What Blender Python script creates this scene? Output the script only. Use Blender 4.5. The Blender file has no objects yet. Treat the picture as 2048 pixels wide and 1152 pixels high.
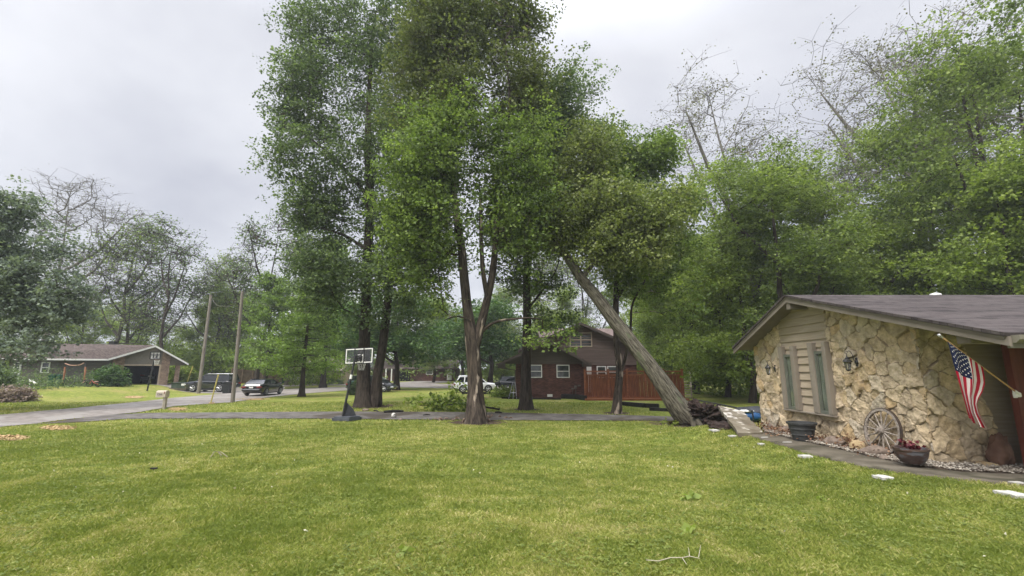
import bpy, math, random
import numpy as np
from mathutils import Vector, Matrix
R = math.radians
S = bpy.context.scene
C = S.collection
F = 900.0; HOR = 738.0; EYE = 1.6
TILT = math.atan((HOR-576)/F)
CT, ST = math.cos(TILT), math.sin(TILT)
# ---------------- camera, sky, sun, exposure ----------------
cam = bpy.data.cameras.new('camera'); camo = bpy.data.objects.new('camera', cam); C.objects.link(camo)
cam.sensor_width = 36; cam.lens = 36*F/2048; cam.clip_end = 3000; cam.clip_start = 0.05
camo.location = (0, 0, EYE); camo.rotation_euler = (math.pi/2+TILT, 0, 0)
S.camera = camo
S.render.resolution_x = 1024; S.render.resolution_y = 576
S.view_settings.view_transform = 'Standard'; S.view_settings.look = 'None'
S.view_settings.exposure = 1.28; S.view_settings.gamma = 1
SUN_EL, SUN_AZ = R(52), R(215)
w = bpy.data.worlds.new('World'); S.world = w; w.use_nodes = True
nt = w.node_tree; nt.nodes.clear()
def wn(t, **k):
    n = nt.nodes.new(t)
    for a, b in k.items(): setattr(n, a, b)
    return n
out = wn('ShaderNodeOutputWorld'); bg = wn('ShaderNodeBackground'); nt.links.new(bg.outputs[0], out.inputs[0])
sky = wn('ShaderNodeTexSky', sky_type='NISHITA', sun_disc=False); sky.sun_elevation = SUN_EL; sky.sun_rotation = SUN_AZ
sky.dust_density = 3
bg.inputs[1].default_value = 0.12
tc = wn('ShaderNodeTexCoord'); sep = wn('ShaderNodeSeparateXYZ'); nt.links.new(tc.outputs['Generated'], sep.inputs[0])
def mth(op, a, b=None, c=None):
    n = wn('ShaderNodeMath', operation=op)
    for i, v in enumerate((a, b, c)):
        if v is None: continue
        if hasattr(v, 'links'): nt.links.new(v, n.inputs[i])
        else: n.inputs[i].default_value = v
    return n.outputs[0]
zz = mth('ADD', mth('MAXIMUM', sep.outputs[2], 0.0), 0.35)
comb = wn('ShaderNodeCombineXYZ')
nt.links.new(mth('DIVIDE', sep.outputs[0], zz), comb.inputs[0]); nt.links.new(mth('DIVIDE', sep.outputs[1], zz), comb.inputs[1])
n1 = wn('ShaderNodeTexNoise'); n1.inputs['Scale'].default_value = 1.25; n1.inputs['Detail'].default_value = 6; n1.inputs['Roughness'].default_value = .5
n1.inputs['Distortion'].default_value = .3
nt.links.new(comb.outputs[0], n1.inputs['Vector'])
rmp = wn('ShaderNodeValToRGB'); nt.links.new(n1.outputs[0], rmp.inputs[0])
e = rmp.color_ramp.elements
e[0].position = .30; e[0].color = (1.95, 1.98, 2.22, 1)
e[1].position = .72; e[1].color = (3.75, 3.75, 3.87, 1)
m_ = rmp.color_ramp.elements.new(.5); m_.color = (2.75, 2.77, 2.95, 1)
mx = wn('ShaderNodeMix', data_type='RGBA'); mx.inputs[0].default_value = .93
nt.links.new(sky.outputs[0], mx.inputs[6]); nt.links.new(rmp.outputs[0], mx.inputs[7])
# sky overhead, mostly out of view, boosted past natural overcast brightness to add light
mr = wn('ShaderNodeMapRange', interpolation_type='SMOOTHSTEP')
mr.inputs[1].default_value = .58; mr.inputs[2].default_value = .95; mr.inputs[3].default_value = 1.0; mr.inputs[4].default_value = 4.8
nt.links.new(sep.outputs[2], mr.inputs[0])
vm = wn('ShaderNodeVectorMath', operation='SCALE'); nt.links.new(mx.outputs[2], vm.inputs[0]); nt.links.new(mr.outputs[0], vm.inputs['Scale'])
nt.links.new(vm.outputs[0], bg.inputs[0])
sl = bpy.data.lights.new('sun', 'SUN'); sl.energy = 1.5; sl.angle = R(25); sl.color = (1, .95, .87)
so = bpy.data.objects.new('sun', sl); C.objects.link(so)
# sky sun_rotation is clockwise from +Y
sd = Vector((math.sin(SUN_AZ)*math.cos(SUN_EL), math.cos(SUN_AZ)*math.cos(SUN_EL), math.sin(SUN_EL)))
so.rotation_euler = sd.to_track_quat('Z', 'Y').to_euler()

# ---------------- helpers ----------------
def P(px, py, Y):
    a = (px-1024)/F; b = (576-py)/F
    d = (a, CT-b*ST, ST+b*CT)
    k = Y/d[1]
    return Vector((d[0]*k, Y, EYE+d[2]*k))
def X_at(px, Y, z=0.0):
    return (px-1024)/F*(Y*CT+(z-EYE)*ST)
def Y_at(px, X, z=0.0):
    return ((X*F/(px-1024))-(z-EYE)*ST)/CT
def sst(t):
    t = np.clip(t, 0, 1); return t*t*(3-2*t)
def terr(x, y):
    x = np.asarray(x, float); y = np.asarray(y, float)
    b = np.interp(y, [-60, 3, 8, 14, 21, 26, 40, 60, 400], [0, 0, -.3, -.6, -.86, -.76, -.8, -.9, -.9])
    b = b + .35*sst((x-3)/3)*sst((9-y)/5)*0
    pad = -.12-.014*(np.clip(y, 2, 18)-8.5)
    wgt = sst((x-4.6)/2.2)*(1-sst((y-15.0)/3.5))*sst((y-1)/5)
    b = b*(1-wgt)+pad*wgt
    b = b+.75*sst((-x-34.5)/6)*sst((y-32)/12)
    b = b+.035*np.sin(x*.7+1)*np.sin(y*.55)*sst((26-y)/10)
    return b
def T(x, y): return float(terr(x, y))
def G(px, Y):
    x = 0
    for _ in range(4): x = X_at(px, Y, T(x, Y))
    return Vector((x, Y, T(x, Y)))
def GR(px, py):
    lo, hi = 2.0, 300.0
    # first crossing
    Y = 2.0
    while Y < 300:
        p = P(px, py, Y)
        if p.z < T(p.x, p.y): hi = Y; break
        lo = Y; Y *= 1.04
    for _ in range(30):
        m = (lo+hi)/2; p = P(px, py, m)
        if p.z < T(p.x, p.y): hi = m
        else: lo = m
    p = P(px, py, lo); return Vector((p.x, p.y, T(p.x, p.y)))
_tab = np.random.RandomState(7).rand(256, 256)
def vn(x, y):
    xi = np.floor(x).astype(int); yi = np.floor(y).astype(int); fx = x-xi; fy = y-yi
    fx = fx*fx*(3-2*fx); fy = fy*fy*(3-2*fy)
    a = _tab[xi % 256, yi % 256]; b = _tab[(xi+1) % 256, yi % 256]; c = _tab[xi % 256, (yi+1) % 256]; d = _tab[(xi+1) % 256, (yi+1) % 256]
    return (a*(1-fx)+b*fx)*(1-fy)+(c*(1-fx)+d*fx)*fy
def fbm(x, y, o=4):
    s = 0; a = .5
    for k in range(o):
        s = s+a*vn(x*2**k+17.3*k, y*2**k+5.1*k); a *= .5
    return s
# ---------- materials ----------
MATS = {}
def mat(name, c1, c2=None, rough=.7, scale=8, detail=5, bump=0.0, bscale=None, metal=0, spec=.3, stretch=(1, 1, 1), dist=0.0, coat=0, lo=.35, hi=.65, trans=0, coord='Object', c3=None, s3=1.0, t3=.6):
    m = bpy.data.materials.new(name); m.use_nodes = True; t = m.node_tree; N = t.nodes; L = t.links
    b = N['Principled BSDF']; b.inputs['Roughness'].default_value = rough; b.inputs['Metallic'].default_value = metal
    b.inputs['Specular IOR Level'].default_value = spec; b.inputs['Coat Weight'].default_value = coat
    b.inputs['Transmission Weight'].default_value = trans
    c = N.new('ShaderNodeTexCoord'); mp = N.new('ShaderNodeMapping'); mp.inputs['Scale'].default_value = stretch
    L.new(c.outputs[coord], mp.inputs[0])
    col = None
    if c2 is not None:
        n = N.new('ShaderNodeTexNoise'); n.inputs['Scale'].default_value = scale; n.inputs['Detail'].default_value = detail; n.inputs['Distortion'].default_value = dist
        L.new(mp.outputs[0], n.inputs['Vector'])
        r = N.new('ShaderNodeValToRGB'); L.new(n.outputs[0], r.inputs[0])
        r.color_ramp.elements[0].position = lo; r.color_ramp.elements[1].position = hi
        r.color_ramp.elements[0].color = (*c1, 1); r.color_ramp.elements[1].color = (*c2, 1)
        col = r.outputs[0]
        if c3 is not None:
            n3 = N.new('ShaderNodeTexNoise'); n3.inputs['Scale'].default_value = s3; n3.inputs['Detail'].default_value = 6
            L.new(mp.outputs[0], n3.inputs['Vector'])
            r3 = N.new('ShaderNodeValToRGB'); L.new(n3.outputs[0], r3.inputs[0]); r3.color_ramp.elements[0].position = t3-.04; r3.color_ramp.elements[1].position = t3+.04
            x3 = N.new('ShaderNodeMix'); x3.data_type = 'RGBA'; L.new(r3.outputs[0], x3.inputs[0]); L.new(col, x3.inputs[6]); x3.inputs[7].default_value = (*c3, 1)
            col = x3.outputs[2]
        L.new(col, b.inputs['Base Color'])
    else: b.inputs['Base Color'].default_value = (*c1, 1)
    if bump:
        n2 = N.new('ShaderNodeTexNoise'); n2.inputs['Scale'].default_value = bscale or scale*2; n2.inputs['Detail'].default_value = 6
        L.new(mp.outputs[0], n2.inputs['Vector'])
        bp = N.new('ShaderNodeBump'); bp.inputs['Strength'].default_value = 1; bp.inputs['Distance'].default_value = bump
        L.new(n2.outputs[0], bp.inputs['Height']); L.new(bp.outputs[0], b.inputs['Normal'])
    MATS[name] = m; return m
def leafmat(name, c1, c2, c3, trans=.4, rough=.55, ps=.35):
    """leaf colours: a per-leaf tint plus a broad clump-to-clump drift"""
    m = bpy.data.materials.new(name); m.use_nodes = True; t = m.node_tree; N = t.nodes; L = t.links
    b = N['Principled BSDF']; b.inputs['Roughness'].default_value = rough; b.inputs['Specular IOR Level'].default_value = .25
    a = N.new('ShaderNodeAttribute'); a.attribute_name = 'tint'
    r = N.new('ShaderNodeValToRGB'); L.new(a.outputs['Fac'], r.inputs[0])
    e = r.color_ramp.elements; e[0].color = (*c1, 1); e[1].color = (*c3, 1); k = e.new(.5); k.color = (*c2, 1)
    L.new(r.outputs[0], b.inputs['Base Color'])
    tr = N.new('ShaderNodeBsdfTranslucent')
    mm = N.new('ShaderNodeMix'); mm.data_type = 'RGBA'; mm.blend_type = 'MULTIPLY'; mm.inputs[0].default_value = 1
    L.new(r.outputs[0], mm.inputs[6]); mm.inputs[7].default_value = (1.35, 1.45, .7, 1)
    L.new(mm.outputs[2], tr.inputs[0])
    ms = N.new('ShaderNodeMixShader'); ms.inputs[0].default_value = trans
    L.new(b.outputs[0], ms.inputs[1]); L.new(tr.outputs[0], ms.inputs[2]); L.new(ms.outputs[0], N['Material Output'].inputs[0])
    MATS[name] = m; return m
def barkmat(name, c1, c2, c3=None, fs=9, bump=.05, t3=.62):
    m = bpy.data.materials.new(name); m.use_nodes = True; t = m.node_tree; N = t.nodes; L = t.links
    b = N['Principled BSDF']; b.inputs['Roughness'].default_value = .9; b.inputs['Specular IOR Level'].default_value = .12
    a = N.new('ShaderNodeAttribute'); a.attribute_name = 'barkco'
    mp = N.new('ShaderNodeMapping'); mp.inputs['Scale'].default_value = (1, 1, .16); L.new(a.outputs['Vector'], mp.inputs[0])
    n = N.new('ShaderNodeTexNoise'); n.inputs['Scale'].default_value = fs; n.inputs['Detail'].default_value = 8; n.inputs['Roughness'].default_value = .65; n.inputs['Distortion'].default_value = .4
    L.new(mp.outputs[0], n.inputs['Vector'])
    r = N.new('ShaderNodeValToRGB'); L.new(n.outputs[0], r.inputs[0]); r.color_ramp.elements[0].position = .38; r.color_ramp.elements[1].position = .62
    r.color_ramp.elements[0].color = (*c1, 1); r.color_ramp.elements[1].color = (*c2, 1); col = r.outputs[0]
    if c3:
        n3 = N.new('ShaderNodeTexNoise'); n3.inputs['Scale'].default_value = 3.0; n3.inputs['Detail'].default_value = 5
        mp3 = N.new('ShaderNodeMapping'); mp3.inputs['Scale'].default_value = (1, 1, .25); mp3.inputs['Location'].default_value = (3, 1, 2); L.new(a.outputs['Vector'], mp3.inputs[0]); L.new(mp3.outputs[0], n3.inputs['Vector'])
        r3 = N.new('ShaderNodeValToRGB'); L.new(n3.outputs[0], r3.inputs[0]); r3.color_ramp.elements[0].position = t3; r3.color_ramp.elements[1].position = t3+.05
        x = N.new('ShaderNodeMix'); x.data_type = 'RGBA'; L.new(r3.outputs[0], x.inputs[0]); L.new(col, x.inputs[6]); x.inputs[7].default_value = (*c3, 1); col = x.outputs[2]
    L.new(col, b.inputs['Base Color'])
    bp = N.new('ShaderNodeBump'); bp.inputs['Distance'].default_value = bump; L.new(n.outputs[0], bp.inputs['Height']); L.new(bp.outputs[0], b.inputs['Normal'])
    MATS[name] = m; return m
def brickmat(name, c1, c2, mortar, flip=False):
    m = bpy.data.materials.new(name); m.use_nodes = True; t = m.node_tree; N = t.nodes; L = t.links
    b = N['Principled BSDF']; b.inputs['Roughness'].default_value = .88; b.inputs['Specular IOR Level'].default_value = .15
    c = N.new('ShaderNodeTexCoord'); sx = N.new('ShaderNodeSeparateXYZ'); L.new(c.outputs['Object'], sx.inputs[0])
    ad = N.new('ShaderNodeMath'); ad.operation = 'ADD'; L.new(sx.outputs[0], ad.inputs[0]); L.new(sx.outputs[1], ad.inputs[1])
    cb = N.new('ShaderNodeCombineXYZ'); L.new(ad.outputs[0], cb.inputs[0]); L.new(sx.outputs[2], cb.inputs[1])
    k = N.new('ShaderNodeTexBrick'); L.new(cb.outputs[0], k.inputs['Vector']); k.inputs['Scale'].default_value = 1
    k.inputs['Brick Width'].default_value = .22; k.inputs['Row Height'].default_value = .075; k.inputs['Mortar Size'].default_value = .007
    k.inputs['Color1'].default_value = (*c1, 1); k.inputs['Color2'].default_value = (*c2, 1); k.inputs['Mortar'].default_value = (*mortar, 1)
    n = N.new('ShaderNodeTexNoise'); n.inputs['Scale'].default_value = 1.7; n.inputs['Detail'].default_value = 8; L.new(c.outputs['Object'], n.inputs['Vector'])
    x = N.new('ShaderNodeMix'); x.data_type = 'RGBA'; x.blend_type = 'MULTIPLY'; x.inputs[0].default_value = .6
    r = N.new('ShaderNodeValToRGB'); r.color_ramp.elements[0].position = .3; r.color_ramp.elements[0].color = (.45, .45, .45, 1); r.color_ramp.elements[1].position = .7; r.color_ramp.elements[1].color = (1.3, 1.3, 1.3, 1)
    L.new(n.outputs[0], r.inputs[0]); L.new(k.outputs[0], x.inputs[6]); L.new(r.outputs[0], x.inputs[7]); L.new(x.outputs[2], b.inputs['Base Color'])
    bp = N.new('ShaderNodeBump'); bp.inputs['Distance'].default_value = .01; bp.invert = True; L.new(k.outputs['Fac'], bp.inputs['Height']); L.new(bp.outputs[0], b.inputs['Normal'])
    MATS[name] = m; return m
def shinglemat(name, c1, c2, c3, w=.3, h=.14):
    """asphalt shingles: courses run across the slope (object x along the eave, distance up the slope from y)"""
    m = bpy.data.materials.new(name); m.use_nodes = True; t = m.node_tree; N = t.nodes; L = t.links
    b = N['Principled BSDF']; b.inputs['Roughness'].default_value = .92; b.inputs['Specular IOR Level'].default_value = .15
    c = N.new('ShaderNodeTexCoord'); sx = N.new('ShaderNodeSeparateXYZ'); L.new(c.outputs['Object'], sx.inputs[0])
    cb = N.new('ShaderNodeCombineXYZ'); L.new(sx.outputs[0], cb.inputs[0]); L.new(sx.outputs[1], cb.inputs[1])
    k = N.new('ShaderNodeTexBrick'); L.new(cb.outputs[0], k.inputs['Vector']); k.inputs['Scale'].default_value = 1; k.offset = .37
    k.inputs['Brick Width'].default_value = w; k.inputs['Row Height'].default_value = h; k.inputs['Mortar Size'].default_value = .006; k.inputs['Bias'].default_value = 0
    k.inputs['Color1'].default_value = (*c1, 1); k.inputs['Color2'].default_value = (*c2, 1); k.inputs['Mortar'].default_value = (c1[0]*.35, c1[1]*.35, c1[2]*.35, 1)
    n = N.new('ShaderNodeTexNoise'); n.inputs['Scale'].default_value = 5; n.inputs['Detail'].default_value = 8; n.inputs['Roughness'].default_value = .7; L.new(c.outputs['Object'], n.inputs['Vector'])
    r = N.new('ShaderNodeValToRGB'); r.color_ramp.elements[0].position = .42; r.color_ramp.elements[1].position = .68; L.new(n.outputs[0], r.inputs[0])
    x = N.new('ShaderNodeMix'); x.data_type = 'RGBA'; L.new(r.outputs[0], x.inputs[0]); L.new(k.outputs[0], x.inputs[6]); x.inputs[7].default_value = (*c3, 1)
    L.new(x.outputs[2], b.inputs['Base Color'])
    bp = N.new('ShaderNodeBump'); bp.inputs['Distance'].default_value = .012; bp.invert = True; L.new(k.outputs['Fac'], bp.inputs['Height'])
    n2 = N.new('ShaderNodeTexNoise'); n2.inputs['Scale'].default_value = 60; L.new(c.outputs['Object'], n2.inputs['Vector'])
    bp2 = N.new('ShaderNodeBump'); bp2.inputs['Distance'].default_value = .006; L.new(n2.outputs[0], bp2.inputs['Height']); L.new(bp.outputs[0], bp2.inputs['Normal']); L.new(bp2.outputs[0], b.inputs['Normal'])
    MATS[name] = m; return m
# ---------- objects ----------
def tag(o, label=None, cat=None, group=None, kind=None):
    if label: o['label'] = label
    if cat: o['category'] = cat
    if group: o['group'] = group
    if kind: o['kind'] = kind
    return o
def thing(name, label, cat, loc=(0, 0, 0), rz=0, group=None):
    o = bpy.data.objects.new(name, None); C.objects.link(o); o.location = loc; o.rotation_euler = (0, 0, rz); o.empty_display_size = .2
    return tag(o, label, cat, group)
def dup(root, loc, rz=0, sc=1.0, label=None, group=None):
    r = root.copy(); C.objects.link(r); r.location = loc; r.rotation_euler = (0, 0, rz); r.scale = (sc, sc, sc) if not hasattr(sc, '__len__') else sc
    if label: r['label'] = label
    if group: r['group'] = group
    for ch in list(root.children):
        c = ch.copy(); C.objects.link(c); c.parent = r
        for g in ch.children:
            d = g.copy(); C.objects.link(d); d.parent = c
    return r
def npmesh(name, V, Fc, m, parent=None, attrs=None, smooth=False, org=None):
    """V (n,3), Fc (k,s) of equal-size faces"""
    V = np.asarray(V, float)
    if org is not None: V = V-np.array(org)
    me = bpy.data.meshes.new(name); Fc = np.asarray(Fc, np.int32); k, s = Fc.shape
    me.vertices.add(len(V)); me.vertices.foreach_set('co', V.astype(np.float32).ravel())
    me.loops.add(k*s); me.loops.foreach_set('vertex_index', Fc.ravel())
    me.polygons.add(k); me.polygons.foreach_set('loop_start', np.arange(0, k*s, s, dtype=np.int32)); me.polygons.foreach_set('loop_total', np.full(k, s, np.int32))
    if smooth: me.polygons.foreach_set('use_smooth', np.ones(k, bool))
    me.update(calc_edges=True)
    for nm, (dom, ty, arr) in (attrs or {}).items():
        at = me.attributes.new(nm, ty, dom)
        at.data.foreach_set('vector' if ty == 'FLOAT_VECTOR' else 'value', np.asarray(arr, np.float32).ravel())
    if m: me.materials.append(m)
    o = bpy.data.objects.new(name, me); C.objects.link(o)
    if parent: o.parent = parent
    return o
def frame(d):
    d = Vector(d).normalized(); u = Vector((0, 0, 1)) if abs(d.z) < .95 else Vector((0, 1, 0))
    a = d.cross(u).normalized(); b = d.cross(a).normalized(); return a, b
class MB:
    def __init__(s): s.v = []; s.f = []
    def add(s, vs, fs):
        n = len(s.v); s.v += [tuple(v) for v in vs]; s.f += [tuple(i+n for i in f) for f in fs]; return s
    def box(s, c, d, rz=0, rx=0, ry=0, bev=0):
        M = Matrix.Translation(Vector(c)) @ Matrix.Rotation(rz, 4, 'Z') @ Matrix.Rotation(ry, 4, 'Y') @ Matrix.Rotation(rx, 4, 'X')
        hx, hy, hz = d[0]/2, d[1]/2, d[2]/2
        if not bev:
            vs = [M @ Vector((x, y, z)) for z in (-hz, hz) for x, y in ((-hx, -hy), (hx, -hy), (hx, hy), (-hx, hy))]
            return s.add(vs, [(3, 2, 1, 0), (4, 5, 6, 7), (0, 1, 5, 4), (1, 2, 6, 5), (2, 3, 7, 6), (3, 0, 4, 7)])
        b = min(bev, hx*.9, hy*.9, hz*.9); vs = []
        for z, i in ((-hz, b), (-hz+b, 0), (hz-b, 0), (hz, b)):
            x0, y0 = hx-i, hy-i; c2 = b*.6 if i == 0 else b*.3
            for x, y in ((-x0+c2, -y0), (x0-c2, -y0), (x0, -y0+c2), (x0, y0-c2), (x0-c2, y0), (-x0+c2, y0), (-x0, y0-c2), (-x0, -y0+c2)):
                vs.append(M @ Vector((x, y, z)))
        fs = [tuple(range(7, -1, -1)), tuple(range(24, 32))]
        for r in range(3):
            for k in range(8): fs.append((r*8+k, r*8+(k+1) % 8, (r+1)*8+(k+1) % 8, (r+1)*8+k))
        return s.add(vs, fs)
    def tube(s, pts, rs, n=8, caps=True):
        pts = [Vector(p) for p in pts]
        if not hasattr(rs, '__len__'): rs = [rs]*len(pts)
        vs = []; a = b = None
        for i, p in enumerate(pts):
            d = (pts[min(i+1, len(pts)-1)]-pts[max(i-1, 0)])
            if d.length < 1e-9: d = Vector((0, 0, 1))
            d.normalize()
            if a is None: a, b = frame(d)
            else:
                a = (a-d*a.dot(d)).normalized(); b = d.cross(a)
            for k in range(n):
                t = 2*math.pi*k/n; vs.append(p+(a*math.cos(t)+b*math.sin(t))*rs[i])
        fs = []
        for i in range(len(pts)-1):
            for k in range(n): fs.append((i*n+k, i*n+(k+1) % n, (i+1)*n+(k+1) % n, (i+1)*n+k))
        if caps: fs += [tuple(range(n-1, -1, -1)), tuple(range((len(pts)-1)*n, len(pts)*n))]
        return s.add(vs, fs)
    def lathe(s, c, prof, n=24, ax='Z', caps=True):
        """prof: list of (r, h) along axis"""
        vs = []
        for r, h in prof:
            for k in range(n):
                t = 2*math.pi*k/n; q = (r*math.cos(t), r*math.sin(t), h)
                if ax == 'Y': q = (q[0], q[2], q[1])
                if ax == 'X': q = (q[2], q[0], q[1])
                vs.append((c[0]+q[0], c[1]+q[1], c[2]+q[2]))
        fs = []
        for i in range(len(prof)-1):
            for k in range(n): fs.append((i*n+k, i*n+(k+1) % n, (i+1)*n+(k+1) % n, (i+1)*n+k))
        if caps: fs += [tuple(range(n-1, -1, -1)), tuple(range((len(prof)-1)*n, len(prof)*n))]
        return s.add(vs, fs)
    def prism(s, poly, off):
        """poly: list of 3D points (planar), off: extrusion vector"""
        n = len(poly); off = Vector(off); vs = [Vector(p) for p in poly]; vs += [v+off for v in vs]
        fs = [tuple(range(n-1, -1, -1)), tuple(range(n, 2*n))]+[(k, (k+1) % n, n+(k+1) % n, n+k) for k in range(n)]
        return s.add(vs, fs)
    def build(s, name, m, parent=None, world=False, smooth=False):
        """world=True: vertices are world points, stored relative to the root's location"""
        me = bpy.data.meshes.new(name); v = s.v
        if world and parent:
            r = parent
            while r.parent: r = r.parent
            l = r.location; v = [(a-l[0], b-l[1], c-l[2]) for a, b, c in v]
        me.from_pydata(v, [], s.f); me.update()
        import bmesh
        bm = bmesh.new(); bm.from_mesh(me); bmesh.ops.recalc_face_normals(bm, faces=bm.faces); bm.to_mesh(me); bm.free()
        if smooth:
            for p in me.polygons: p.use_smooth = True
            try: me.set_sharp_from_angle(angle=R(38))
            except Exception: pass
        me.materials.append(m if not isinstance(m, str) else MATS[m])
        o = bpy.data.objects.new(name, me); C.objects.link(o)
        if parent: o.parent = parent
        return o
def build_at(mb, name, m, loc, smooth=False):
    """single-mesh thing with its origin at loc; vertices in world"""
    mb.v = [(a-loc[0], b-loc[1], c-loc[2]) for a, b, c in mb.v]
    o = mb.build(name, m, None, smooth=smooth); o.location = loc; return o
def clip_band(poly, z0, z1):
    def cl(pl, f):
        o = []
        for i in range(len(pl)):
            a, b = pl[i], pl[(i+1) % len(pl)]; fa, fb = f(a), f(b)
            if fa >= 0: o.append(a)
            if (fa >= 0) != (fb >= 0):
                t = fa/(fa-fb); o.append((a[0]+(b[0]-a[0])*t, a[1]+(b[1]-a[1])*t))
        return o
    p = cl(poly, lambda q: q[1]-z0)
    return cl(p, lambda q: z1-q[1]) if len(p) > 2 else []
def siding(mb, O, U, Nn, poly, h=.2, lap=.018):
    """lapped boards over a convex outline poly [(s,z)] on the plane O + U*s + Z*z, facing Nn"""
    O = Vector(O); U = Vector(U); Nn = Vector(Nn); Z = Vector((0, 0, 1))
    z = min(p[1] for p in poly); zt = max(p[1] for p in poly)
    while z < zt:
        q = clip_band(poly, z, min(z+h, zt))
        if len(q) > 2:
            fr = [O+U*s+Z*zz+Nn*(lap*(1-(zz-z)/h)+.004) for s, zz in q]; bk = [O+U*s+Z*zz-Nn*.02 for s, zz in q]
            n = len(q); mb.add(fr+bk, [tuple(range(n))]+[(k, (k+1) % n, n+(k+1) % n, n+k) for k in range(n)])
        z += h
def inpoly(x, y, poly):
    r = np.zeros(len(x), bool); n = len(poly)
    for i in range(n):
        x1, y1 = poly[i][:2]; x2, y2 = poly[(i+1) % n][:2]
        if y1 == y2: continue
        c = ((y1 > y) != (y2 > y)) & (x < (x2-x1)*(y-y1)/(y2-y1)+x1); r ^= c
    return r
# ---------------- materials ----------------
rnd = random.Random(3)
mat('asphalt', (.16, .142, .128), (.25, .226, .205), rough=.92, scale=3, bump=.012, bscale=70, c3=(.25, .235, .215), s3=.5, t3=.55)
mat('drive', (.085, .078, .072), (.16, .148, .136), rough=.93, scale=2.2, bump=.02, bscale=45, c3=(.07, .058, .045), s3=.55, t3=.56)
mat('concrete', (.075, .064, .046), (.135, .118, .088), rough=.85, scale=2.6, bump=.006, bscale=50, c3=(.055, .05, .032), s3=1.2, t3=.56)
mat('slabpaint', (.10, .085, .06), (.17, .145, .11), rough=.85, scale=3, bump=.008, bscale=40, c3=(.5, .47, .42), s3=2.6, t3=.5)
mat('slabbare', (.12, .10, .07), (.2, .175, .13), rough=.85, scale=3, bump=.008, bscale=40, c3=(.6, .57, .5), s3=4, t3=.66)
mat('white_paint', (.72, .72, .69), (.8, .8, .77), rough=.55, scale=5, bump=.002)
mat('black_metal', (.012, .012, .014), (.025, .025, .028), rough=.45, scale=20, bump=.001, spec=.5)
mat('black_plastic', (.02, .022, .026), (.035, .037, .042), rough=.5, scale=8, bump=.003)
mat('base_plastic', (.055, .062, .075), (.085, .092, .105), rough=.55, scale=6, bump=.004)
mat('rubber', (.012, .012, .012), (.022, .022, .022), rough=.85, scale=20)
mat('chrome', (.6, .6, .6), rough=.25, metal=1)
mat('alloy', (.42, .43, .44), (.55, .55, .56), rough=.35, metal=.8, scale=9)
mat('glass_dark', (.012, .016, .018), (.02, .024, .026), rough=.06, spec=.8, scale=1.5)
mat('redlens', (.35, .012, .01), rough=.2, spec=.6); mat('clearlens', (.6, .62, .64), rough=.15, spec=.7)
mat('wood_pole', (.14, .12, .10), (.26, .235, .205), rough=.9, scale=5, stretch=(6, 6, .35), bump=.02, bscale=12)
mat('yellow_plastic', (.36, .30, .08), (.44, .38, .12), rough=.5, scale=4)
mat('green_plastic', (.008, .06, .035), (.014, .085, .05), rough=.45, scale=5, bump=.003)
mat('utility_green', (.035, .055, .04), (.05, .072, .05), rough=.6, scale=4, bump=.002)
mat('soil', (.022, .014, .01), (.075, .05, .035), rough=.97, scale=6, bump=.05, bscale=14)
mat('soil_dark', (.016, .011, .009), (.05, .032, .026), rough=.97, scale=8, bump=.05, bscale=16)
mat('chips', (.30, .20, .09), (.48, .35, .19), rough=.9, scale=25)
mat('gravelstone', (.17, .15, .13), (.36, .32, .27), rough=.85, scale=5, detail=2)
mat('leaflitter', (.08, .035, .02), (.19, .10, .06), rough=.9, scale=6)
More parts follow.
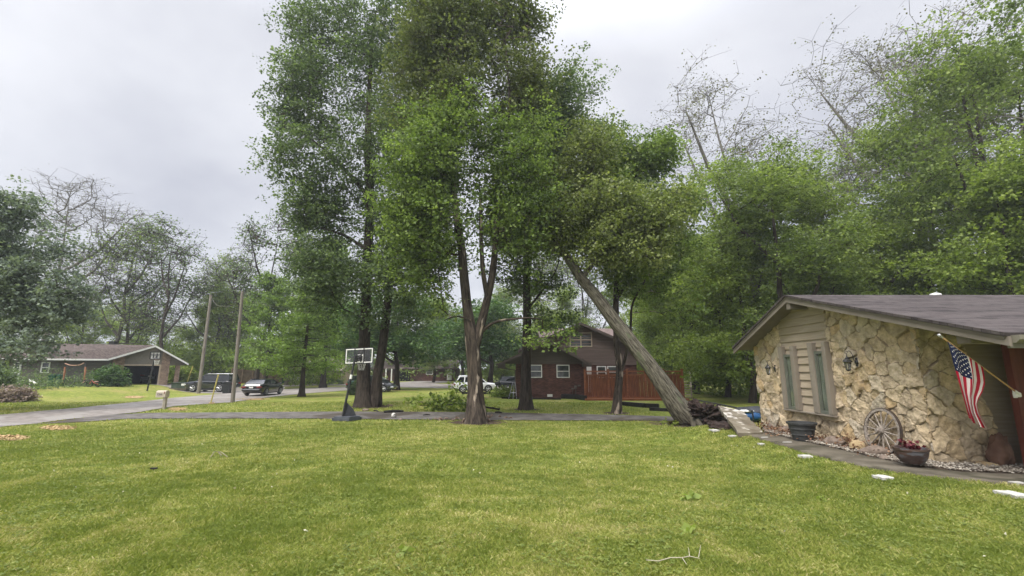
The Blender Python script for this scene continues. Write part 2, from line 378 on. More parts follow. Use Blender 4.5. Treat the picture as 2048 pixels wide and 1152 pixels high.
# ---------------- lawn material ----------------
def lawnmat():
    m = bpy.data.materials.new('lawn'); m.use_nodes = True; t = m.node_tree; N = t.nodes; L = t.links
    b = N['Principled BSDF']; b.inputs['Roughness'].default_value = .9; b.inputs['Specular IOR Level'].default_value = .1
    c = N.new('ShaderNodeTexCoord')
    def nz(s, d=6, r=.6, st=(1, 1, 1)):
        mp = N.new('ShaderNodeMapping'); mp.inputs['Scale'].default_value = st; L.new(c.outputs['Object'], mp.inputs[0])
        n = N.new('ShaderNodeTexNoise'); n.inputs['Scale'].default_value = s; n.inputs['Detail'].default_value = d; n.inputs['Roughness'].default_value = r; L.new(mp.outputs[0], n.inputs['Vector']); return n.outputs[0]
    def ramp(src, p):
        r = N.new('ShaderNodeValToRGB'); L.new(src, r.inputs[0]); e = r.color_ramp.elements
        e[0].position, e[0].color = p[0][0], (*p[0][1], 1); e[1].position, e[1].color = p[-1][0], (*p[-1][1], 1)
        for q in p[1:-1]: k = e.new(q[0]); k.color = (*q[1], 1)
        return r.outputs[0]
    def mixc(f, a, bb, mode='MIX'):
        x = N.new('ShaderNodeMix'); x.data_type = 'RGBA'; x.blend_type = mode
        if hasattr(f, 'links'): L.new(f, x.inputs[0])
        else: x.inputs[0].default_value = f
        L.new(a, x.inputs[6]); L.new(bb, x.inputs[7]); return x.outputs[2]
    big = ramp(nz(.33, 5), [(.36, (.15, .19, .038)), (.5, (.195, .225, .05)), (.64, (.245, .235, .08))])
    fine = ramp(nz(28, 7, .75), [(.33, (.35, .38, .35)), (.5, (1, 1, 1)), (.7, (1.5, 1.45, 1.35))])
    blot = ramp(nz(3.5, 6, .7), [(.36, (.6, .68, .6)), (.62, (1.2, 1.12, 1.1))])
    col = mixc(1, mixc(1, big, fine, 'MULTIPLY'), blot, 'MULTIPLY')
    # bare earth where the ground attribute says so (tree feet, drive shoulders)
    a = N.new('ShaderNodeAttribute'); a.attribute_name = 'bare'
    dirt = ramp(nz(9, 7, .7), [(.35, (.035, .024, .016)), (.65, (.10, .075, .052))])
    bb = N.new('ShaderNodeMath'); bb.operation = 'MULTIPLY_ADD'; L.new(nz(4, 6, .7), bb.inputs[0]); bb.inputs[1].default_value = 1.6; bb.inputs[2].default_value = -.8
    ad = N.new('ShaderNodeMath'); ad.operation = 'ADD'; L.new(bb.outputs[0], ad.inputs[0]); L.new(a.outputs['Fac'], ad.inputs[1])
    rr = N.new('ShaderNodeMapRange'); L.new(ad.outputs[0], rr.inputs[0]); rr.inputs[1].default_value = .4; rr.inputs[2].default_value = .6
    col = mixc(rr.outputs[0], col, dirt)
    L.new(col, b.inputs['Base Color'])
    bp = N.new('ShaderNodeBump'); bp.inputs['Distance'].default_value = .03; L.new(nz(22, 7, .8), bp.inputs['Height']); L.new(bp.outputs[0], b.inputs['Normal'])
    return m
# ---------------- road, drive, path outlines (traced on the ground) ----------------
def outline(pts): return [GR(*p) for p in pts]
def dens(pl, step=1.0):
    o = []
    for a, b in zip(pl[:-1], pl[1:]):
        n = max(1, int((b-a).length/step))
        for k in range(n):
            q = a.lerp(b, k/n); o.append(Vector((q.x, q.y, T(q.x, q.y))))
    o.append(pl[-1]); return o
def strip(name, near, far, m, lift, n=90, cross=8, kind='structure', thick=0.0):
    """a sheet between two ground polylines that follows the terrain"""
    def rs(pl):
        pl = [Vector((p.x, p.y, 0)) for p in pl]; d = [0]
        for a, b in zip(pl[:-1], pl[1:]): d.append(d[-1]+(b-a).length)
        xs = np.interp(np.linspace(0, d[-1], n), d, [p.x for p in pl]); ys = np.interp(np.linspace(0, d[-1], n), d, [p.y for p in pl]); return xs, ys
    ax, ay = rs(near); bx, by = rs(far); V = []; Fc = []
    for j in range(cross+1):
        t = j/cross; x = ax*(1-t)+bx*t; y = ay*(1-t)+by*t
        if j in (0, cross):
            x = x+.12*(vn(x*1.3+3, y*1.3)-.5); y = y+.12*(vn(x*1.3+40, y*1.3)-.5)
        z = terr(x, y)+lift
        V.append(np.stack([x, y, z], 1))
    V = np.concatenate(V)
    for j in range(cross):
        for i in range(n-1): Fc.append((j*n+i, j*n+i+1, (j+1)*n+i+1, (j+1)*n+i))
    if thick:
        k0 = len(V); e1 = V[:n].copy(); e1[:, 2] -= thick; e2 = V[cross*n:cross*n+n].copy(); e2[:, 2] -= thick
        V = np.concatenate([V, e1, e2])
        for i in range(n-1):
            Fc.append((k0+i, k0+i+1, i+1, i)); Fc.append((cross*n+i, cross*n+i+1, k0+n+i+1, k0+n+i))
    o = npmesh(name, V, Fc, m); o['kind'] = kind
    return o
road_near = outline([(-420, 900), (-150, 872), (0, 855), (120, 841), (280, 825), (350, 813), (458, 805.5), (530, 796), (598, 788.5), (690, 781.5), (790, 774.5), (860, 769), (905, 763.5)])
road_far = outline([(-420, 858), (-150, 841), (0, 831), (120, 820), (200, 812), (280, 804), (350, 796), (458, 787), (530, 781), (598, 777), (690, 773.5), (780, 766), (850, 761.5), (880, 760)])
drive_near = outline([(60, 850), (250, 838.5), (400, 837.5), (640, 838), (800, 839.5), (1000, 841), (1200, 842), (1350, 843), (1420, 846), (1500, 846)])
drive_far = outline([(200, 832), (300, 826.5), (400, 826), (640, 824), (800, 824), (1000, 826), (1200, 830), (1350, 834), (1430, 836), (1500, 836)])
path_near = outline([(1478, 867), (1540, 885), (1600, 903), (1680, 925), (1760, 942), (1850, 955), (1950, 965), (2090, 976), (2400, 990)])
path_far = outline([(1528, 866), (1600, 884), (1680, 902), (1760, 921), (1830, 936), (1900, 945), (1960, 949), (2090, 953), (2400, 957)])
bedo_far = [Vector((8.1, 15.2, 0)), Vector((7.95, 13, 0)), Vector((7.95, 10.5, 0)), Vector((7.95, 8.6, 0)), Vector((9, 8.75, 0)), Vector((12, 8.75, 0))]
strip('road', road_near, road_far, MATS['asphalt'], .035, 140, 12)
strip('driveway', drive_near, drive_far, MATS['drive'], .03, 120, 10)
strip('path', path_near, path_far, MATS['concrete'], .035, 80, 6, thick=.1)
# neighbour's drives
strip('neighbour_driveway', outline([(345, 776), (420, 787), (500, 789)]), outline([(240, 768.5), (400, 773), (500, 776)]), MATS['asphalt'], .02, 30, 6)
strip('cross_street', outline([(800, 775), (905, 777), (1020, 781)]), outline([(800, 768), (905, 768), (1020, 770)]), MATS['asphalt'], .025, 40, 4)
strip('side_road', outline([(520, 776), (640, 771), (705, 772)]), outline([(520, 771), (640, 767.5), (705, 769)]), MATS['asphalt'], .06, 30, 4)
polys = [[(p.x, p.y) for p in a]+[(p.x, p.y) for p in reversed(b)] for a, b in ((road_near, road_far), (drive_near, drive_far), (path_near, path_far), (path_far, bedo_far))]
# ---------------- terrain ----------------
ys = np.concatenate([np.arange(-14, 3, 1.0), np.arange(3, 30, .45), np.arange(30, 60, 1.0), np.arange(60, 140, 4), np.linspace(140, 900, 20)])
hs = np.concatenate([np.arange(0, 24, .6), np.arange(24, 60, 1.5), np.arange(60, 160, 8), np.linspace(160, 1200, 16)])
xs = np.concatenate([-hs[::-1][:-1], hs])
XX, YY = np.meshgrid(xs, ys); ZZ = terr(XX, YY)
TREES_FOOT = [(G(738, 29.4), 1.9), (G(952, 21.6), 1.7), (G(1053, 27.5), 1.2), (G(1232, 25.4), 1.0), (G(1385, 20.6), 2.3)]
bare = np.zeros_like(XX)
for p, r in TREES_FOOT: bare = np.maximum(bare, np.clip(1.15-np.hypot((XX-p.x)*.8, YY-p.y)/r, 0, 1))
shoulder = (np.abs(YY-21.1) < .6) & (XX > -8) & (XX < 2); bare = np.maximum(bare, shoulder*.35)
nx = len(xs); idx = np.arange(nx*len(ys)).reshape(len(ys), nx)
Fq = np.stack([idx[:-1, :-1], idx[:-1, 1:], idx[1:, 1:], idx[1:, :-1]], -1).reshape(-1, 4)
g = npmesh('ground', np.stack([XX, YY, ZZ], -1).reshape(-1, 3), Fq, lawnmat(), attrs={'bare': ('POINT', 'FLOAT', bare)}, smooth=True); g['kind'] = 'structure'
# ---------------- grass ----------------
leafmat('grassblade', (.155, .20, .04), (.275, .305, .07), (.47, .42, .20), trans=.3)
def grass():
    r = np.random.RandomState(5); Vs = []; Ts = []
    for y0, y1, dn, h, wd in ((3.0, 5.5, 6200, .042, .0048), (5.5, 9, 2900, .045, .0075), (9, 14, 1150, .05, .013), (14, 21.5, 460, .055, .022), (21.5, 34, 90, .07, .035)):
        hw = 1.2*y1+1; n = int(dn*(y1-y0)*2*hw)
        x = r.uniform(-hw, hw, n); y = r.uniform(y0, y1, n)
        k = np.abs(x) < y*1.18+.6; x, y = x[k], y[k]
        for pl in polys: k = ~inpoly(x, y, pl); x, y = x[k], y[k]
        k = ~((x > 7.5) & (y > 8.3)); x, y = x[k], y[k]
        for p, rr in TREES_FOOT:
            k = (np.hypot((x-p.x)*.8, y-p.y) > rr*.62*(.7+.6*vn(x*2, y*2))); x, y = x[k], y[k]
        n = len(x); patch = fbm(x*.42+11, y*.42+7, 4)/.94; pt2 = fbm(x*3+1, y*3, 3)/.87
        dense = vn(x*1.9, y*1.9); tuft = vn(x*6.5+50, y*6.5)
        hh = h*.85*(.55+.9*r.rand(n))*(.65+.5*dense+.55*(tuft-.4)); a = r.uniform(0, 2*np.pi, n); ln = h*r.uniform(.2, 1.25, n)
        ww = wd*(.6+.8*r.rand(n)); z = terr(x, y)-.004; ca, sa = np.cos(a), np.sin(a)
        b = r.uniform(0, 2*np.pi, n); cb, sb = np.cos(b)*ww/2, np.sin(b)*ww/2
        V = np.empty((n, 4, 3)); V[:, 0] = np.stack([x-cb, y-sb, z], 1); V[:, 1] = np.stack([x+cb, y+sb, z], 1)
        V[:, 2] = np.stack([x+ca*ln*.45+cb*.8, y+sa*ln*.45+sb*.8, z+hh*.75], 1); V[:, 3] = np.stack([x+ca*ln, y+sa*ln, z+hh], 1)
        t = np.clip(.06+1.0*(patch-.30)+1.2*(pt2-.5)+.22*r.randn(n)+(r.rand(n) < .07)*.5, 0, 1)
        Vs.append(V); Ts.append(t)
    V = np.concatenate(Vs); t = np.concatenate(Ts); n = len(V); print('grass', n)
    o = npmesh('grass', V.reshape(-1, 3), np.arange(n*4).reshape(n, 4)[:, [0, 1, 2, 3]], MATS['grassblade'], attrs={'tint': ('FACE', 'FLOAT', t)})
    tag(o, 'short yellow-green lawn grass covering the yard', 'grass', kind='stuff')
grass()
def weeds():
    r = np.random.RandomState(15); n = 26000; y = 3+13*r.rand(n)**1.3; x = r.uniform(-1.15, 1.15, n)*y
    k = (fbm(x*.9+70, y*.9+3, 4) > .50) | (r.rand(n) < .12); x, y = x[k], y[k]
    for pl in polys: k = ~inpoly(x, y, pl); x, y = x[k], y[k]
    k = x < 6.6; x, y = x[k], y[k]; n = len(x)
    x = np.repeat(x, 3); y = np.repeat(y, 3); a = np.tile([0, 2.1, 4.2], n)+np.repeat(r.rand(n)*6, 3); s = np.repeat(r.uniform(.008, .019, n)*(1+y[::3]*.05), 3); z = terr(x, y)+np.repeat(r.uniform(.025, .05, n), 3)
    ca, sa = np.cos(a), np.sin(a); V = np.empty((len(x), 4, 3)); tl = r.uniform(-.3, .3, (len(x), 2))*s[:, None]
    for q, (u, v) in enumerate(((0, 0), (.7, -.55), (1.25, 0), (.7, .55))): V[:, q] = np.stack([x+(ca*u-sa*v)*s, y+(sa*u+ca*v)*s, z+tl[:, 0]*u+tl[:, 1]*v], 1)
    o = npmesh('clover', V.reshape(-1, 3), np.arange(len(x)*4).reshape(-1, 4), MATS['cloverleaf'], attrs={'tint': ('FACE', 'FLOAT', np.repeat(r.rand(n), 3))})
    tag(o, 'patches of clover and small weeds growing through the lawn', 'weeds', kind='stuff')
leafmat('cloverleaf', (.08, .11, .022), (.13, .17, .035), (.19, .22, .05), trans=.25)
weeds()
# ---------------- trees ----------------
barkmat('bark_dark', (.026, .021, .018), (.082, .066, .054)); barkmat('bark_grey', (.05, .045, .038), (.15, .135, .115))
barkmat('bark_peel', (.022, .018, .015), (.095, .076, .061), (.34, .28, .225), t3=.575)
barkmat('bark_lean', (.034, .03, .022), (.17, .155, .12), (.10, .11, .065), fs=15, bump=.08, t3=.60)
barkmat('bark_pale', (.10, .092, .082), (.22, .205, .185))
leafmat('leaf_maple', (0.056, 0.084, 0.043), (0.102, 0.149, 0.068), (0.182, 0.245, 0.103), trans=.38)
leafmat('leaf_bright', (0.070, 0.107, 0.033), (0.134, 0.197, 0.052), (0.246, 0.322, 0.092), trans=.4)
leafmat('leaf_olive', (.055, .072, .028), (.105, .132, .048), (.17, .195, .075), trans=.4)
leafmat('leaf_lean', (0.084, 0.110, 0.036), (0.167, 0.207, 0.067), (0.278, 0.311, 0.125), trans=.4)
leafmat('leaf_spring', (0.088, 0.127, 0.029), (0.168, 0.227, 0.049), (0.269, 0.334, 0.085), trans=.45)
leafmat('leaf_wood', (0.077, 0.113, 0.034), (0.151, 0.206, 0.058), (0.253, 0.314, 0.095), trans=.42)
leafmat('leaf_blue', (0.090, 0.115, 0.098), (0.149, 0.191, 0.149), (0.236, 0.285, 0.211), trans=.3)
leafmat('leaf_bud', (0.092, 0.083, 0.060), (0.148, 0.143, 0.093), (0.200, 0.218, 0.127), trans=.3)
leafmat('leaf_cypress', (0.081, 0.133, 0.029), (0.148, 0.227, 0.050), (0.229, 0.321, 0.085), trans=.4)
leafmat('leaf_shrub', (.03, .07, .02), (.06, .12, .03), (.11, .18, .05), trans=.3)
leafmat('leaf_pinkgrey', (.14, .10, .085), (.25, .19, .17), (.36, .29, .26), trans=.25)
leafmat('leaf_red', (.045, .008, .012), (.10, .014, .022), (.17, .03, .04), trans=.25)
def tubes_np(chains, parts_hi=True):
    """chains: list of (pts (n,3), radii, sides, dist0). returns V, quads, barkco"""
    Vs = []; Fs = []; Bs = []; off = 0
    for pts, rad, ns, d0, flare, sd in chains:
        n = len(pts); d = np.gradient(pts, axis=0); d /= np.linalg.norm(d, axis=1)[:, None]+1e-9
        a = np.cross(d[0], [0, 0, 1.0]) if abs(d[0][2]) < .9 else np.cross(d[0], [0, 1.0, 0]); a /= np.linalg.norm(a)
        th = np.arange(ns)*2*np.pi/ns; L = d0+np.concatenate([[0], np.cumsum(np.linalg.norm(np.diff(pts, axis=0), axis=1))])
        V = np.empty((n, ns, 3)); B = np.empty((n, ns, 3))
        for i in range(n):
            a = a-d[i]*a.dot(d[i]); a /= np.linalg.norm(a)+1e-9; b = np.cross(d[i], a)
            r = np.full(ns, rad[i])
            if flare:
                h = L[i]; amp = flare*math.exp(-h/.42)
                r = r*(1+amp*(.55+.45*np.cos(th*5+sd)+.3*np.cos(th*3+sd*2)))
            if ns > 9: r = r*(1+.10*(vn(np.cos(th)*2.2+sd+9, np.sin(th)*2.2+L[i]*.55+30)-.5)*2+.05*(vn(th*5+sd, np.full(ns, L[i]*1.3))-.5))
            V[i] = pts[i]+(np.cos(th)*r)[:, None]*a+(np.sin(th)*r)[:, None]*b
            B[i] = np.stack([np.cos(th)*max(rad[i], .05)+sd, np.sin(th)*max(rad[i], .05), np.full(ns, L[i])], 1)
        ii = np.arange(n-1)[:, None]*ns+np.arange(ns)[None]; jj = np.arange(n-1)[:, None]*ns+(np.arange(ns)[None]+1) % ns
        Fs.append(np.stack([ii, jj, jj+ns, ii+ns], -1).reshape(-1, 4)+off); Vs.append(V.reshape(-1, 3)); Bs.append(B.reshape(-1, 3)); off += n*ns
    return np.concatenate(Vs), np.concatenate(Fs), np.concatenate(Bs)
def resample(pts, rad, step):
    pts = np.array([tuple(p) for p in pts], float); s = np.concatenate([[0], np.cumsum(np.linalg.norm(np.diff(pts, axis=0), axis=1))])
    n = max(2, int(s[-1]/step)+1); t = np.linspace(0, s[-1], n)
    # smooth curve (Catmull-like through cubic weights)
    o = np.stack([np.interp(t, s, pts[:, k]) for k in range(3)], 1)
    for _ in range(2):
        if n > 4: o[1:-1] = o[1:-1]*.5+(o[:-2]+o[2:])*.25
    return o, np.interp(t, s, rad)
GAP = .455
def ell_samples(r, lobes, n):
    """lobes: (cx,cy,cz, rx,ry,rz, weight)"""
    wv = np.array([l[6]*(l[3]*l[4]*l[5])**.62 for l in lobes]); wv = wv/wv.sum(); c = r.choice(len(lobes), n, p=wv); o = np.empty((n, 3))
    i = 0; tries = 0; sx = r.rand()*40
    while i < n:
        l = lobes[c[i]]; tries += 1; v = r.randn(3); v /= np.linalg.norm(v); q = r.rand()**(1/2.6)*(1.32 if r.rand() < .13 else 1)
        p = np.array((l[0]+v[0]*q*l[3], l[1]+v[1]*q*l[4], l[2]+v[2]*q*l[5]))
        den = float(fbm(p[0]*.42+sx+p[1]*.15, p[2]*.5+p[1]*.33+sx, 3))
        if den < GAP and r.rand() < .93 and tries < n*6: continue
        o[i] = p+r.randn(3)*.12; i += 1
    return o
def leaves(r, cen, nper, sp, L, flat=.6, droop=.3, tintj=.25, tips=None, flatn=0):
    n = len(cen)*nper; ci = np.repeat(np.arange(len(cen)), nper)
    # each tuft is a few flattened sprays, not a ball
    off = r.randn(n, 3)*np.array([1, 1, flat*.7])*sp*.62
    if tips is None: tips = cen[:, None]+r.randn(len(cen), 4, 3)*np.array([1, 1, .8])*sp*.8
    sub = r.randint(0, 4, n); c = tips[ci, sub]+off*.52
    d = off/(np.linalg.norm(off, axis=1)[:, None]+1e-6)+r.randn(n, 3)*.5; d[:, 2] -= droop
    if flatn: d[:, 2] *= .15
    d /= np.linalg.norm(d, axis=1)[:, None]
    nr = r.randn(n, 3)*(.2 if flatn else .75)+np.array([0, 0, .9]); s = np.cross(d, nr); s /= np.linalg.norm(s, axis=1)[:, None]+1e-9
    u = np.cross(s, d)
    l = L*r.uniform(.45, 1.45, n)[:, None]; wd = l*.42
    V = np.empty((n, 4, 3)); V[:, 0] = c; V[:, 1] = c+d*l*.45+s*wd+u*l*.10; V[:, 2] = c+d*l; V[:, 3] = c+d*l*.45-s*wd+u*l*.10
    ct = r.rand(len(cen)); t = np.clip(.5+(ct[ci]-.5)*.75+r.randn(n)*tintj*.8, 0, 1)
    return V.reshape(-1, 3), np.arange(n*4).reshape(n, 4), t
def grow(r, stems, lobesets, ncl, tipr=.012, expo=2.3, step=.7, wander=.16, up=.25, pathw=.30, flare=.6, hi=16, twig=3, tmin=0.0, tsp=.5, tw=2, twr=None):
    """stems: list of (pts, radii); first starts at root. lobesets: list of (lobes, n). returns (V,F,B), list of tuft centres per lobeset"""
    cap = 60000; N = np.empty((cap, 3)); par = np.full(cap, -1); pl = np.zeros(cap); fixr = np.zeros(cap); stem_id = np.full(cap, -1); n = 0
    for si, (pts, rad) in enumerate(stems):
        p, rr = resample(pts, rad, .3)
        if n:
            j = int(np.argmin(np.linalg.norm(N[:n]-p[0], axis=1))); st = 0
        else: j = -1
        for q, x in zip(p, rr):
            N[n] = q; par[n] = j; pl[n] = (pl[j] if j >= 0 else 0)+.3*(1 if j < 0 else np.linalg.norm(q-N[j])/.3); fixr[n] = x; stem_id[n] = si; j = n; n += 1
    nst = n; outs = []; allc = []
    for li, (lobes, cnt) in enumerate(lobesets):
        a = ell_samples(r, lobes, cnt); outs.append(a); allc.append(a)
    A = np.concatenate(allc); D = np.array([np.min(np.linalg.norm(N[:nst]-a, axis=1)) for a in A]); 
    for ai in np.argsort(D):
        a = A[ai]; dv = a-N[:n]; dist = np.linalg.norm(dv, axis=1)
        cost = dist+pathw*pl[:n]*.25+np.maximum(0, -dv[:, 2])*.9+np.where(stem_id[:n] >= 0, (N[:n, 2]-N[0, 2] < tmin)*100, 0)
        j = int(np.argmin(cost)); m = max(1, int(dist[j]/step)); p0 = N[j].copy(); prev = j
        for k in range(1, m+1):
            t = k/m; q = p0+(a-p0)*t; bow = math.sin(t*math.pi)*dist[j]; q[2] -= bow*up*.3
            if k < m: q = q+r.randn(3)*wander*min(1, dist[j]*.4)
            if n >= cap-2: break
            N[n] = q; par[n] = prev; pl[n] = pl[prev]+dist[j]/m; prev = n; n += 1
    # radii
    rad = np.zeros(n); acc = np.zeros(n); ch = [[] for _ in range(n)]
    for i in range(n-1, -1, -1):
        rad[i] = acc[i]**(1/expo) if acc[i] > 0 else tipr
        if fixr[i] > 0: rad[i] = fixr[i]
        if par[i] >= 0: acc[par[i]] += rad[i]**expo if fixr[i] == 0 else 0; ch[par[i]].append(i)
    chains = []; stack = []
    def chain(start, first):
        i = start; c = [first, start] if first >= 0 else [start]
        while True:
            k = ch[i]
            if not k: break
            k = sorted(k, key=lambda q: (stem_id[q] == stem_id[i] and stem_id[q] >= 0, rad[q]), reverse=True)
            for q in k[1:]: stack.append((q, i))
            i = k[0]; c.append(i)
        return c
    stack.append((0, -1))
    while stack:
        s0, f0 = stack.pop(); c = chain(s0, f0); pts = N[c]; rr = rad[c].copy()
        if f0 >= 0:
            rr[0] = rr[1]*1.15
            if stem_id[s0] >= 0 and stem_id[s0] != stem_id[f0]: rr[0] = rr[1]
        if len(c) < 2: continue
        big = rr.max(); ns = hi if big > .11 else (6 if big > .04 else twig)
        chains.append((pts, rr, ns, pl[c[0]], flare if s0 == 0 or (stem_id[s0] >= 0 and pl[s0] < .8) else 0, r.rand()*20))
    tipo = []
    for a in outs:
        o_ = r.randn(len(a), 4, 3)*np.array([1, 1, .6])*tsp*.95; o_[..., 2] += tsp*.15; tipo.append(a[:, None]+o_)
        for i in range(len(a)):
            for k in range(tw):
                v = o_[i, k]; chains.append((np.array([a[i], a[i]+v*.55+[0, 0, .04*tsp], a[i]+v]), np.array([1., .75, .4])*(twr or tipr*.75), 3, 0, 0, 0))
    return tubes_np(chains), outs, tipo
def plant_tree(name, label, cat, root, stems, lobesets, seed, bark, leafm, nleaf, sp, L, group=None, cat_labels=None, **kw):
    """lobesets: list of (lobes, ntufts); leafm: list of material names"""
    r = np.random.RandomState(seed); th = thing(name, label, cat, root, group=group)
    (V, Fc, B), cs, tp_ = grow(r, stems, lobesets, None, tsp=sp, **kw)
    npmesh('trunk', V, Fc, MATS[bark], th, {'barkco': ('POINT', 'FLOAT_VECTOR', B)}, smooth=True, org=root)
    for k, c in enumerate(cs):
        V, Fc, t = leaves(r, c, nleaf[k], sp, L, tips=tp_[k])
        o = npmesh('crown', V, Fc, MATS[leafm[k]], th, {'tint': ('FACE', 'FLOAT', t)}, org=root)
        if cat_labels: o['label'] = cat_labels[k]
    return th
def pxl(l, Y, dy=None):
    """lobe given in photo measure: (px,py,rpx,rpy[,Y[,weight]])"""
    px, py, a, b = l[:4]; y = l[4] if len(l) > 4 and l[4] else Y; wt = l[5] if len(l) > 5 else 1
    p = P(px, py, y); dep = y*CT+(p.z-EYE)*ST; rx = a*dep/F; rz = b*dep/F; return (p.x, p.y, p.z, rx, min(rx, 4.5) if dy is None else dy, rz, wt)
def pst(pts, Y, rad): return [P(p[0], p[1], p[2] if len(p) > 2 else Y) for p in pts], rad
# --- twin-stemmed maple left of centre
g0 = G(738, 29.4)
t1 = [([g0-Vector((.3, 0, .15)), *pst([(727, 760), (728, 700), (731, 620), (734, 520), (742, 420), (735, 300), (740, 160), (745, 60)], 29.4, 0)[0]], [.58, .42, .35, .33, .31, .30, .24, .15, .07]),
      ([g0+Vector((.35, .1, -.1)), *pst([(755, 750), (766, 690), (774, 620), (783, 520, 29.8), (800, 430, 30.2), (830, 320, 30.5), (860, 220, 30.5), (870, 120, 30.5)], 29.5, 0)[0]], [.46, .29, .27, .26, .24, .22, .18, .12, .06]),
      (pst([(742, 400), (700, 350), (650, 300), (600, 260)], 29.4, 0)[0], [.16, .12, .08, .04]),
      (pst([(735, 500), (690, 470), (640, 455)], 29, 0)[0], [.12, .09, .04])]
L1 = [pxl(l, 29.4) for l in [(650, 60, 80, 90), (760, 40, 140, 110), (870, 40, 110, 120), (640, 200, 80, 90), (740, 190, 120, 120), (600, 250, 62, 60), (575, 310, 50, 22, 28, .8), (660, 330, 100, 80), (770, 330, 120, 90), (700, 430, 105, 60), (640, 420, 65, 40), (780, 460, 100, 60), (680, 520, 80, 42), (850, 440, 70, 50), (650, 590, 55, 32, 28, .8), (800, 580, 60, 30, 29, .4), (720, 640, 70, 26, 27.5, .45), (545, 330, 30, 14, 28, .5), (590, 150, 40, 60), (600, 40, 40, 50), (860, 330, 70, 60), (850, 530, 80, 44, 29, 1.6), (700, 560, 90, 36, 28.6, 1.3), (640, 520, 60, 50, 28.3, 1.2), (760, 540, 80, 40, 29, 1.2), (820, 600, 60, 30, 28.6, .7), (620, 440, 50, 50, 28.5, .9), (620, 510, 50, 36, 28.5, .6), (800, 640, 60, 22, 28, .3), (650, 660, 40, 20, 27.5, .4), (560, 250, 40, 30)]]
plant_tree('maple_tree', 'tall twin-stemmed maple behind the portable basketball hoop', 'tree', g0, t1, [(L1, 1900)], 11, 'bark_dark', ['leaf_maple'], [72], .66, .155, tmin=5.5, flare=.9)
# --- big forked maple in the middle, bark peeling
g0 = G(952, 21.6)
t2 = [([g0-Vector((0, 0, .15)), *pst([(951, 790), (949, 740), (946, 690), (935, 620), (928, 560), (924, 500), (912, 430), (905, 330), (890, 200), (900, 80)], 21.6, 0)[0]], [.55, .37, .335, .34, .24, .22, .20, .17, .13, .09, .05]),
      (pst([(950, 690), (960, 655), (972, 610), (985, 550), (990, 500), (993, 440), (1005, 330), (1020, 200), (1010, 80)], 21.6, 0)[0], [.27, .22, .18, .165, .15, .14, .11, .07, .04]),
      (pst([(975, 600), (965, 540, 21.2), (962, 470, 21.2), (960, 380, 21)], 21.6, 0)[0], [.12, .11, .09, .05]),
      (pst([(960, 668), (972, 652, 21.4), (995, 641, 21.2), (1030, 638, 21), (1060, 634, 20.8), (1085, 640, 20.8)], 21.6, 0)[0], [.10, .085, .07, .055, .04, .025]),
      (pst([(940, 640), (915, 628), (890, 640)], 21.3, 0)[0], [.05, .035, .02])]
LG = [pxl(l, 21.4) for l in [(930, 330, 110, 80), (860, 380, 90, 70), (1010, 360, 90, 80), (900, 440, 100, 50), (985, 440, 80, 45), (820, 430, 60, 40), (1040, 270, 60, 60), (950, 260, 90, 50), (870, 510, 70, 34, 21.4, .7), (1030, 510, 50, 30, 22, .35), (800, 500, 60, 50, 21.8, 1), (840, 570, 50, 22, 21.2, .4), (1050, 560, 40, 20, 21.2, .25), (890, 610, 45, 20, 21.4, .3), (1080, 680, 60, 14, 20.8, .5), (1050, 420, 50, 50), (850, 470, 60, 50, 21.4, .6), (1040, 480, 50, 45, 21.4, .6), (870, 280, 60, 50), (820, 560, 40, 26, 21.4, .4), (850, 350, 60, 60)]]
LO = [pxl(l, 22.5) for l in [(930, 120, 120, 110), (850, 150, 60, 80), (1000, 60, 85, 70), (1010, 160, 75, 80), (890, 40, 90, 60), (950, 220, 100, 50), (1065, 60, 28, 50, 22.5, .5), (840, 230, 50, 50), (1050, 150, 40, 50), (960, 0, 100, 60)]]
plant_tree('forked_maple_tree', 'large forked maple with peeling pale-streaked bark beside the gravel drive', 'tree', g0, t2, [(LG, 1000), (LO, 860)], 12, 'bark_peel', ['leaf_bright', 'leaf_olive'], [72, 66], .56, .135, tmin=4.0, flare=.35, cat_labels=['bright green lower foliage', 'olive brown upper foliage'])
# --- straight tree before the brick house
g0 = G(1053, 27.5)
t3 = [([g0-Vector((0, 0, .1)), *pst([(1052, 770), (1053, 700), (1054, 640), (1053, 560), (1056, 470), (1075, 370), (1110, 260), (1125, 180)], 27.5, 0)[0]], [.42, .30, .27, .25, .23, .2, .16, .10, .05]),
      (pst([(1054, 620), (1090, 575), (1110, 545)], 27.3, 0)[0], [.09, .06, .03]), (pst([(1053, 560), (1030, 520), (1000, 490)], 27.3, 0)[0], [.09, .06, .03])]
L3 = [pxl(l, 27.5) for l in [(1130, 190, 58, 60), (1090, 260, 60, 70), (1150, 290, 52, 80), (1170, 370, 52, 60), (1090, 370, 80, 70), (1060, 460, 75, 50), (1130, 450, 60, 60), (1030, 540, 60, 40, 27, .5), (1100, 570, 60, 34, 27, .3), (1080, 650, 50, 24, 26.8, .35), (1140, 640, 50, 14, 26.8, .4), (1210, 270, 26, 24, 27, .5)]]
plant_tree('maple_tree', 'straight-trunked maple standing in front of the brick house windows', 'tree', g0, t3, [(L3, 950)], 13, 'bark_dark', ['leaf_maple'], [68], .58, .145, tmin=4.5)
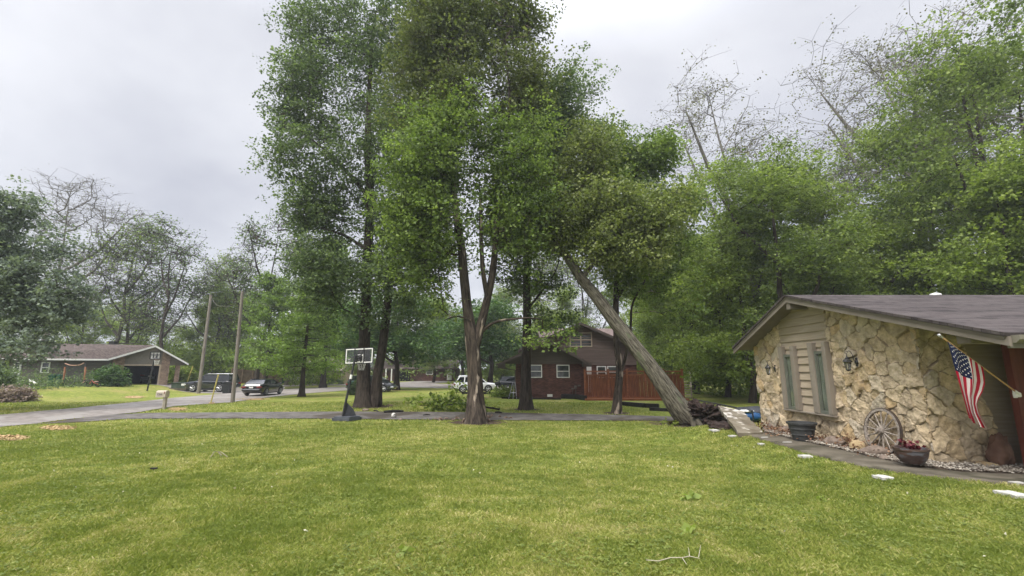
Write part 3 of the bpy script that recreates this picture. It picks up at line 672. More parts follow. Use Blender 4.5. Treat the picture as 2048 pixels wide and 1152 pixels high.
# --- slim tree before the cedar fence
g0 = G(1232, 25.4)
t4 = [([g0-Vector((0, 0, .1)), *pst([(1236, 780), (1240, 740), (1233, 690), (1232, 620), (1233, 540), (1238, 460), (1262, 380), (1285, 310)], 25.4, 0)[0]], [.28, .21, .2, .17, .16, .14, .12, .08, .04]),
      (pst([(1238, 755), (1250, 720), (1262, 660), (1262, 610), (1290, 560), (1330, 500)], 25.3, 0)[0], [.1, .09, .07, .06, .05, .03]),
      (pst([(1233, 600), (1270, 540), (1300, 480), (1350, 430)], 25.6, 0)[0], [.1, .07, .05, .03])]
L4 = [pxl(l, 25.6) for l in [(1290, 320, 42, 50), (1250, 350, 45, 50), (1225, 300, 30, 40), (1270, 420, 60, 50), (1350, 410, 48, 26), (1385, 400, 20, 14), (1330, 480, 62, 44), (1240, 520, 62, 50), (1290, 570, 72, 44, 26, .4), (1350, 560, 50, 50, 26, .35), (1210, 450, 50, 60), (1330, 640, 50, 30, 26, .25), (1300, 300, 30, 40), (1320, 290, 25, 30)]]
plant_tree('slim_maple_tree', 'slim maple with a thin second stem in front of the cedar privacy fence', 'tree', g0, t4, [(L4, 760)], 14, 'bark_peel', ['leaf_bright'], [64], .5, .15, tmin=4.5, pathw=.2)
# --- storm-felled leaning tree
g0 = G(1385, 20.6)
t5 = [([P(1392, 846, 20.6), P(1360, 822, 20.6), P(1340, 790, 20.7), P(1310, 745, 20.9), P(1275, 700, 21.2), P(1235, 650, 21.5), P(1195, 595, 21.9), P(1165, 560, 22.2), P(1148, 535, 22.5), P(1125, 500, 22.8), P(1100, 465, 23.2), P(1085, 440, 23.5), P(1065, 380, 24)],
       [.62, .49, .42, .37, .34, .315, .285, .255, .22, .20, .17, .13, .06]),
      ([P(1165, 555, 22.2), P(1185, 530, 22), P(1210, 500, 21.8), P(1230, 465, 21.8), P(1245, 430, 22)], [.12, .10, .08, .05, .03]),
      ([P(1105, 470, 23.2), P(1125, 430, 23), P(1160, 380, 23), P(1190, 330, 23)], [.10, .08, .06, .03])]
L5 = [pxl(l, 22) for l in [(1120, 470, 42, 30, 22.6, .7), (1210, 480, 60, 34), (1280, 450, 62, 30), (1220, 410, 60, 30), (1090, 400, 50, 40, 23), (1060, 450, 40, 40, 23), (1120, 440, 45, 40), (1290, 490, 42, 36), (1150, 330, 68, 58, 23.5, .9), (1190, 290, 42, 36, 23.5, .8), (1110, 380, 50, 45, 23.5), (1215, 525, 40, 18, 21.8, .4), (1090, 510, 30, 22, 22.4, .4), (1330, 440, 40, 30, 22, .5), (1300, 400, 40, 26, 22, .5), (1270, 510, 50, 22, 21.6, .4), (1180, 430, 50, 40, 22.5), (1340, 400, 40, 24, 22.4, .5)]]
lt = plant_tree('fallen_tree', 'storm-felled tree leaning to the left with its roots torn out of the ground', 'tree', g0, t5, [(L5, 800)], 15, 'bark_lean', ['leaf_lean'], [64], .60, .14, tmin=5.5, flare=.25, hi=20)
# ---------------- background trees (built once per kind, then copied) ----------------
def proto(name, cat, H, tr, seed, bark, leafm, crown, ntuft, nleaf, sp, L, lean=0, forks=3, **kw):
    r = random.Random(seed); z0, z1, w = crown
    top = Vector((lean, 0, H*.93)); pts = [Vector((0, 0, -.3))]
    for k in range(1, 8):
        t = k/7; pts.append(Vector((lean*t+r.uniform(-.25, .25), r.uniform(-.25, .25), H*.93*t)))
    stems = [(pts, [tr*1.35]+[tr*(1-.93*(k/7)**.9) for k in range(1, 8)])]
    ends = []
    for k in range(forks):
        b = pts[r.choice([2, 3, 4])]; a = r.uniform(0, 6.28); ln = w*r.uniform(.5, .9); e = Vector((b.x+math.cos(a)*ln, b.y+math.sin(a)*ln, min(H*.9, b.z+H*r.uniform(.25, .42))))
        m1 = b.lerp(e, .45)+Vector((math.cos(a)*ln*.12, math.sin(a)*ln*.12, -.3))
        stems.append(([b, m1, e], [tr*.55, tr*.38, .05])); ends.append(e)
    lob = []
    for k in range(15):
        t = r.random(); z = z0+(z1-z0)*t; ww = w*math.sqrt(max(.1, 1-((t-.42)/.68)**2)); a = r.uniform(0, 6.28); rr = ww*r.uniform(.25, .7)
        lob.append((math.cos(a)*rr+lean*z/H, math.sin(a)*rr, z, ww*.45, ww*.45, (z1-z0)*.13, 1))
    for e in ends: lob.append((e.x, e.y, e.z+.4, w*.3, w*.3, (z1-z0)*.09, 1))
    lob.append((top.x, top.y, H*.93, w*.3, w*.3, H*.06, .8))
    return plant_tree(name, None, cat, (0, 0, 0), stems, [(lob, ntuft)], seed, bark, [leafm], [nleaf], sp, L, **kw)
K = {}
K['full'] = lambda: proto('leafy_tree', 'tree', 17, .26, 21, 'bark_dark', 'leaf_spring', (3.5, 16.5, 5.2), 460, 88, .72, .165, tmin=2.5, hi=8, flare=.5)
K['full2'] = lambda: proto('leafy_tree', 'tree', 21, .33, 22, 'bark_dark', 'leaf_wood', (4, 20.5, 5.6), 620, 92, .72, .16, tmin=3, hi=8, flare=.5)
K['full3'] = lambda: proto('leafy_tree', 'tree', 14, .2, 23, 'bark_dark', 'leaf_spring', (1.8, 13.5, 4.6), 440, 88, .7, .165, tmin=1.5, hi=8)
K['round'] = lambda: proto('round_maple', 'tree', 9, .24, 34, 'bark_dark', 'leaf_shrub', (2.6, 8.8, 4.4), 330, 44, .6, .22, tmin=2, hi=8)
K['sparse'] = lambda: proto('sparse_tree', 'tree', 21, .30, 25, 'bark_dark', 'leaf_maple', (7, 20.5, 6.4), 420, 10, .85, .24, forks=5, tmin=5, hi=8, expo=2.3, tipr=.03, tw=3, pathw=.5, wander=.32, lean=1.2)
K['sparse2'] = lambda: proto('sparse_tree', 'tree', 22, .34, 26, 'bark_grey', 'leaf_wood', (6, 21.5, 6), 460, 11, .85, .24, forks=5, tmin=5, hi=8, tipr=.03, tw=3, pathw=.5, wander=.3, lean=-1)
K['bare'] = lambda: proto('budding_tree', 'tree', 24, .34, 27, 'bark_pale', 'leaf_bud', (9, 23.5, 7.5), 620, 5, .9, .13, forks=6, tmin=7, hi=8, tipr=.026, tw=4, pathw=1.6, wander=.12)
K['bud'] = lambda: proto('budding_tree', 'tree', 26, .38, 28, 'bark_pale', 'leaf_bud', (11, 26, 7.5), 520, 9, .62, .13, forks=7, tmin=8, hi=8, tipr=.016, tw=3, pathw=1.1, expo=2.15, wander=.1, lean=-2.5)
def cypress():
    r = random.Random(31); H = 10.5; stems = [([Vector((0, 0, -.2)), Vector((.02, 0, 2)), Vector((-.05, .03, 6)), Vector((.03, 0, H))], [.27, .17, .11, .02])]; cen = []
    chains = [(np.array(resample(stems[0][0], stems[0][1], .5)[0]), resample(stems[0][0], stems[0][1], .5)[1], 10, 0, .9, 1.0)]
    z = 2.1
    while z < H*.97:
        ln = 3.9*(1-(z-2)/(H-1.4))**.75*r.uniform(.72, 1.08)+.25; a = r.uniform(0, 6.28)
        d = np.array([math.cos(a), math.sin(a), .06]); p0 = np.array([0, 0, z]); n = 7; pp = np.array([p0+d*ln*k/(n-1)+np.array([0, 0, -.07*ln*math.sin(k/(n-1)*3.1)+.02*k]) for k in range(n)])
        chains.append((pp, np.linspace(.042, .01, n), 4, 0, 0, 0))
        for k in range(2, n):
            for sgn in (-1, 1):
                q = pp[k]; sd = np.array([-d[1], d[0], 0])*sgn*ln*.22*(1.15-k/n)+d*.2; cen.append(q+sd*.55); cen.append(q+sd)
                chains.append((np.array([q, q+sd*.5+[0, 0, -.02], q+sd]), np.array([.014, .01, .006]), 3, 0, 0, 0))
        z += r.uniform(.10, .17)
    th = thing('bald_cypress', None, 'tree'); V, Fc, B = tubes_np(chains)
    npmesh('trunk', V, Fc, MATS['bark_dark'], th, {'barkco': ('POINT', 'FLOAT_VECTOR', B)}, smooth=True)
    V, Fc, t = leaves(np.random.RandomState(4), np.array(cen), 15, .3, .17, flat=.3, droop=.1); npmesh('crown', V, Fc, MATS['leaf_cypress'], th, {'tint': ('FACE', 'FLOAT', t)})
    return th
K['cyp'] = cypress
HK = dict(full=17, full2=21, full3=14, round=9, sparse=21, sparse2=22, bare=24, bud=27, cyp=10.5)
first = {}
def put(kind, px, Y, top, label, group=None, wide=1.0):
    g = G(px, Y); H = P(px, top, Y).z-g.z; s = H/HK[kind]; rz = (px*.37) % 6.28
    s3 = (s*wide, s*wide, s)
    if kind not in first:
        t = K[kind](); first[kind] = t; t.location = g; t.rotation_euler = (0, 0, rz); t.scale = s3; t['label'] = label
        if group: t['group'] = group
        return t
    t = dup(first[kind], g, rz, s3, label)
    if group: t['group'] = group
    elif 'group' in t: del t['group']
    return t
GB = 'woodland trees behind the houses'
for a in [
 # left of the photo
 ('bare', 75, 62, 372, 'tall grey almost leafless tree rising above the dark bushy tree at the left edge', None, 1.05),
 ('sparse2', 215, 66, 440, 'pale-limbed thinly leafed tree behind the long roof of the ranch house', None, 1.0),
 ('sparse', 318, 64, 458, 'dark-limbed open-crowned tree rising behind the garage gable', None, .95),
 ('sparse', 245, 70, 478, 'thin leaning tree behind the middle of the ranch roof'),
 ('sparse2', 420, 72, 500, 'thinly leafed tree seen behind the leftmost utility pole'),
 ('sparse', 510, 62, 432, 'open-crowned tree behind the taller of the two front utility poles', None, .85),
 ('sparse2', 575, 70, 470, 'thinly leafed tree between the utility poles and the twin-stemmed maple'),
 ('full', 150, 78, 600, 'low green tree behind the left end of the ranch roof'),
 ('full3', 385, 80, 610, 'bright low tree just right of the garage gable'),
 ('full3', 445, 74, 575, 'yellow-green tree between the two front utility poles'),
 ('cyp', 603, 41, 560, 'bald cypress with level branches standing on the lawn by the road'),
 ('cyp', 528, 58, 545, 'tall feathery cypress behind the dark sedan', None, .9),
 ('cyp', 645, 62, 470, 'faint feathery cypress behind the leaves of the twin-stemmed maple', None, .75),
 ('round', 792, 55, 596, 'round-headed maple beside the parked dark minivan', None, 1.25),
 ('round', 926, 82, 640, 'small round tree in front of the far brown ranch house', None, 1.2),
 ('round', 980, 68, 610, 'round leafy tree behind the white SUV', None, 1.3),
 ('full3', 870, 105, 600, 'leafy tree behind the far brown ranch house, seen over its roof'),
 ('full2', 720, 100, 590, 'leafy tree far behind the twin maple trunks'),
 ('full', 655, 98, 610, 'leafy tree behind the pale brick garage'),
 ('full2', 1010, 92, 570, 'leafy tree behind the left eave of the brick house'),
 ('full', 1120, 70, 580, 'leafy tree behind the upper gable of the brick house'),
 ('sparse2', 1085, 80, 480, 'open-crowned tree rising behind the ridge of the brick house'),
 ('sparse', 1180, 85, 520, 'thin tree behind the right slope of the brick house roof'),
 ('full3', 1320, 52, 560, 'leafy tree just behind the right end of the cedar fence'),
 ('full', 1395, 46, 470, 'dense green tree left of the stone house beyond the black railing'),
 ('full3', 1455, 40, 455, 'bright green tree behind the raised path slab'),
 ('full2', 1340, 72, 500, 'tall green tree far behind the leaning trunk'),
 ('full3', 1505, 33, 400, 'bright tree peeping past the far eave of the stone house'),
 ('bud', 1560, 38, 120, 'bare-topped budding tree above the gable peak of the stone house', None, 1.05),
 ('full2', 1590, 31, 300, 'rounded dense green tree directly behind the gable peak of the stone house', None, 1.15),
 ('full', 1690, 34, 375, 'green tree behind the middle of the stone house roof'),
 ('bud', 1840, 38, 70, 'tall leaning budding tree with dark arching limbs over the stone house roof', None, 1.0),
 ('bud', 1965, 44, -20, 'tallest budding tree reaching the top edge behind the stone house'),
 ('full2', 2060, 28, 60, 'big pale green tree filling the upper right corner', None, .9),
 ('full', 1800, 36, 400, 'green tree left of the roof vent of the stone house'),
 ('full2', 1900, 34, 330, 'dark-trunked green tree behind the roof vent of the stone house'),
 ('full3', 2080, 24, 330, 'leafy tree at the right edge above the gutter', None, 1.0),
 ('full2', 2180, 34, 100, 'leafy tree just past the right edge of the photo'),
 ('sparse2', 1740, 52, 300, 'thin-crowned tree between the two tall budding trees'),
 ('full2', -60, 60, 520, 'leafy tree behind the far left end of the ranch house'),
]: put(*a)
rr = random.Random(9)
LM = [(-60, 'the sky left of the ranch house'), (60, 'the left end of the ranch house'), (130, 'the net frame'), (215, 'the round shrub by the garage'), (285, 'the open garage'), (345, 'the brick carport posts'), (405, 'the weathered utility pole'), (475, 'the bare cut-off utility pole'), (540, 'the black sedan'), (603, 'the bald cypress'), (662, 'the thin metal pole'), (718, 'the portable hoop backboard'), (760, 'the twin maple trunks'), (792, 'the round-headed maple'), (850, 'the porch of the far brown ranch'), (899, 'the far white door'), (952, 'the forked maple trunk'), (1030, 'the left eave of the brick house'), (1095, 'the low gable of the brick house'), (1160, 'the upper gable of the brick house'), (1232, 'the slim maple at the fence'), (1300, 'the middle of the leaning trunk'), (1363, 'the right end of the cedar fence'), (1440, 'the tilted path slab'), (1520, 'the far wall lantern'), (1580, 'the gable peak of the stone house'), (1640, 'the slim windows of the stone house'), (1700, 'the larger wall lantern'), (1767, 'the wagon wheel'), (1820, 'the glazed bowl planter'), (1868, 'the white roof vent'), (1940, 'the hanging flag'), (2024, 'the red door post'), (2110, 'the right edge of the photo'), (2200, 'the ground just past the right edge'), (2270, 'the ground well past the right edge')]
used = {}
def lmk(px, pre):
    q = min(LM, key=lambda l: abs(l[0]-px)); side = 'left of ' if px < q[0]-14 else 'right of ' if px > q[0]+14 else ''
    s_ = pre+' '+('a little '+side if side else 'straight beyond ')+q[1]; return s_
for px in range(-120, 2300, 70):
    Y = rr.uniform(84, 118); put(rr.choice(['full', 'full2', 'full3', 'sparse2']), px+rr.uniform(-25, 25), Y, rr.uniform(590, 660) if px < 1250 else rr.uniform(480, 590), lmk(px, 'distant woodland tree'), GB)
for px in range(1330, 2150, 75):
    Y = rr.uniform(46, 62); put(rr.choice(['full3', 'full', 'full2']), px+rr.uniform(-25, 25), Y, rr.uniform(470, 580), lmk(px, 'near woodland tree'), 'woods behind the stone house')
# bushy bluish tree at the left edge, nearer than the houses
g0 = G(-70, 26)
LB = [pxl(l, 26) for l in [(20, 430, 50, 45), (0, 520, 70, 70), (80, 560, 60, 55), (30, 630, 90, 50), (105, 620, 45, 50), (30, 690, 70, 30, 25, .6), (-80, 500, 100, 120), (-90, 650, 80, 60), (130, 580, 28, 26), (95, 500, 30, 24)]]
plant_tree('bushy_tree', 'dark bluish-green bushy tree hanging over the ranch house at the left edge', 'tree', g0,
           [([g0, P(-65, 720, 26), P(-50, 640, 26), P(-20, 540, 26), P(0, 450, 26)], [.4, .3, .26, .18, .05]), ([P(-60, 690, 26), P(0, 620, 25.8), P(70, 590, 25.6)], [.15, .11, .04])],
           [(LB, 800)], 41, 'bark_dark', ['leaf_blue'], [84], .5, .15, tmin=2.2, pathw=.2)
# woodland thicket: one mass nobody could count
def thicket(name, label, x0, x1, Y, h, n, nl, m, seed, L=.42, Y1=None):
    r = np.random.RandomState(seed); x = r.uniform(x0, x1, n); t = (x-x0)/(x1-x0); y = Y+((Y1 or Y)-Y)*t+r.uniform(-5, 5, n)
    hh = h*(.45+.9*vn(x*.22+seed, y*.1)); z = terr(x, y)+.2+hh*r.rand(n)**1.25
    V, Fc, t = leaves(r, np.stack([x, y, z], 1), nl, 1.0, L); o = npmesh(name, V, Fc, MATS[m], attrs={'tint': ('FACE', 'FLOAT', t)})
    return tag(o, label, 'undergrowth', kind='stuff')
thicket('undergrowth', 'green woodland undergrowth filling the view behind the houses', -150, 160, 100, 8, 3600, 40, 'leaf_wood', 3, .42)
thicket('undergrowth', 'bright undergrowth at the foot of the woods right of the cedar fence', 16, 75, 46, 4.2, 1300, 30, 'leaf_spring', 4, .24, 44)
thicket('undergrowth', 'thin yellowish undergrowth behind the ranch house', -85, -28, 74, 5.5, 1300, 26, 'leaf_spring', 5, .36)
# ---------------- bushes ----------------
def bush(name, label, px, Y, w, h, m, n=110, nl=42, L=.13, seed=1, d=None):
    g = G(px, Y); r = np.random.RandomState(seed); th = thing(name, label, 'bush', g); d = d or w
    u = r.randn(n, 3); u /= np.linalg.norm(u, axis=1)[:, None]; u[:, 2] = np.abs(u[:, 2]); q = r.rand(n)[:, None]**(1/3.2)
    c = u*q*np.array([w/2, d/2, h*.86])*(.8+.3*r.rand(n)[:, None])+np.array([0, 0, .1])
    ch = [(np.array([[0, 0, -.05], p*.5+[0, 0, -.02], p]), np.array([.03, .015, .006]), 4, 0, 0, 0) for p in c[::3]]
    V, Fc, B = tubes_np(ch); npmesh('stem', V, Fc, MATS['bark_dark'], th, {'barkco': ('POINT', 'FLOAT_VECTOR', B)})
    V, Fc, t = leaves(r, c, nl, max(w, h)*.11, L); npmesh('foliage', V, Fc, MATS[m], th, {'tint': ('FACE', 'FLOAT', t)})
    return th
bush('shrub', 'rounded green shrub in front of the ranch house beside the garage door', 217, 46.5, 2.9, 2.1, 'leaf_shrub', 200, 46, .15, 1)
bush('shrub', 'dried pinkish-grey shrub on the neighbour lawn at the left edge', 26, 34, 2.2, 1.15, 'leaf_pinkgrey', 150, 44, .12, 2)
bush('shrub', 'dark green shrub cut by the left edge behind the pinkish shrub', -20, 37, 3.0, 2.6, 'leaf_maple', 150, 44, .16, 9)
bush('hedge', 'clipped bright green hedge behind the brick carport posts', 345, 62, 4.2, 2.3, 'leaf_spring', 160, 44, .2, 3, 2)
bush('hedge', 'clipped bright green hedge right of the carport', 368, 60, 2.8, 2.2, 'leaf_spring', 120, 44, .2, 13, 2)
bush('shrub', 'round dark shrub left of the twin maple trunk by the minivan', 708, 44, 1.0, 1.3, 'leaf_maple', 60, 50, .12, 4)
bush('shrub', 'small clipped shrub before the pale brick wall', 661, 74, 1.3, 1.2, 'leaf_maple', 40, 44, .14, 5)
bush('shrub', 'small round shrub beneath the thin metal pole', 678, 74, 1.3, 1.0, 'leaf_maple', 40, 44, .14, 6)
bush('flower_bed_plants', 'loose leafy plants at the left corner of the brick house', 1010, 40, 2.6, .8, 'leaf_spring', 70, 36, .12, 7)
tc_ = thicket('groundcover', 'low dark ground cover along the front of the ranch house', -49, -41, 41.5, .18, 240, 44, 'leaf_maple', 8, .13, 43.5)
tc_['category'] = 'groundcover'
# ---------------- materials ----------------
mat('siding_taupe', (.155, .135, .115), (.185, .162, .14), rough=.75, scale=2, stretch=(.4, .4, 6), bump=.002)
mat('siding_tan', (.31, .255, .185), (.37, .31, .235), rough=.75, scale=3, stretch=(.5, .5, 8), bump=.002)
mat('trim_taupe', (.165, .143, .118), (.20, .175, .148), rough=.7, scale=3, bump=.002, bscale=25)
mat('soffit', (.15, .13, .11), (.18, .16, .135), rough=.8, scale=3)
mat('fin_taupe', (.195, .168, .135), (.24, .21, .172), rough=.7, scale=4, stretch=(1, 1, .3))
mat('frame_green', (.105, .115, .09), (.13, .14, .115), rough=.6, scale=5)
mat('curtain', (.36, .36, .32), (.55, .55, .49), rough=.9, scale=9, stretch=(1, 8, .25), lo=.4, hi=.6)
mat('white_trim', (.62, .62, .6), (.7, .7, .68), rough=.5, scale=5)
mat('grey_siding', (.105, .095, .082), (.135, .122, .105), rough=.8, scale=2, stretch=(.4, .4, 5))
mat('stucco_grey', (.14, .125, .105), (.17, .152, .13), rough=.85, scale=7)
mat('brown_siding', (.10, .074, .064), (.13, .098, .085), rough=.8, scale=2, stretch=(.3, .3, 6))
mat('brown_siding_dark', (.075, .06, .05), (.10, .082, .068), rough=.8, scale=2, stretch=(.3, .3, 6))
mat('brown_trim', (.07, .055, .047), (.095, .075, .063), rough=.7, scale=3)
mat('window_glass', (.02, .026, .026), (.07, .08, .08), rough=.05, spec=.7, scale=1.3, lo=.4, hi=.6)
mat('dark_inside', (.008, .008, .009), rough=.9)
mat('cedar', (.11, .035, .014), (.235, .078, .03), rough=.75, scale=4, stretch=(5, 5, .4), bump=.004, bscale=15)
mat('cedar_rail', (.17, .056, .024), (.29, .105, .046), rough=.7, scale=4, stretch=(.5, 5, 5), bump=.003)
mat('timber_black', (.014, .013, .012), (.03, .028, .026), rough=.9, scale=6)
mat('door_red', (.075, .017, .010), (.12, .03, .017), rough=.6, scale=3, stretch=(5, 5, .3))
brickmat('brick_red', (.075, .03, .024), (.15, .066, .05), (.10, .085, .075)); brickmat('brick_tan', (.20, .13, .095), (.33, .225, .165), (.3, .26, .22)); brickmat('brick_pale', (.36, .27, .19), (.48, .38, .28), (.4, .36, .3))
shinglemat('shingle_grey', (.030, .025, .026), (.092, .078, .076), (.085, .074, .072), .75, .13)
shinglemat('shingle_brown', (.07, .055, .05), (.11, .088, .08), (.135, .11, .10)); shinglemat('shingle_pink', (.13, .10, .09), (.19, .145, .13), (.22, .17, .155))
def slab(mb, q, th, up=(0, 0, 1)):
    """a quad (4 points) given thickness downward"""
    q = [Vector(p) for p in q]; n = (q[1]-q[0]).cross(q[3]-q[0]).normalized()
    if n.z < 0: n = -n
    lo = [p-n*th for p in q]; mb.add(q+lo, [(0, 1, 2, 3), (7, 6, 5, 4)]+[(k, 4+k, 4+(k+1) % 4, (k+1) % 4) for k in range(4)])
def beam(mb, a, b, w, h, up=(0, 0, 1)):
    """rectangular bar from a to b: h along up-ish, w sideways"""
    a, b = Vector(a), Vector(b); d = (b-a).normalized(); s = d.cross(Vector(up)).normalized(); u = s.cross(d)
    vs = []
    for p in (a, b):
        for i, j in ((-1, -1), (1, -1), (1, 1), (-1, 1)): vs.append(p+s*i*w/2+u*j*h/2)
    mb.add(vs, [(3, 2, 1, 0), (4, 5, 6, 7), (0, 1, 5, 4), (1, 2, 6, 5), (2, 3, 7, 6), (3, 0, 4, 7)])
def wallprism(mb, O, U, poly, back): # poly [(s,z)] on plane, extruded by vector back
    O, U = Vector(O), Vector(U); mb.prism([O+U*s+Vector((0, 0, z)) for s, z in poly], back)
def window(root, O, U, Nn, s0, s1, z0, z1, fm='white_trim', mull=1, vert=1, fw=.07, gm='window_glass'):
    """double-hung window on a wall plane: frame with sill, pane behind; a part with a sub-part"""
    O, U, Nn = Vector(O), Vector(U), Vector(Nn); Z = Vector((0, 0, 1)); f = MB(); c = Nn*.03
    def bar(sa, za, sb, zb, w): beam(f, O+U*sa+Z*za+c, O+U*sb+Z*zb+c, .08 if abs(sa-sb) < .01 else w, w if abs(sa-sb) > .01 else w, up=(Nn if abs(sa-sb) < .01 else Z)) if False else None
    def rect(sa, sb, za, zb, d=.045):
        q = [O+U*sa+Z*za, O+U*sb+Z*za, O+U*sb+Z*zb, O+U*sa+Z*zb]; f.prism([p+Nn*.001 for p in q], Nn*d)
    rect(s0, s0+fw, z0, z1); rect(s1-fw, s1, z0, z1); rect(s0+fw, s1-fw, z0, z0+fw, .06); rect(s0+fw, s1-fw, z1-fw, z1)
    for k in range(1, mull+1): z = z0+(z1-z0)*k/(mull+1); rect(s0+fw, s1-fw, z-fw*.4, z+fw*.4, .04)
    for k in range(1, vert): s = s0+(s1-s0)*k/vert; rect(s-fw*.5, s+fw*.5, z0+fw, z1-fw, .043)
    fo = f.build('window', MATS[fm], root, world=True)
    g = MB(); g.prism([O+U*s+Z*z-Nn*.02 for s, z in ((s0+.02, z0+.02), (s1-.02, z0+.02), (s1-.02, z1-.02), (s0+.02, z1-.02))], Nn*.035); g.build('pane', MATS[gm], fo, world=True)
    return fo
# ================= stone house (right) =================
WX = 7.8; YN, YF, YA = 8.72, 14.55, 11.75
loc = Vector((WX, YN, -.15)); H = thing('stone_house', 'low ranch house faced in cream flagstone with tan siding and a dark shingle roof', 'house', loc)
zeF, zeN, zA = P(1464, 695, 14.75).z, P(1992, 668, 6.62).z, P(1570, 592, YA).z
RX = X_at(1570, YA, zA)                       # rake plane
def roof_z(y): return zA-(zA-zeF)*(y-YA)/(14.75-YA) if y > YA else zA-(zA-zeN)*(YA-y)/(YA-6.62)
# flagstone veneer as a relief mesh
mst = bpy.data.materials.new('flagstone'); mst.use_nodes = True
def stonemat():
    m = mst; t = m.node_tree; N = t.nodes; L = t.links; b = N['Principled BSDF']; b.inputs['Roughness'].default_value = .9; b.inputs['Specular IOR Level'].default_value = .15
    a = N.new('ShaderNodeAttribute'); a.attribute_name = 'tint'; r = N.new('ShaderNodeValToRGB'); L.new(a.outputs['Fac'], r.inputs[0]); e = r.color_ramp.elements
    e[0].color = (.47, .39, .285, 1); e[1].color = (.53, .475, .39, 1)
    for p, c in ((.22, (.57, .475, .345)), (.45, (.63, .53, .385)), (.62, (.61, .495, .335)), (.74, (.56, .425, .255)), (.84, (.59, .505, .38))): k = e.new(p); k.color = (*c, 1)
    c = N.new('ShaderNodeTexCoord'); n = N.new('ShaderNodeTexNoise'); n.inputs['Scale'].default_value = 6; n.inputs['Detail'].default_value = 9; n.inputs['Roughness'].default_value = .7; L.new(c.outputs['Object'], n.inputs['Vector'])
    r2 = N.new('ShaderNodeValToRGB'); L.new(n.outputs[0], r2.inputs[0]); r2.color_ramp.elements[0].position = .34; r2.color_ramp.elements[0].color = (.62, .60, .56, 1); r2.color_ramp.elements[1].position = .66; r2.color_ramp.elements[1].color = (1.2, 1.17, 1.12, 1)
    x = N.new('ShaderNodeMix'); x.data_type = 'RGBA'; x.blend_type = 'MULTIPLY'; x.inputs[0].default_value = 1; L.new(r.outputs[0], x.inputs[6]); L.new(r2.outputs[0], x.inputs[7])
    mo = N.new('ShaderNodeAttribute'); mo.attribute_name = 'mortar'; x2 = N.new('ShaderNodeMix'); x2.data_type = 'RGBA'; L.new(mo.outputs['Fac'], x2.inputs[0]); L.new(x.outputs[2], x2.inputs[6]); x2.inputs[7].default_value = (.27, .215, .145, 1)
    L.new(x2.outputs[2], b.inputs['Base Color'])
    n2 = N.new('ShaderNodeTexNoise'); n2.inputs['Scale'].default_value = 26; n2.inputs['Detail'].default_value = 8; n2.inputs['Roughness'].default_value = .75; L.new(c.outputs['Object'], n2.inputs['Vector'])
    bp = N.new('ShaderNodeBump'); bp.inputs['Distance'].default_value = .03; L.new(n2.outputs[0], bp.inputs['Height']); L.new(bp.outputs[0], b.inputs['Normal'])
stonemat()
def stone_wall(name, O, U, Nn, s0, s1, zb, ztf, seed, parent, keep=None, cell=.255, res=.012, zbf=None):
    r = np.random.RandomState(seed); ns = int((s1-s0)/res)+1; ss = np.linspace(s0, s1, ns); zt = max(ztf(s) for s in np.linspace(s0, s1, 30)); nz = int((zt-zb)/res)+1
    zzv = np.linspace(0, 1, nz); top = np.array([ztf(s) for s in ss]); Sg = np.repeat(ss[None], nz, 0); Zg = zb+(top[None]-zb)*zzv[:, None]
    sx = []
    gy = np.arange(zb-.3, zt+.5, cell*.82); gx = np.arange(s0-.4, s1+.4, cell*1.12)
    for j, y in enumerate(gy):
        for x in gx: 
            if r.rand() < .70: sx.append((x+(j % 2)*cell*.5+r.uniform(-.46, .46)*cell, y+r.uniform(-.42, .42)*cell))
    sx = np.array(sx); K2 = len(sx); tilt = r.randn(K2, 2)*.06; dep = r.uniform(.03, .085, K2); tint = r.rand(K2)
    wx = Sg+.085*(fbm(Sg*4+seed, Zg*4, 3)-.45)+.03*(vn(Sg*17, Zg*17+seed)-.5); wz = Zg+.085*(fbm(Sg*4+50, Zg*4+seed, 3)-.45)+.03*(vn(Sg*17+9, Zg*17+seed)-.5)
    f1 = np.full(Sg.shape, 9.); f2 = np.full(Sg.shape, 9.); i1 = np.zeros(Sg.shape, int)
    for k in range(K2):
        dx, dz = np.abs(wx-sx[k, 0]), np.abs(wz-sx[k, 1])*1.12; d = .62*np.hypot(dx, dz)+.38*np.maximum(dx, dz)*1.15
        c = d < f1; f2 = np.where(c, f1, np.minimum(f2, d)); i1 = np.where(c, k, i1); f1 = np.where(c, d, f1)
    ed = (f2-f1); edge = sst(ed/.014); mortar = 1-sst((ed-.004)/.010)
    rough = fbm(Sg*9+seed*3, Zg*9, 4)-.47; step_ = (np.floor(fbm(Sg*5+i1*3.7, Zg*5+i1*1.3, 2)*7)/7-.35)*.05
    hgt = edge*(dep[i1]+.012+tilt[i1, 0]*(wx-sx[i1, 0])*1.4+tilt[i1, 1]*(wz-sx[i1, 1])*1.4-.02+.05*rough+step_)+.008*rough
    hgt = np.maximum(hgt, -.01)
    O, U, Nn = np.array(O), np.array(U), np.array(Nn)
    V = O+Sg[..., None]*U+Zg[..., None]*np.array([0, 0, 1.0])+hgt[..., None]*Nn
    ix = np.arange(nz*ns).reshape(nz, ns); q = np.stack([ix[:-1, :-1], ix[:-1, 1:], ix[1:, 1:], ix[1:, :-1]], -1)
    if keep is not None: q = q[keep((Sg[:-1, :-1]+Sg[1:, 1:])/2, (Zg[:-1, :-1]+Zg[1:, 1:])/2)]
    q = q.reshape(-1, 4)
    if np.dot(np.cross(U, [0, 0, 1]), Nn) < 0: q = q[:, ::-1]
    return npmesh(name, V.reshape(-1, 3), q, mst, parent, {'tint': ('POINT', 'FLOAT', np.clip(tint[i1]+.05*rough, 0, 1)), 'mortar': ('POINT', 'FLOAT', mortar)}, org=H.location)
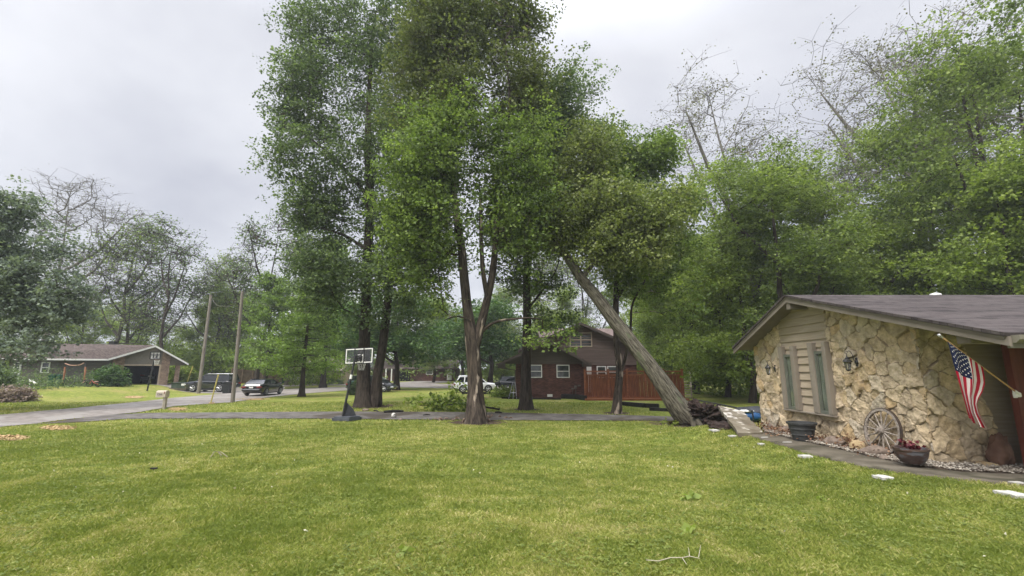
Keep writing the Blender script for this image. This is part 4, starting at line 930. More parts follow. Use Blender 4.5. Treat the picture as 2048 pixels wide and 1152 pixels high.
pY0, pY1 = Y_at(1672, WX, 1.2), Y_at(1574, WX, 1.2)     # the siding panel between the stone
pzb = P(1660, 829, Y_at(1660, WX, .4)).z
stone_wall('stone_wall', (WX, 0, 0), (0, 1, 0), (-1, 0, 0), YN-.06, YF, -.45, lambda y: roof_z(y)-.05, 3, H, keep=lambda s, z: ~((s > pY0+.03) & (s < pY1-.03) & (z > pzb+.03)))
FX1 = X_at(1990, YN, .3)
def front_keep(s, z): return s < np.interp(z, [-.4, .1, .9, 1.4, 2.6], [FX1-WX+.25, FX1-WX+.2, FX1-WX-.06, FX1-WX-.28, FX1-WX-.35])+.04*(vn(z*9, s*0+3)-.5)
stone_wall('stone_wall', (WX, YN, 0), (1, 0, 0), (0, -1, 0), -.06, FX1-WX+.35, -.45, lambda s: roof_z(YN)-.05, 8, H, keep=front_keep)
# rough corner return so the two faces meet in solid stone
mb = MB(); rr = random.Random(2); z = 99
while z < roof_z(YN)-.12:
    h = rr.uniform(.14, .3); h = min(h, roof_z(YN)-.06-z); a, b = rr.uniform(.10, .2), rr.uniform(.1, .2)
    mb.box((WX+a/2-.03, YN+b/2-.03, z+h/2), (a+.01, b+.01, h-.012), rz=rr.uniform(-.06, .06), rx=rr.uniform(-.03, .03), bev=.02); z += h
mb = MB(); mb.box((WX+.045, YN+.045, (roof_z(YN)-.5)/2), (.12, .12, roof_z(YN)+.4), bev=.02); mb.build('corner_core', mat('corner_mortar', (.38, .31, .21), (.5, .41, .28), rough=.9, scale=5, bump=.02, bscale=20), H, world=True)
# backing walls
mb = MB(); mb.prism([(WX+.03, YN+.03, -.5), (WX+.03, YF, -.5), (WX+.03, YF, roof_z(YF)-.1), (WX+.03, YA, zA-.1), (WX+.03, YN+.03, roof_z(YN)-.1)], (.2, 0, 0)); mb.prism([(WX+.03, YF-.02, -.5), (20, YF-.02, -.5), (20, YF-.02, 2.2), (WX+.03, YF-.02, 2.2)], (0, -.2, 0))
mb.build('backing_wall', MATS['siding_tan'], H, world=True)
# lapped siding panel with the two slim windows and tall fins
mb = MB(); poly = [(pY0, pzb), (pY1, pzb), (pY1, roof_z(pY1)-.06), (YA, zA-.06), (pY0, roof_z(pY0)-.06)]
siding(mb, (WX-.045, 0, 0), (0, 1, 0), (-1, 0, 0), poly, .205, .038)
mb.build('siding', MATS['siding_tan'], H, world=True)
def yx(px, z=1.0): return Y_at(px, WX-.05, z)
z0w = pzb+.02
for a, b, c, d in ((1581, 1597, 1573, 1605), (1645, 1664, 1634, 1672)):
    y1, y0 = yx(a), yx(b); zt = P((a+b)/2, 709 if a < 1600 else 702, (y0+y1)/2).z; zf = zt+.22
    mb = MB()
    for u, v in ((y1, yx(c)), (yx(d), y0)): mb.box((WX-.11, (u+v)/2, (z0w+zf)/2), (.15, abs(v-u)*.92, zf-z0w), bev=.008)
    mb.build('fin', MATS['fin_taupe'], H, world=True)
    f = MB(); X0 = WX-.125
    for yy, zz_, dy, dz in ((y0+.03, (z0w+zt)/2, .055, zt-z0w), (y1-.03, (z0w+zt)/2, .055, zt-z0w), ((y0+y1)/2, z0w+.035, y1-y0-.11, .07), ((y0+y1)/2, zt-.035, y1-y0-.11, .07)): f.box((X0, yy, zz_), (.05, dy, dz))
    for yy in (y0+.08, y1-.08): f.box((X0+.012, yy, (z0w+zt)/2), (.03, .02, zt-z0w-.14))
    fo = f.build('window', MATS['frame_green'], H, world=True)
    gl = MB(); gl.box((WX-.118, (y0+y1)/2, (z0w+zt)/2), (.006, y1-y0-.08, zt-z0w-.1)); gm = mat('clear_pane', (.8, .85, .82), rough=.03, trans=1.0, spec=.5); gl.build('pane', gm, fo, world=True)
    cu = MB(); n = 26
    vs = []; 
    for k in range(n+1): 
        y = y0+.05+(y1-y0-.1)*k/n; x = WX-.102+.008*math.sin(k*2.1)+.003*math.sin(k*.9); vs += [(x, y, z0w+.07), (x, y, zt-.07)]
    cu.add(vs, [(2*k, 2*k+2, 2*k+3, 2*k+1) for k in range(n)]); cu.build('curtain', MATS['curtain'], fo, world=True)
mb = MB(); mb.box((WX-.10, (yx(1573)+yx(1672))/2, pzb-.012), (.16, yx(1573)-yx(1672)+.06, .045), bev=.008); mb.build('sill', MATS['fin_taupe'], H, world=True)
# recessed porch wall right of the stone, siding and post
mb = MB(); siding(mb, (WX+.5, YN+.10, 0), (1, 0, 0), (0, -1, 0), [(0, -.3), (3.4, -.3), (3.4, 2.35), (0, 2.35)], .2, .022); mb.build('porch_siding', MATS['siding_tan'], H, world=True)
mb = MB(); px0 = X_at(2034, 8.0, .8); mb.box((px0+.09, 8.0, 1.1), (.16, .12, 2.6), bev=.01); mb.box((px0+1.05, 8.35, 1.1), (1.1, .05, 2.3), bev=.01)
mb.build('door_surround', MATS['door_red'], H, world=True)
# roof
XR = 24
mb = MB(); t = .09
A0, A1 = Vector((RX-.03, YA, zA+.03)), Vector((XR, YA, zA+.03)); E0, E1 = Vector((RX-.03, 6.58, zeN+.02)), Vector((XR, 6.58, zeN+.02)); B0, B1 = Vector((RX-.03, 14.85, zeF-.0)), Vector((XR, 14.85, zeF-.0))
slab(mb, [E0, E1, A1, A0], .05); slab(mb, [A0, A1, B1, B0], .05)
mb.build('roof', MATS['shingle_grey'], H, world=True)
mb = MB(); dz = Vector((0, 0, .055))
slab(mb, [E0-dz+Vector((.03, .04, 0)), E1-dz+Vector((0, .04, 0)), A1-dz, A0-dz+Vector((.03, 0, 0))], .04); slab(mb, [A0-dz+Vector((.03, 0, 0)), A1-dz, B1-dz-Vector((0, .04, 0)), B0-dz+Vector((.03, -.04, 0))], .04)
mb.build('soffit', MATS['soffit'], H, world=True)
mb = MB(); fh = .14
for a, b in ((A0, E0), (A0, B0)):
    a2, b2 = a+Vector((.045, 0, -.06)), b+Vector((.045, 0, -.06)); q = [a2, b2, b2-Vector((0, 0, fh)), a2-Vector((0, 0, fh))]; mb.prism(q, (.04, 0, 0))
mb.build('rake_board', MATS['trim_taupe'], H, world=True)
mb = MB(); mb.box((RX+.33, YA, zA-.25), (.56, .16, .22), bev=.01); yb = Y_at(1935, RX-.0, 2.3); zb_ = roof_z(yb)-.27
mb.build('ridge_beam', MATS['trim_taupe'], H, world=True)
mb = MB(); zb_ = P(1945, 673, 7.35).z; mb.box((RX+1.27, 7.35, zb_), (2.3, .24, .24), bev=.012); mb.build('porch_beam', MATS['trim_taupe'], H, world=True)
mb = MB()
prof = [(0, 0), (-.11, .01), (-.125, .09), (-.115, .095), (-.1, .02), (-.01, .012), (0, .1)]
mb.prism([(RX+.06, 6.6+y, zeN-.13+z) for y, z in ((0, 0), (-.07, 0), (-.12, .045), (-.125, .11), (0, .11))], (14, 0, 0)); mb.box((RX+7, 6.63, zeN-.12), (13.9, .04, .17))
mb.build('gutter', mat('gutter_paint', (.16, .15, .115), (.2, .185, .15), rough=.5, scale=4), H, world=True)
vx = X_at(1868, YA+.25, zA); mb = MB(); mb.lathe((vx, YA+.2, zA-.1), [(.07, 0), (.07, .14), (.13, .15), (.12, .19), (.02, .22)], 16); mb.build('roof_vent', MATS['white_trim'], H, world=True)
# ================= brick house =================
Yb = 38.0; zg = T(X_at(1090, Yb), Yb)
locb = Vector((X_at(1090, Yb), Yb, zg)); HB = thing('brick_house', 'dark red-brick two-storey house with brown siding gables behind the cedar fence', 'house', locb)
xw = lambda px, z=1.5, Y=Yb: X_at(px, Y, z)
x0, x1 = xw(1034), xw(1168); ze = P(1090, 727, Yb).z; zp = P(1096, 683, Yb-.3).z; xp = xw(1096); xl, xr = xw(996), xw(1177)
mb = MB(); mb.prism([(x0+.9, Yb, zg-.8), (x1, Yb, zg-.8), (x1, Yb, ze), (x0+.9, Yb, ze)], (0, 9, 0)); mb.prism([(x0-.1, Yb, zg-.8), (x0+.25, Yb, zg-.8), (x0+.25, Yb, ze), (x0-.1, Yb, ze)], (0, .35, 0)); mb.prism([(x0+.25, Yb+1.2, zg-.8), (x0+.9, Yb+1.2, zg-.8), (x0+.9, Yb+1.2, ze), (x0+.25, Yb+1.2, ze)], (0, .35, 0))
mb.build('brick_wall', MATS['brick_red'], HB, world=True)
mb = MB(); U = (1, 0, 0); Nf = (0, -1, 0)
sl1 = (zp-ze)/(xp-xl); sl2 = (zp-ze)/(xr-xp); gx0, gx1 = xw(1011), xw(1160)
siding(mb, (0, Yb-.06, 0), U, Nf, [(gx0, ze-.03), (xw(1170), ze-.03), (xw(1170), max(ze, zp-(xw(1170)-xp)*sl2)), (xp, zp-.12), (gx0, zp-(xp-gx0)*sl1-.1)], .26, .03); mb.build('gable_siding', MATS['brown_siding_dark'], HB, world=True)
mb = MB(); zof = .12; dY = .75; Yr = Yb+10
slab(mb, [(xl, Yb-dY, ze-.02), (xl, Yr, ze-.02), (xp, Yr, zp+zof), (xp, Yb-dY, zp+zof)], .1); slab(mb, [(xr, Yb-dY, ze+.05), (xr, Yr, ze+.05), (xp, Yr, zp+zof), (xp, Yb-dY, zp+zof)], .1)
mb.build('roof', MATS['shingle_pink'], HB, world=True)
mb = MB()
for q in ((xl, ze-.02), (xr, ze+.05)):
    mb.prism([(q[0], Yb-dY-.05, q[1]-.01), (xp, Yb-dY-.05, zp+zof-.01), (xp, Yb-dY-.05, zp+zof-.24), (q[0], Yb-dY-.05, q[1]-.24)], (0, .045, 0))
mb.box(((xl+gx0)/2, Yb-.35, ze-.2), (gx0-xl, .7, .34)); mb.box((xw(1170)+.1, Yb-.35, ze-.1), (.7, .7, .34)); mb.box((xl-.05, Yb+3, ze-.07), (.12, 7.5, .13))
mb.build('fascia', MATS['brown_trim'], HB, world=True)
for a, b in ((1059, 1084), (1113, 1139)):
    window(HB, (0, Yb, 0), U, Nf, xw(a), xw(b), P(1100, 755.5, Yb).z, P(1100, 729.5, Yb).z)
# upper storey
Y2 = Yb+2.2; X2 = lambda px, z=4: X_at(px, Y2, z); zp2 = P(1160, 648, Y2).z; zb2 = ze-.1; zl2 = P(1240, 690, Y2).z; xp2 = X2(1160); xr2 = X2(1273, 2)
sl3 = (zp2-P(1230, 678, Y2).z)/(X2(1230)-xp2)
zr2 = zp2-(xr2-xp2)*sl3; xl2 = xp2-(xr2-xp2)
mb = MB(); siding(mb, (0, Y2-.05, 0), U, Nf, [(xl2+.5, zb2), (xr2, zb2), (xr2, zr2+.1), (xp2, zp2-.15), (xl2+.5, zr2+.1)], .26, .032); mb.build('upper_siding', MATS['brown_siding'], HB, world=True)
mb = MB(); mb.prism([(x1, Y2, zg-.8), (xr2, Y2, zg-.8), (xr2, Y2, zb2+.02), (x1, Y2, zb2+.02)], (0, 7, 0)); mb.build('brick_wall', MATS['brick_red'], HB, world=True)
mb = MB(); mb.prism([(xl2+.52, Y2, zb2), (xr2-.02, Y2, zb2), (xr2-.02, Y2, zr2), (xp2, Y2, zp2-.2), (xl2+.52, Y2, zr2)], (0, 7, 0)); mb.build('upper_wall', MATS['brown_siding'], HB, world=True)
mb = MB(); o = .5
for sgn, xx in ((1, xr2+o), (-1, xl2-o)): zz2 = zp2-(abs(xx-xp2))*sl3+.1; slab(mb, [(xx, Y2-.6, zz2), (xx, Y2+8, zz2), (xp2, Y2+8, zp2+.1), (xp2, Y2-.6, zp2+.1)], .1)
zrb = P(1220, 661, Y2+6).z
mb.build('upper_roof', MATS['shingle_pink'], HB, world=True)
mb = MB(); xa, xb = X_at(1075, Y2+5, 5), X_at(1236, Y2+5, 5); za_ = P(1200, 657, Y2+5).z
slab(mb, [(xa, Y2+1.5, za_-1.1), (xb, Y2+1.5, za_-1.1), (xb, Y2+5, za_), (xa, Y2+5, za_)], .1); mb.build('rear_roof', MATS['shingle_pink'], HB, world=True)
mb = MB()
for xx in (xr2+o, xl2-o):
    zz2 = zp2-(abs(xx-xp2))*sl3+.1; mb.prism([(xx, Y2-.65, zz2), (xp2, Y2-.65, zp2+.1), (xp2, Y2-.65, zp2-.14), (xx, Y2-.65, zz2-.24)], (0, .045, 0))
mb.build('upper_fascia', MATS['brown_trim'], HB, world=True)
window(HB, (0, Y2-.06, 0), U, Nf, X2(1139), X2(1184), P(1160, 694, Y2).z, P(1160, 665, Y2).z, 'siding_tan', 1, 2, .1)
window(HB, (0, Y2, 0), U, Nf, X2(1193, 2), X2(1212, 2), P(1200, 756, Y2).z, P(1200, 732, Y2).z, 'white_trim', 1, 1, .09); window(HB, (0, Y2, 0), U, Nf, X2(1214, 2), X2(1234, 2), P(1200, 756, Y2).z, P(1200, 732, Y2).z, 'white_trim', 1, 1, .09)
mb = MB(); mb.box((X2(1178, 1.4), Y2-.04, (P(1178, 729, Y2).z+zg)/2+.2), (.42, .06, P(1178, 729, Y2).z-zg-.4)); mb.build('door', MATS['white_trim'], HB, world=True)
mb = MB(); xg = xw(1150); mb.tube([(xg-.25, Yb-.15, zg), (xg-.25, Yb-.15, zg+.75), (xg-.05, Yb-.15, zg+.85)], .03, 6); mb.tube([(xg, Yb-.15, zg), (xg, Yb-.15, zg+.8)], .03, 6); mb.box((xg, Yb-.17, zg+.92), (.2, .16, .26), bev=.03); mb.box((xg-.3, Yb-.17, zg+.8), (.14, .14, .12), bev=.03); mb.box((xg+.3, Yb-.08, zg+1.05), (.22, .12, .12)); mb.build('gas_meter', MATS['grey_siding'], HB, world=True)
mb = MB(); mb.box((xw(1099), Yb-.02, zg+.25), (.42, .05, .2)); mb.build('foundation_vent', MATS['white_trim'], HB, world=True)
mb = MB(); mb.tube([(xl+.05, Yb-.5, ze-.1), (xl+.25, Yb-.3, ze-.35), (x0-.15, Yb-.1, ze-.55), (x0-.15, Yb-.1, zg+.1)], .045, 8); mb.build('downspout', MATS['brown_trim'], HB, world=True)
# ================= ranch house across the road =================
YR = 48.5; PL = P(215, 717, YR-.3); zeL = PL.z; zgr = T(-43, 49)
locr = Vector((X_at(280, 50), 50, T(X_at(280, 50), 50))); HR = thing('ranch_house', 'long taupe ranch house with brown roof and an open two-car garage across the road', 'house', locr)
# gable end: from left eave corner A (215,718) to right eave corner C (377,727), receding to the right
A = P(215, 718, 48.0); Pk = P(311, 691, 51.0); Cc = P(377, 727, 53.0)
D = Vector((Cc.x-A.x, Cc.y-A.y, 0)).normalized(); back = Vector((-D.y, D.x, 0))      # horizontal, going away
Nr = -back
def onD(px, z): # distance along D for a photo column
    lo, hi = -5, 20
    for _ in range(40):
        m = (lo+hi)/2; p = Vector((A.x, A.y, 0))+D*m; q = 1024+F*p.x/(p.y*CT+(z-EYE)*ST)
        if q < px: lo = m
        else: hi = m
    return lo
W0 = Vector((A.x, A.y, 0))+back*.7
zgz = locr.z-.02
s_b0, s_b1 = onD(237, 1), onD(247, 1); s_g1 = onD(318, 1); s_p0, s_p1 = onD(322, 1), onD(339, 1); s_q0, s_q1 = onD(352, 1), onD(361, 1); sT = onD(377, 1); sP = onD(311, 3)
zgt = P(280, 731, 50).z; zR = Pk.z
zlin = lambda s: A.z+(Pk.z-A.z)*s/sP if s < sP else Pk.z+(Cc.z-Pk.z)*(s-sP)/(sT-sP)
mb = MB(); wallprism(mb, W0, D, [(s_b1, zgt), (s_p0, zgt), (s_p0, zlin(s_p0)-.12), (sP, Pk.z-.12), (s_b0, zlin(s_b0)-.12), (s_b0, zgt)], back*.2); wallprism(mb, W0, D, [(s_p1, P(350, 729, 52).z-.1), (sT-.4, P(350, 729, 52).z-.1), (sT-.4, zlin(sT-.4)-.05), (s_p1, zlin(s_p1)-.12)], back*.2); mb.build('gable_wall', MATS['stucco_grey'], HR, world=True)
for k_ in range(3):
  mb = MB()
  if k_ == 0: wallprism(mb, W0-back*.03, D, [(s_b0-.6, zgz-.3), (s_b1, zgz-.3), (s_b1, zlin(s_b1)-.3), (s_b0-.6, zlin(s_b0)-.25)], back*.4)
  elif k_ == 1: wallprism(mb, W0-back*.05, D, [(s_p0, zgz-.3), (s_p1, zgz-.3), (s_p1, zlin(s_p1)-.1), (s_p0, zlin(s_p0)-.1)], back*.5)
  else: wallprism(mb, W0, D, [(s_q0, zgz-.3), (s_q1, zgz-.3), (s_q1, P(350, 729, 52).z-.1), (s_q0, P(350, 729, 52).z-.1)], back*.4)
  mb.build('brick_pier', MATS['brick_tan'], HR, world=True)
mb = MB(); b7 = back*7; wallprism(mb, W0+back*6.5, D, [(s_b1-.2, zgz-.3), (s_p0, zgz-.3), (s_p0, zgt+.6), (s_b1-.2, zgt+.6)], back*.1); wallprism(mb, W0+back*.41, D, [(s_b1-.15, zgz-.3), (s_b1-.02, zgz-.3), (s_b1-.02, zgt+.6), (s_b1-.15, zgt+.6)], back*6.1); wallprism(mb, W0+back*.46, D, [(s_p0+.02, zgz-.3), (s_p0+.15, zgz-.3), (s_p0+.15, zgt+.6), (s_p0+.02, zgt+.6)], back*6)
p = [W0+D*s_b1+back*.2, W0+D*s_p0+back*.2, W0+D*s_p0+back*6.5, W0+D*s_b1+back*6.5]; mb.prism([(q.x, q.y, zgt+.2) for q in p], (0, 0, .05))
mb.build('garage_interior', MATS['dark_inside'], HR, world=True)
mb = MB(); s_g = s_p0; wallprism(mb, W0-back*.06, D, [(s_p0-.14, zgz-.05), (s_p0-.01, zgz-.05), (s_p0-.01, zgt-.0), (s_p0-.14, zgt)], back*.25); wallprism(mb, W0-back*.06, D, [(s_b1, zgt-.02), (s_p0, zgt-.02), (s_p0, zgt+.12), (s_b1, zgt+.12)], back*.055); mb.build('garage_door_frame', mat('tan_trim', (.36, .29, .22), (.42, .34, .26), rough=.7, scale=4), HR, world=True)
# long front wall to the left
WL = W0+D*(s_b0-.6); WLe = P(18, 730, 44.5); WLe = Vector((WLe.x, WLe.y, 0)); UL = (Vector((WL.x, WL.y, 0))-WLe); LL = UL.length; UL.normalize(); NL = Vector((UL.y, -UL.x, 0))
if NL.y > 0: NL = -NL
mb = MB(); siding(mb, WLe, UL, NL, [(0, zgz-1.2), (LL, zgz-1.2), (LL, zeL-.1), (0, zeL-.1)], .22, .025); mb.build('front_wall', MATS['grey_siding'], HR, world=True)
def onL(px, z=1):
    lo, hi = 0, LL
    for _ in range(40):
        m = (lo+hi)/2; p = WLe+UL*m; q = 1024+F*p.x/(p.y*CT+(z-EYE)*ST)
        if q < px: lo = m
        else: hi = m
    return lo
for a, b in ((24, 40), (79, 97)): window(HR, WLe+NL*.03, UL, NL, onL(a), onL(b), P(80, 746, 46).z, P(80, 724, 46).z, 'white_trim', 1, 1, .1)
mb = MB(); wallprism(mb, WLe+NL*.035, UL, [(onL(33, .3), zgz-1), (onL(36, .3), zgz-1), (onL(43, 2), zeL-.1), (onL(40, 2), zeL-.1)], NL*.08); mb.build('white_post', MATS['white_trim'], HR, world=True)
RB = P(90, 688, 52.5); RB2 = P(-20, 688, 50)
e0 = P(-40, 716, 43.2); e1 = Vector((A.x, A.y, A.z))
mb = MB(); rb = Vector((Pk.x, Pk.y, Pk.z+.03)); rbl = Vector((e0.x+(Pk.x-A.x)*.5+1.0, e0.y+(Pk.y-A.y)+1.0, Pk.z+.03)); slab(mb, [e0, e1, rb, rbl], .12)
far = Pk+back*10; slab(mb, [Vector(Cc), Cc+back*9, Vector((far.x, far.y, Pk.z+.03)), rb], .12)
mb.build('roof', MATS['shingle_brown'], HR, world=True)
mb = MB()
for a, b in ((Vector(A), rb), (rb, Vector(Cc))):
    a2, b2 = a+Nr*.04, b+Nr*.04; mb.prism([a2, b2, b2-Vector((0, 0, .2)), a2-Vector((0, 0, .2))], Nr*.04)
mb.prism([e0+NL*.05, e1+NL*.05, e1+NL*.05-Vector((0, 0, .16)), e0+NL*.05-Vector((0, 0, .16))], NL*.05)
mb.build('fascia', MATS['white_trim'], HR, world=True)
mb = MB(); q = P(226, 688, 53); mb.box((q.x, q.y, q.z), (.6, .5, .5)); mb.box((q.x, q.y, q.z+.28), (.75, .65, .06)); mb.build('roof_vent', MATS['black_metal'], HR, world=True)
q = P(128, 702, 49.5); mb = MB(); mb.tube([q-Vector((0, 0, .3)), q+Vector((0.05, 0, 1.1))], .04, 6); mb.build('roof_pipe', MATS['black_metal'], HR, world=True)
# ================= pale brick garage =================
Y3 = 76.0; z3 = T(X_at(600, Y3), Y3)+.45; X3 = lambda px, z=1: X_at(px, Y3, z)
HG = thing('pale_brick_garage', 'pale brick garage with white door behind the bald cypress', 'house', (X3(610), Y3, z3-.5))
zE = P(600, 740, Y3).z; zP3 = P(597, 719, Y3).z
mb = MB(); mb.prism([(X3(563), Y3, z3-1), (X3(678), Y3, z3-1), (X3(678), Y3, zE), (X3(563), Y3, zE)], (0, 7, 0)); mb.prism([(X3(565), Y3, zE), (X3(632), Y3, zE), (X3(598), Y3, zP3-.1)], (0, 6, 0)); mb.build('brick_wall', MATS['brick_pale'], HG, world=True)
mb = MB(); slab(mb, [(X3(556), Y3-.6, zE-.2), (X3(556), Y3+8, zE-.2), (X3(598), Y3+8, zP3), (X3(598), Y3-.6, zP3)], .15); slab(mb, [(X3(598), Y3-.6, zP3), (X3(598), Y3+8, zP3), (X3(640), Y3+8, zE-.2), (X3(640), Y3-.6, zE-.2)], .15); slab(mb, [(X3(632), Y3-.7, zE-.1), (X3(688), Y3-.7, zE-.1), (X3(680), Y3+5, zP3+.2), (X3(600), Y3+5, zP3+.2)], .15); mb.build('roof', mat('shingle_pale', (.25, .21, .18), (.32, .27, .24), rough=.9, scale=4), HG, world=True)
mb = MB(); mb.box(((X3(572)+X3(600))/2, Y3-.04, (z3+zE)/2-.15), (X3(600)-X3(572), .08, zE-z3-.1)); 
mb.build('garage_door', MATS['white_trim'], HG, world=True)
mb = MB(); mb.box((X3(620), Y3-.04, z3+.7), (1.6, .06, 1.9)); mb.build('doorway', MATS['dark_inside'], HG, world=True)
# ================= far brown ranch =================
Y4 = 96.0; z4 = T(X_at(830, Y4), Y4)+.25; X4 = lambda px, z=1: X_at(px, Y4, z)
HF = thing('far_ranch_house', 'low brown brick ranch house seen far behind the lawn under the maples', 'house', (X4(830), Y4, z4))
zE4 = P(830, 742, Y4).z+.5; mb = MB(); mb.prism([(X4(748), Y4, z4-1), (X4(912), Y4, z4-1), (X4(912), Y4, zE4), (X4(748), Y4, zE4)], (0, 8, 0)); mb.build('brick_wall', MATS['brick_red'], HF, world=True)
mb = MB(); slab(mb, [(X4(742), Y4-.7, zE4), (X4(918), Y4-.7, zE4), (X4(912), Y4+4.5, zE4+1.9), (X4(748), Y4+4.5, zE4+1.9)], .15); mb.build('roof', MATS['shingle_brown'], HF, world=True)
mb = MB(); mb.box((X4(899), Y4-.05, z4+1.15), (1.0, .1, 2.3)); mb.build('door', MATS['white_trim'], HF, world=True)
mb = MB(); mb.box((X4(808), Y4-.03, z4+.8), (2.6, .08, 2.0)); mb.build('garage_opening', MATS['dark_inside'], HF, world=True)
mb = MB(); [mb.box((X4(p), Y4-.7, z4+1), (.22, .22, 2.6)) for p in (774, 785)]; mb.build('porch_post', MATS['white_trim'], HF, world=True)
window(HF, (0, Y4-.01, 0), U, Nf, X4(852), X4(866), z4+1.1, z4+2.2, 'white_trim', 1, 1, .12)
# brown plank fence left of the pale garage
tf = thing('plank_fence', 'low brown plank fence behind the dark SUV and sedan', 'fence', G(515, 66)); mb = MB(); a, b = G(462, 64), G(562, 70)
n = 46
for k in range(n):
    t = (k+.5)/n; q = a.lerp(b, t); mb.box((q.x, q.y, T(q.x, q.y)+.95), ((b-a).length/n*.94, .03, 1.9), rz=math.atan2(b.y-a.y, b.x-a.x))
mb.build('boards', mat('fence_brown', (.12, .085, .06), (.20, .145, .10), rough=.9, scale=3), tf, world=True)
mb = MB(); [mb.box(((a.lerp(b, t)).x, (a.lerp(b, t)).y-.05, T(*(a.lerp(b, t)).xy)+1), (.12, .1, 2.05)) for t in (0, .2, .4, .6, .8, 1)]; mb.build('post', MATS['fence_brown'], tf, world=True)
# ================= cedar fence on deck =================
YC = 36.3; XC = lambda px, z=1.5: X_at(px, YC, z)
zf0, zf1 = P(1200, 796, YC).z, P(1200, 742, YC).z; fx0, fx1 = XC(1169), XC(1363)
FC = thing('privacy_fence', 'tall orange-brown cedar privacy fence with lattice top around the deck', 'fence', ((fx0+fx1)/2, YC, zf0))
rr = random.Random(4); mb = MB(); x = fx0; k = 0
while x < fx1:
    w_ = .145; mb.box((x+w_/2, YC+(.012 if k % 2 else -.012), (zf0+zf1)/2-.16), (w_-.012, .022, zf1-zf0-.36)); x += w_; k += 1
mb.build('boards', MATS['cedar'], FC, world=True)
mb = MB()
for z in (zf1-.02, zf1-.30, zf0+.04): mb.box(((fx0+fx1)/2, YC-.04, z), (fx1-fx0, .05, .09))
mb.build('rail', MATS['cedar_rail'], FC, world=True)
mb = MB(); x = fx0+.1
while x < fx1: mb.box((x, YC, zf1-.16), (.022, .02, .24)); x += .075
mb.box(((fx0+fx1)/2, YC, zf1-.16), (fx1-fx0, .018, .02)); mb.build('lattice', MATS['cedar'], FC, world=True)
for px in (1169, 1216, 1253, 1289, 1326, 1363):
    mb = MB(); mb.box((XC(px), YC-.05, (zf0+zf1)/2+.05), (.13, .13, zf1-zf0+.14)); mb.box((XC(px), YC-.05, zf1+.14), (.17, .17, .04)); mb.build('post', MATS['cedar_rail'], FC, world=True)
mb = MB(); x = 0
DK = thing('wood_deck', 'cedar deck edge with steps below the privacy fence', 'deck', ((fx0+fx1)/2, YC-.5, T(9, YC)))
zd = zf0
mb.box(((fx0+fx1)/2, YC+1.2, zd-.03), (fx1-fx0+.3, 4.0, .06)); mb.build('decking', MATS['cedar_rail'], DK, world=True)
mb = MB(); mb.box(((fx0+fx1)/2, YC-.82, zd-.16), (fx1-fx0+.32, .05, .22)); mb.box(((fx0+fx1)/2+2.0, YC-.80, zd-.40), (fx1-fx0-3.6, .03, .2)); mb.build('rim_board', MATS['cedar_rail'], DK, world=True)
mb = MB()
for k in range(26): mb.box((fx0+4.5+k*.13, YC-.83, zd-.55), (.1, .02, .62), ry=R(45))
mb.build('skirt', MATS['cedar'], DK, world=True)
for k in range(2):
    mb = MB(); mb.box((XC(1350), YC-1.1-.32*k, zd-.28-.2*k), (2.2, .32, .06)); mb.build('step', MATS['cedar_rail'], DK, world=True)
# dark retaining timbers
for nm, lab, pts, w_, h in (('landscape_timber', 'long black timber edging in the grass in front of the brick house', [(1004, 797), (1060, 798.5), (1122, 799.5)], .16, .16),
    ('landscape_timber', 'black timber edging at the flower bed left of the brick house', [(924, 788), (975, 788.5), (1030, 789)], .2, .28),
    ('retaining_wall', 'low black timber retaining wall beneath the left end of the cedar deck', [(1121, 797), (1150, 798), (1172, 801)], .2, .42),
    ('retaining_wall', 'stepped dark timber retaining wall beneath the right end of the cedar deck', [(1245, 811), (1290, 815), (1318, 816)], .3, .3),
    ('landscape_timber', 'dark timber edging sloping down below the cedar deck steps', [(1300, 821), (1340, 823), (1362, 821)], .25, .22)):
    pp = [GR(*p) for p in pts]; mb = MB()
    for a, b in zip(pp[:-1], pp[1:]): beam(mb, a+Vector((0, 0, h/2-.05)), b+Vector((0, 0, h/2-.05)), w_, h)
    c = pp[1]; tag(build_at(mb, nm, MATS['timber_black'], c), lab, 'edging')
# ================= basketball hoops =================
def tri(mb, a, b, r=.02, n=6): mb.tube([a, b], r, n)
g = GR(692, 841); g = Vector((g.x, g.y, g.z+.02)); sc_y = g.y
HP = thing('basketball_hoop', 'portable basketball hoop with clear framed backboard standing beside the gravel drive', 'basketball hoop', g)
m_px = F/(g.y*CT)
mb = MB(); bx = P(692, 836, g.y).x
mb.prism([(X_at(665, g.y-.15, g.z), g.y-.25, g.z), (X_at(703, g.y-.1, g.z), g.y-.45, g.z), (X_at(720, g.y, g.z), g.y+.2, g.z), (X_at(716, g.y, g.z), g.y+.5, g.z), (X_at(672, g.y, g.z), g.y+.3, g.z)], (0, 0, .13))
mb.prism([(X_at(668, g.y-.15, g.z), g.y-.18, g.z+.13), (X_at(703, g.y-.1, g.z), g.y-.36, g.z+.13), (X_at(717, g.y, g.z), g.y+.17, g.z+.13), (X_at(713, g.y, g.z), g.y+.42, g.z+.13), (X_at(675, g.y, g.z), g.y+.24, g.z+.13)], (0, 0, .05))
mb.build('base', MATS['base_plastic'], HP, world=True)
pb, pt = P(685, 835, g.y), P(711, 712, g.y+.15)
mb = MB(); mb.tube([pb, pb.lerp(pt, .5)], .058, 10); mb.tube([pb.lerp(pt, .5), pt], .05, 10)
mb.build('pole', MATS['black_metal'], HP, world=True)
mb = MB(); q = pb.lerp(pt, .62); mb.tube([q, pb.lerp(pt, .69)], .064, 10); mb.build('pole_sticker', MATS['white_paint'], HP, world=True)
mb = MB(); mb.prism([pb+Vector((.03, .0, .02)), P(712, 831, g.y+.15), P(706, 818, g.y+.15), P(690, 802, g.y+.1)], (0, .05, 0)); mb.build('brace_panel', MATS['black_plastic'], HP, world=True)
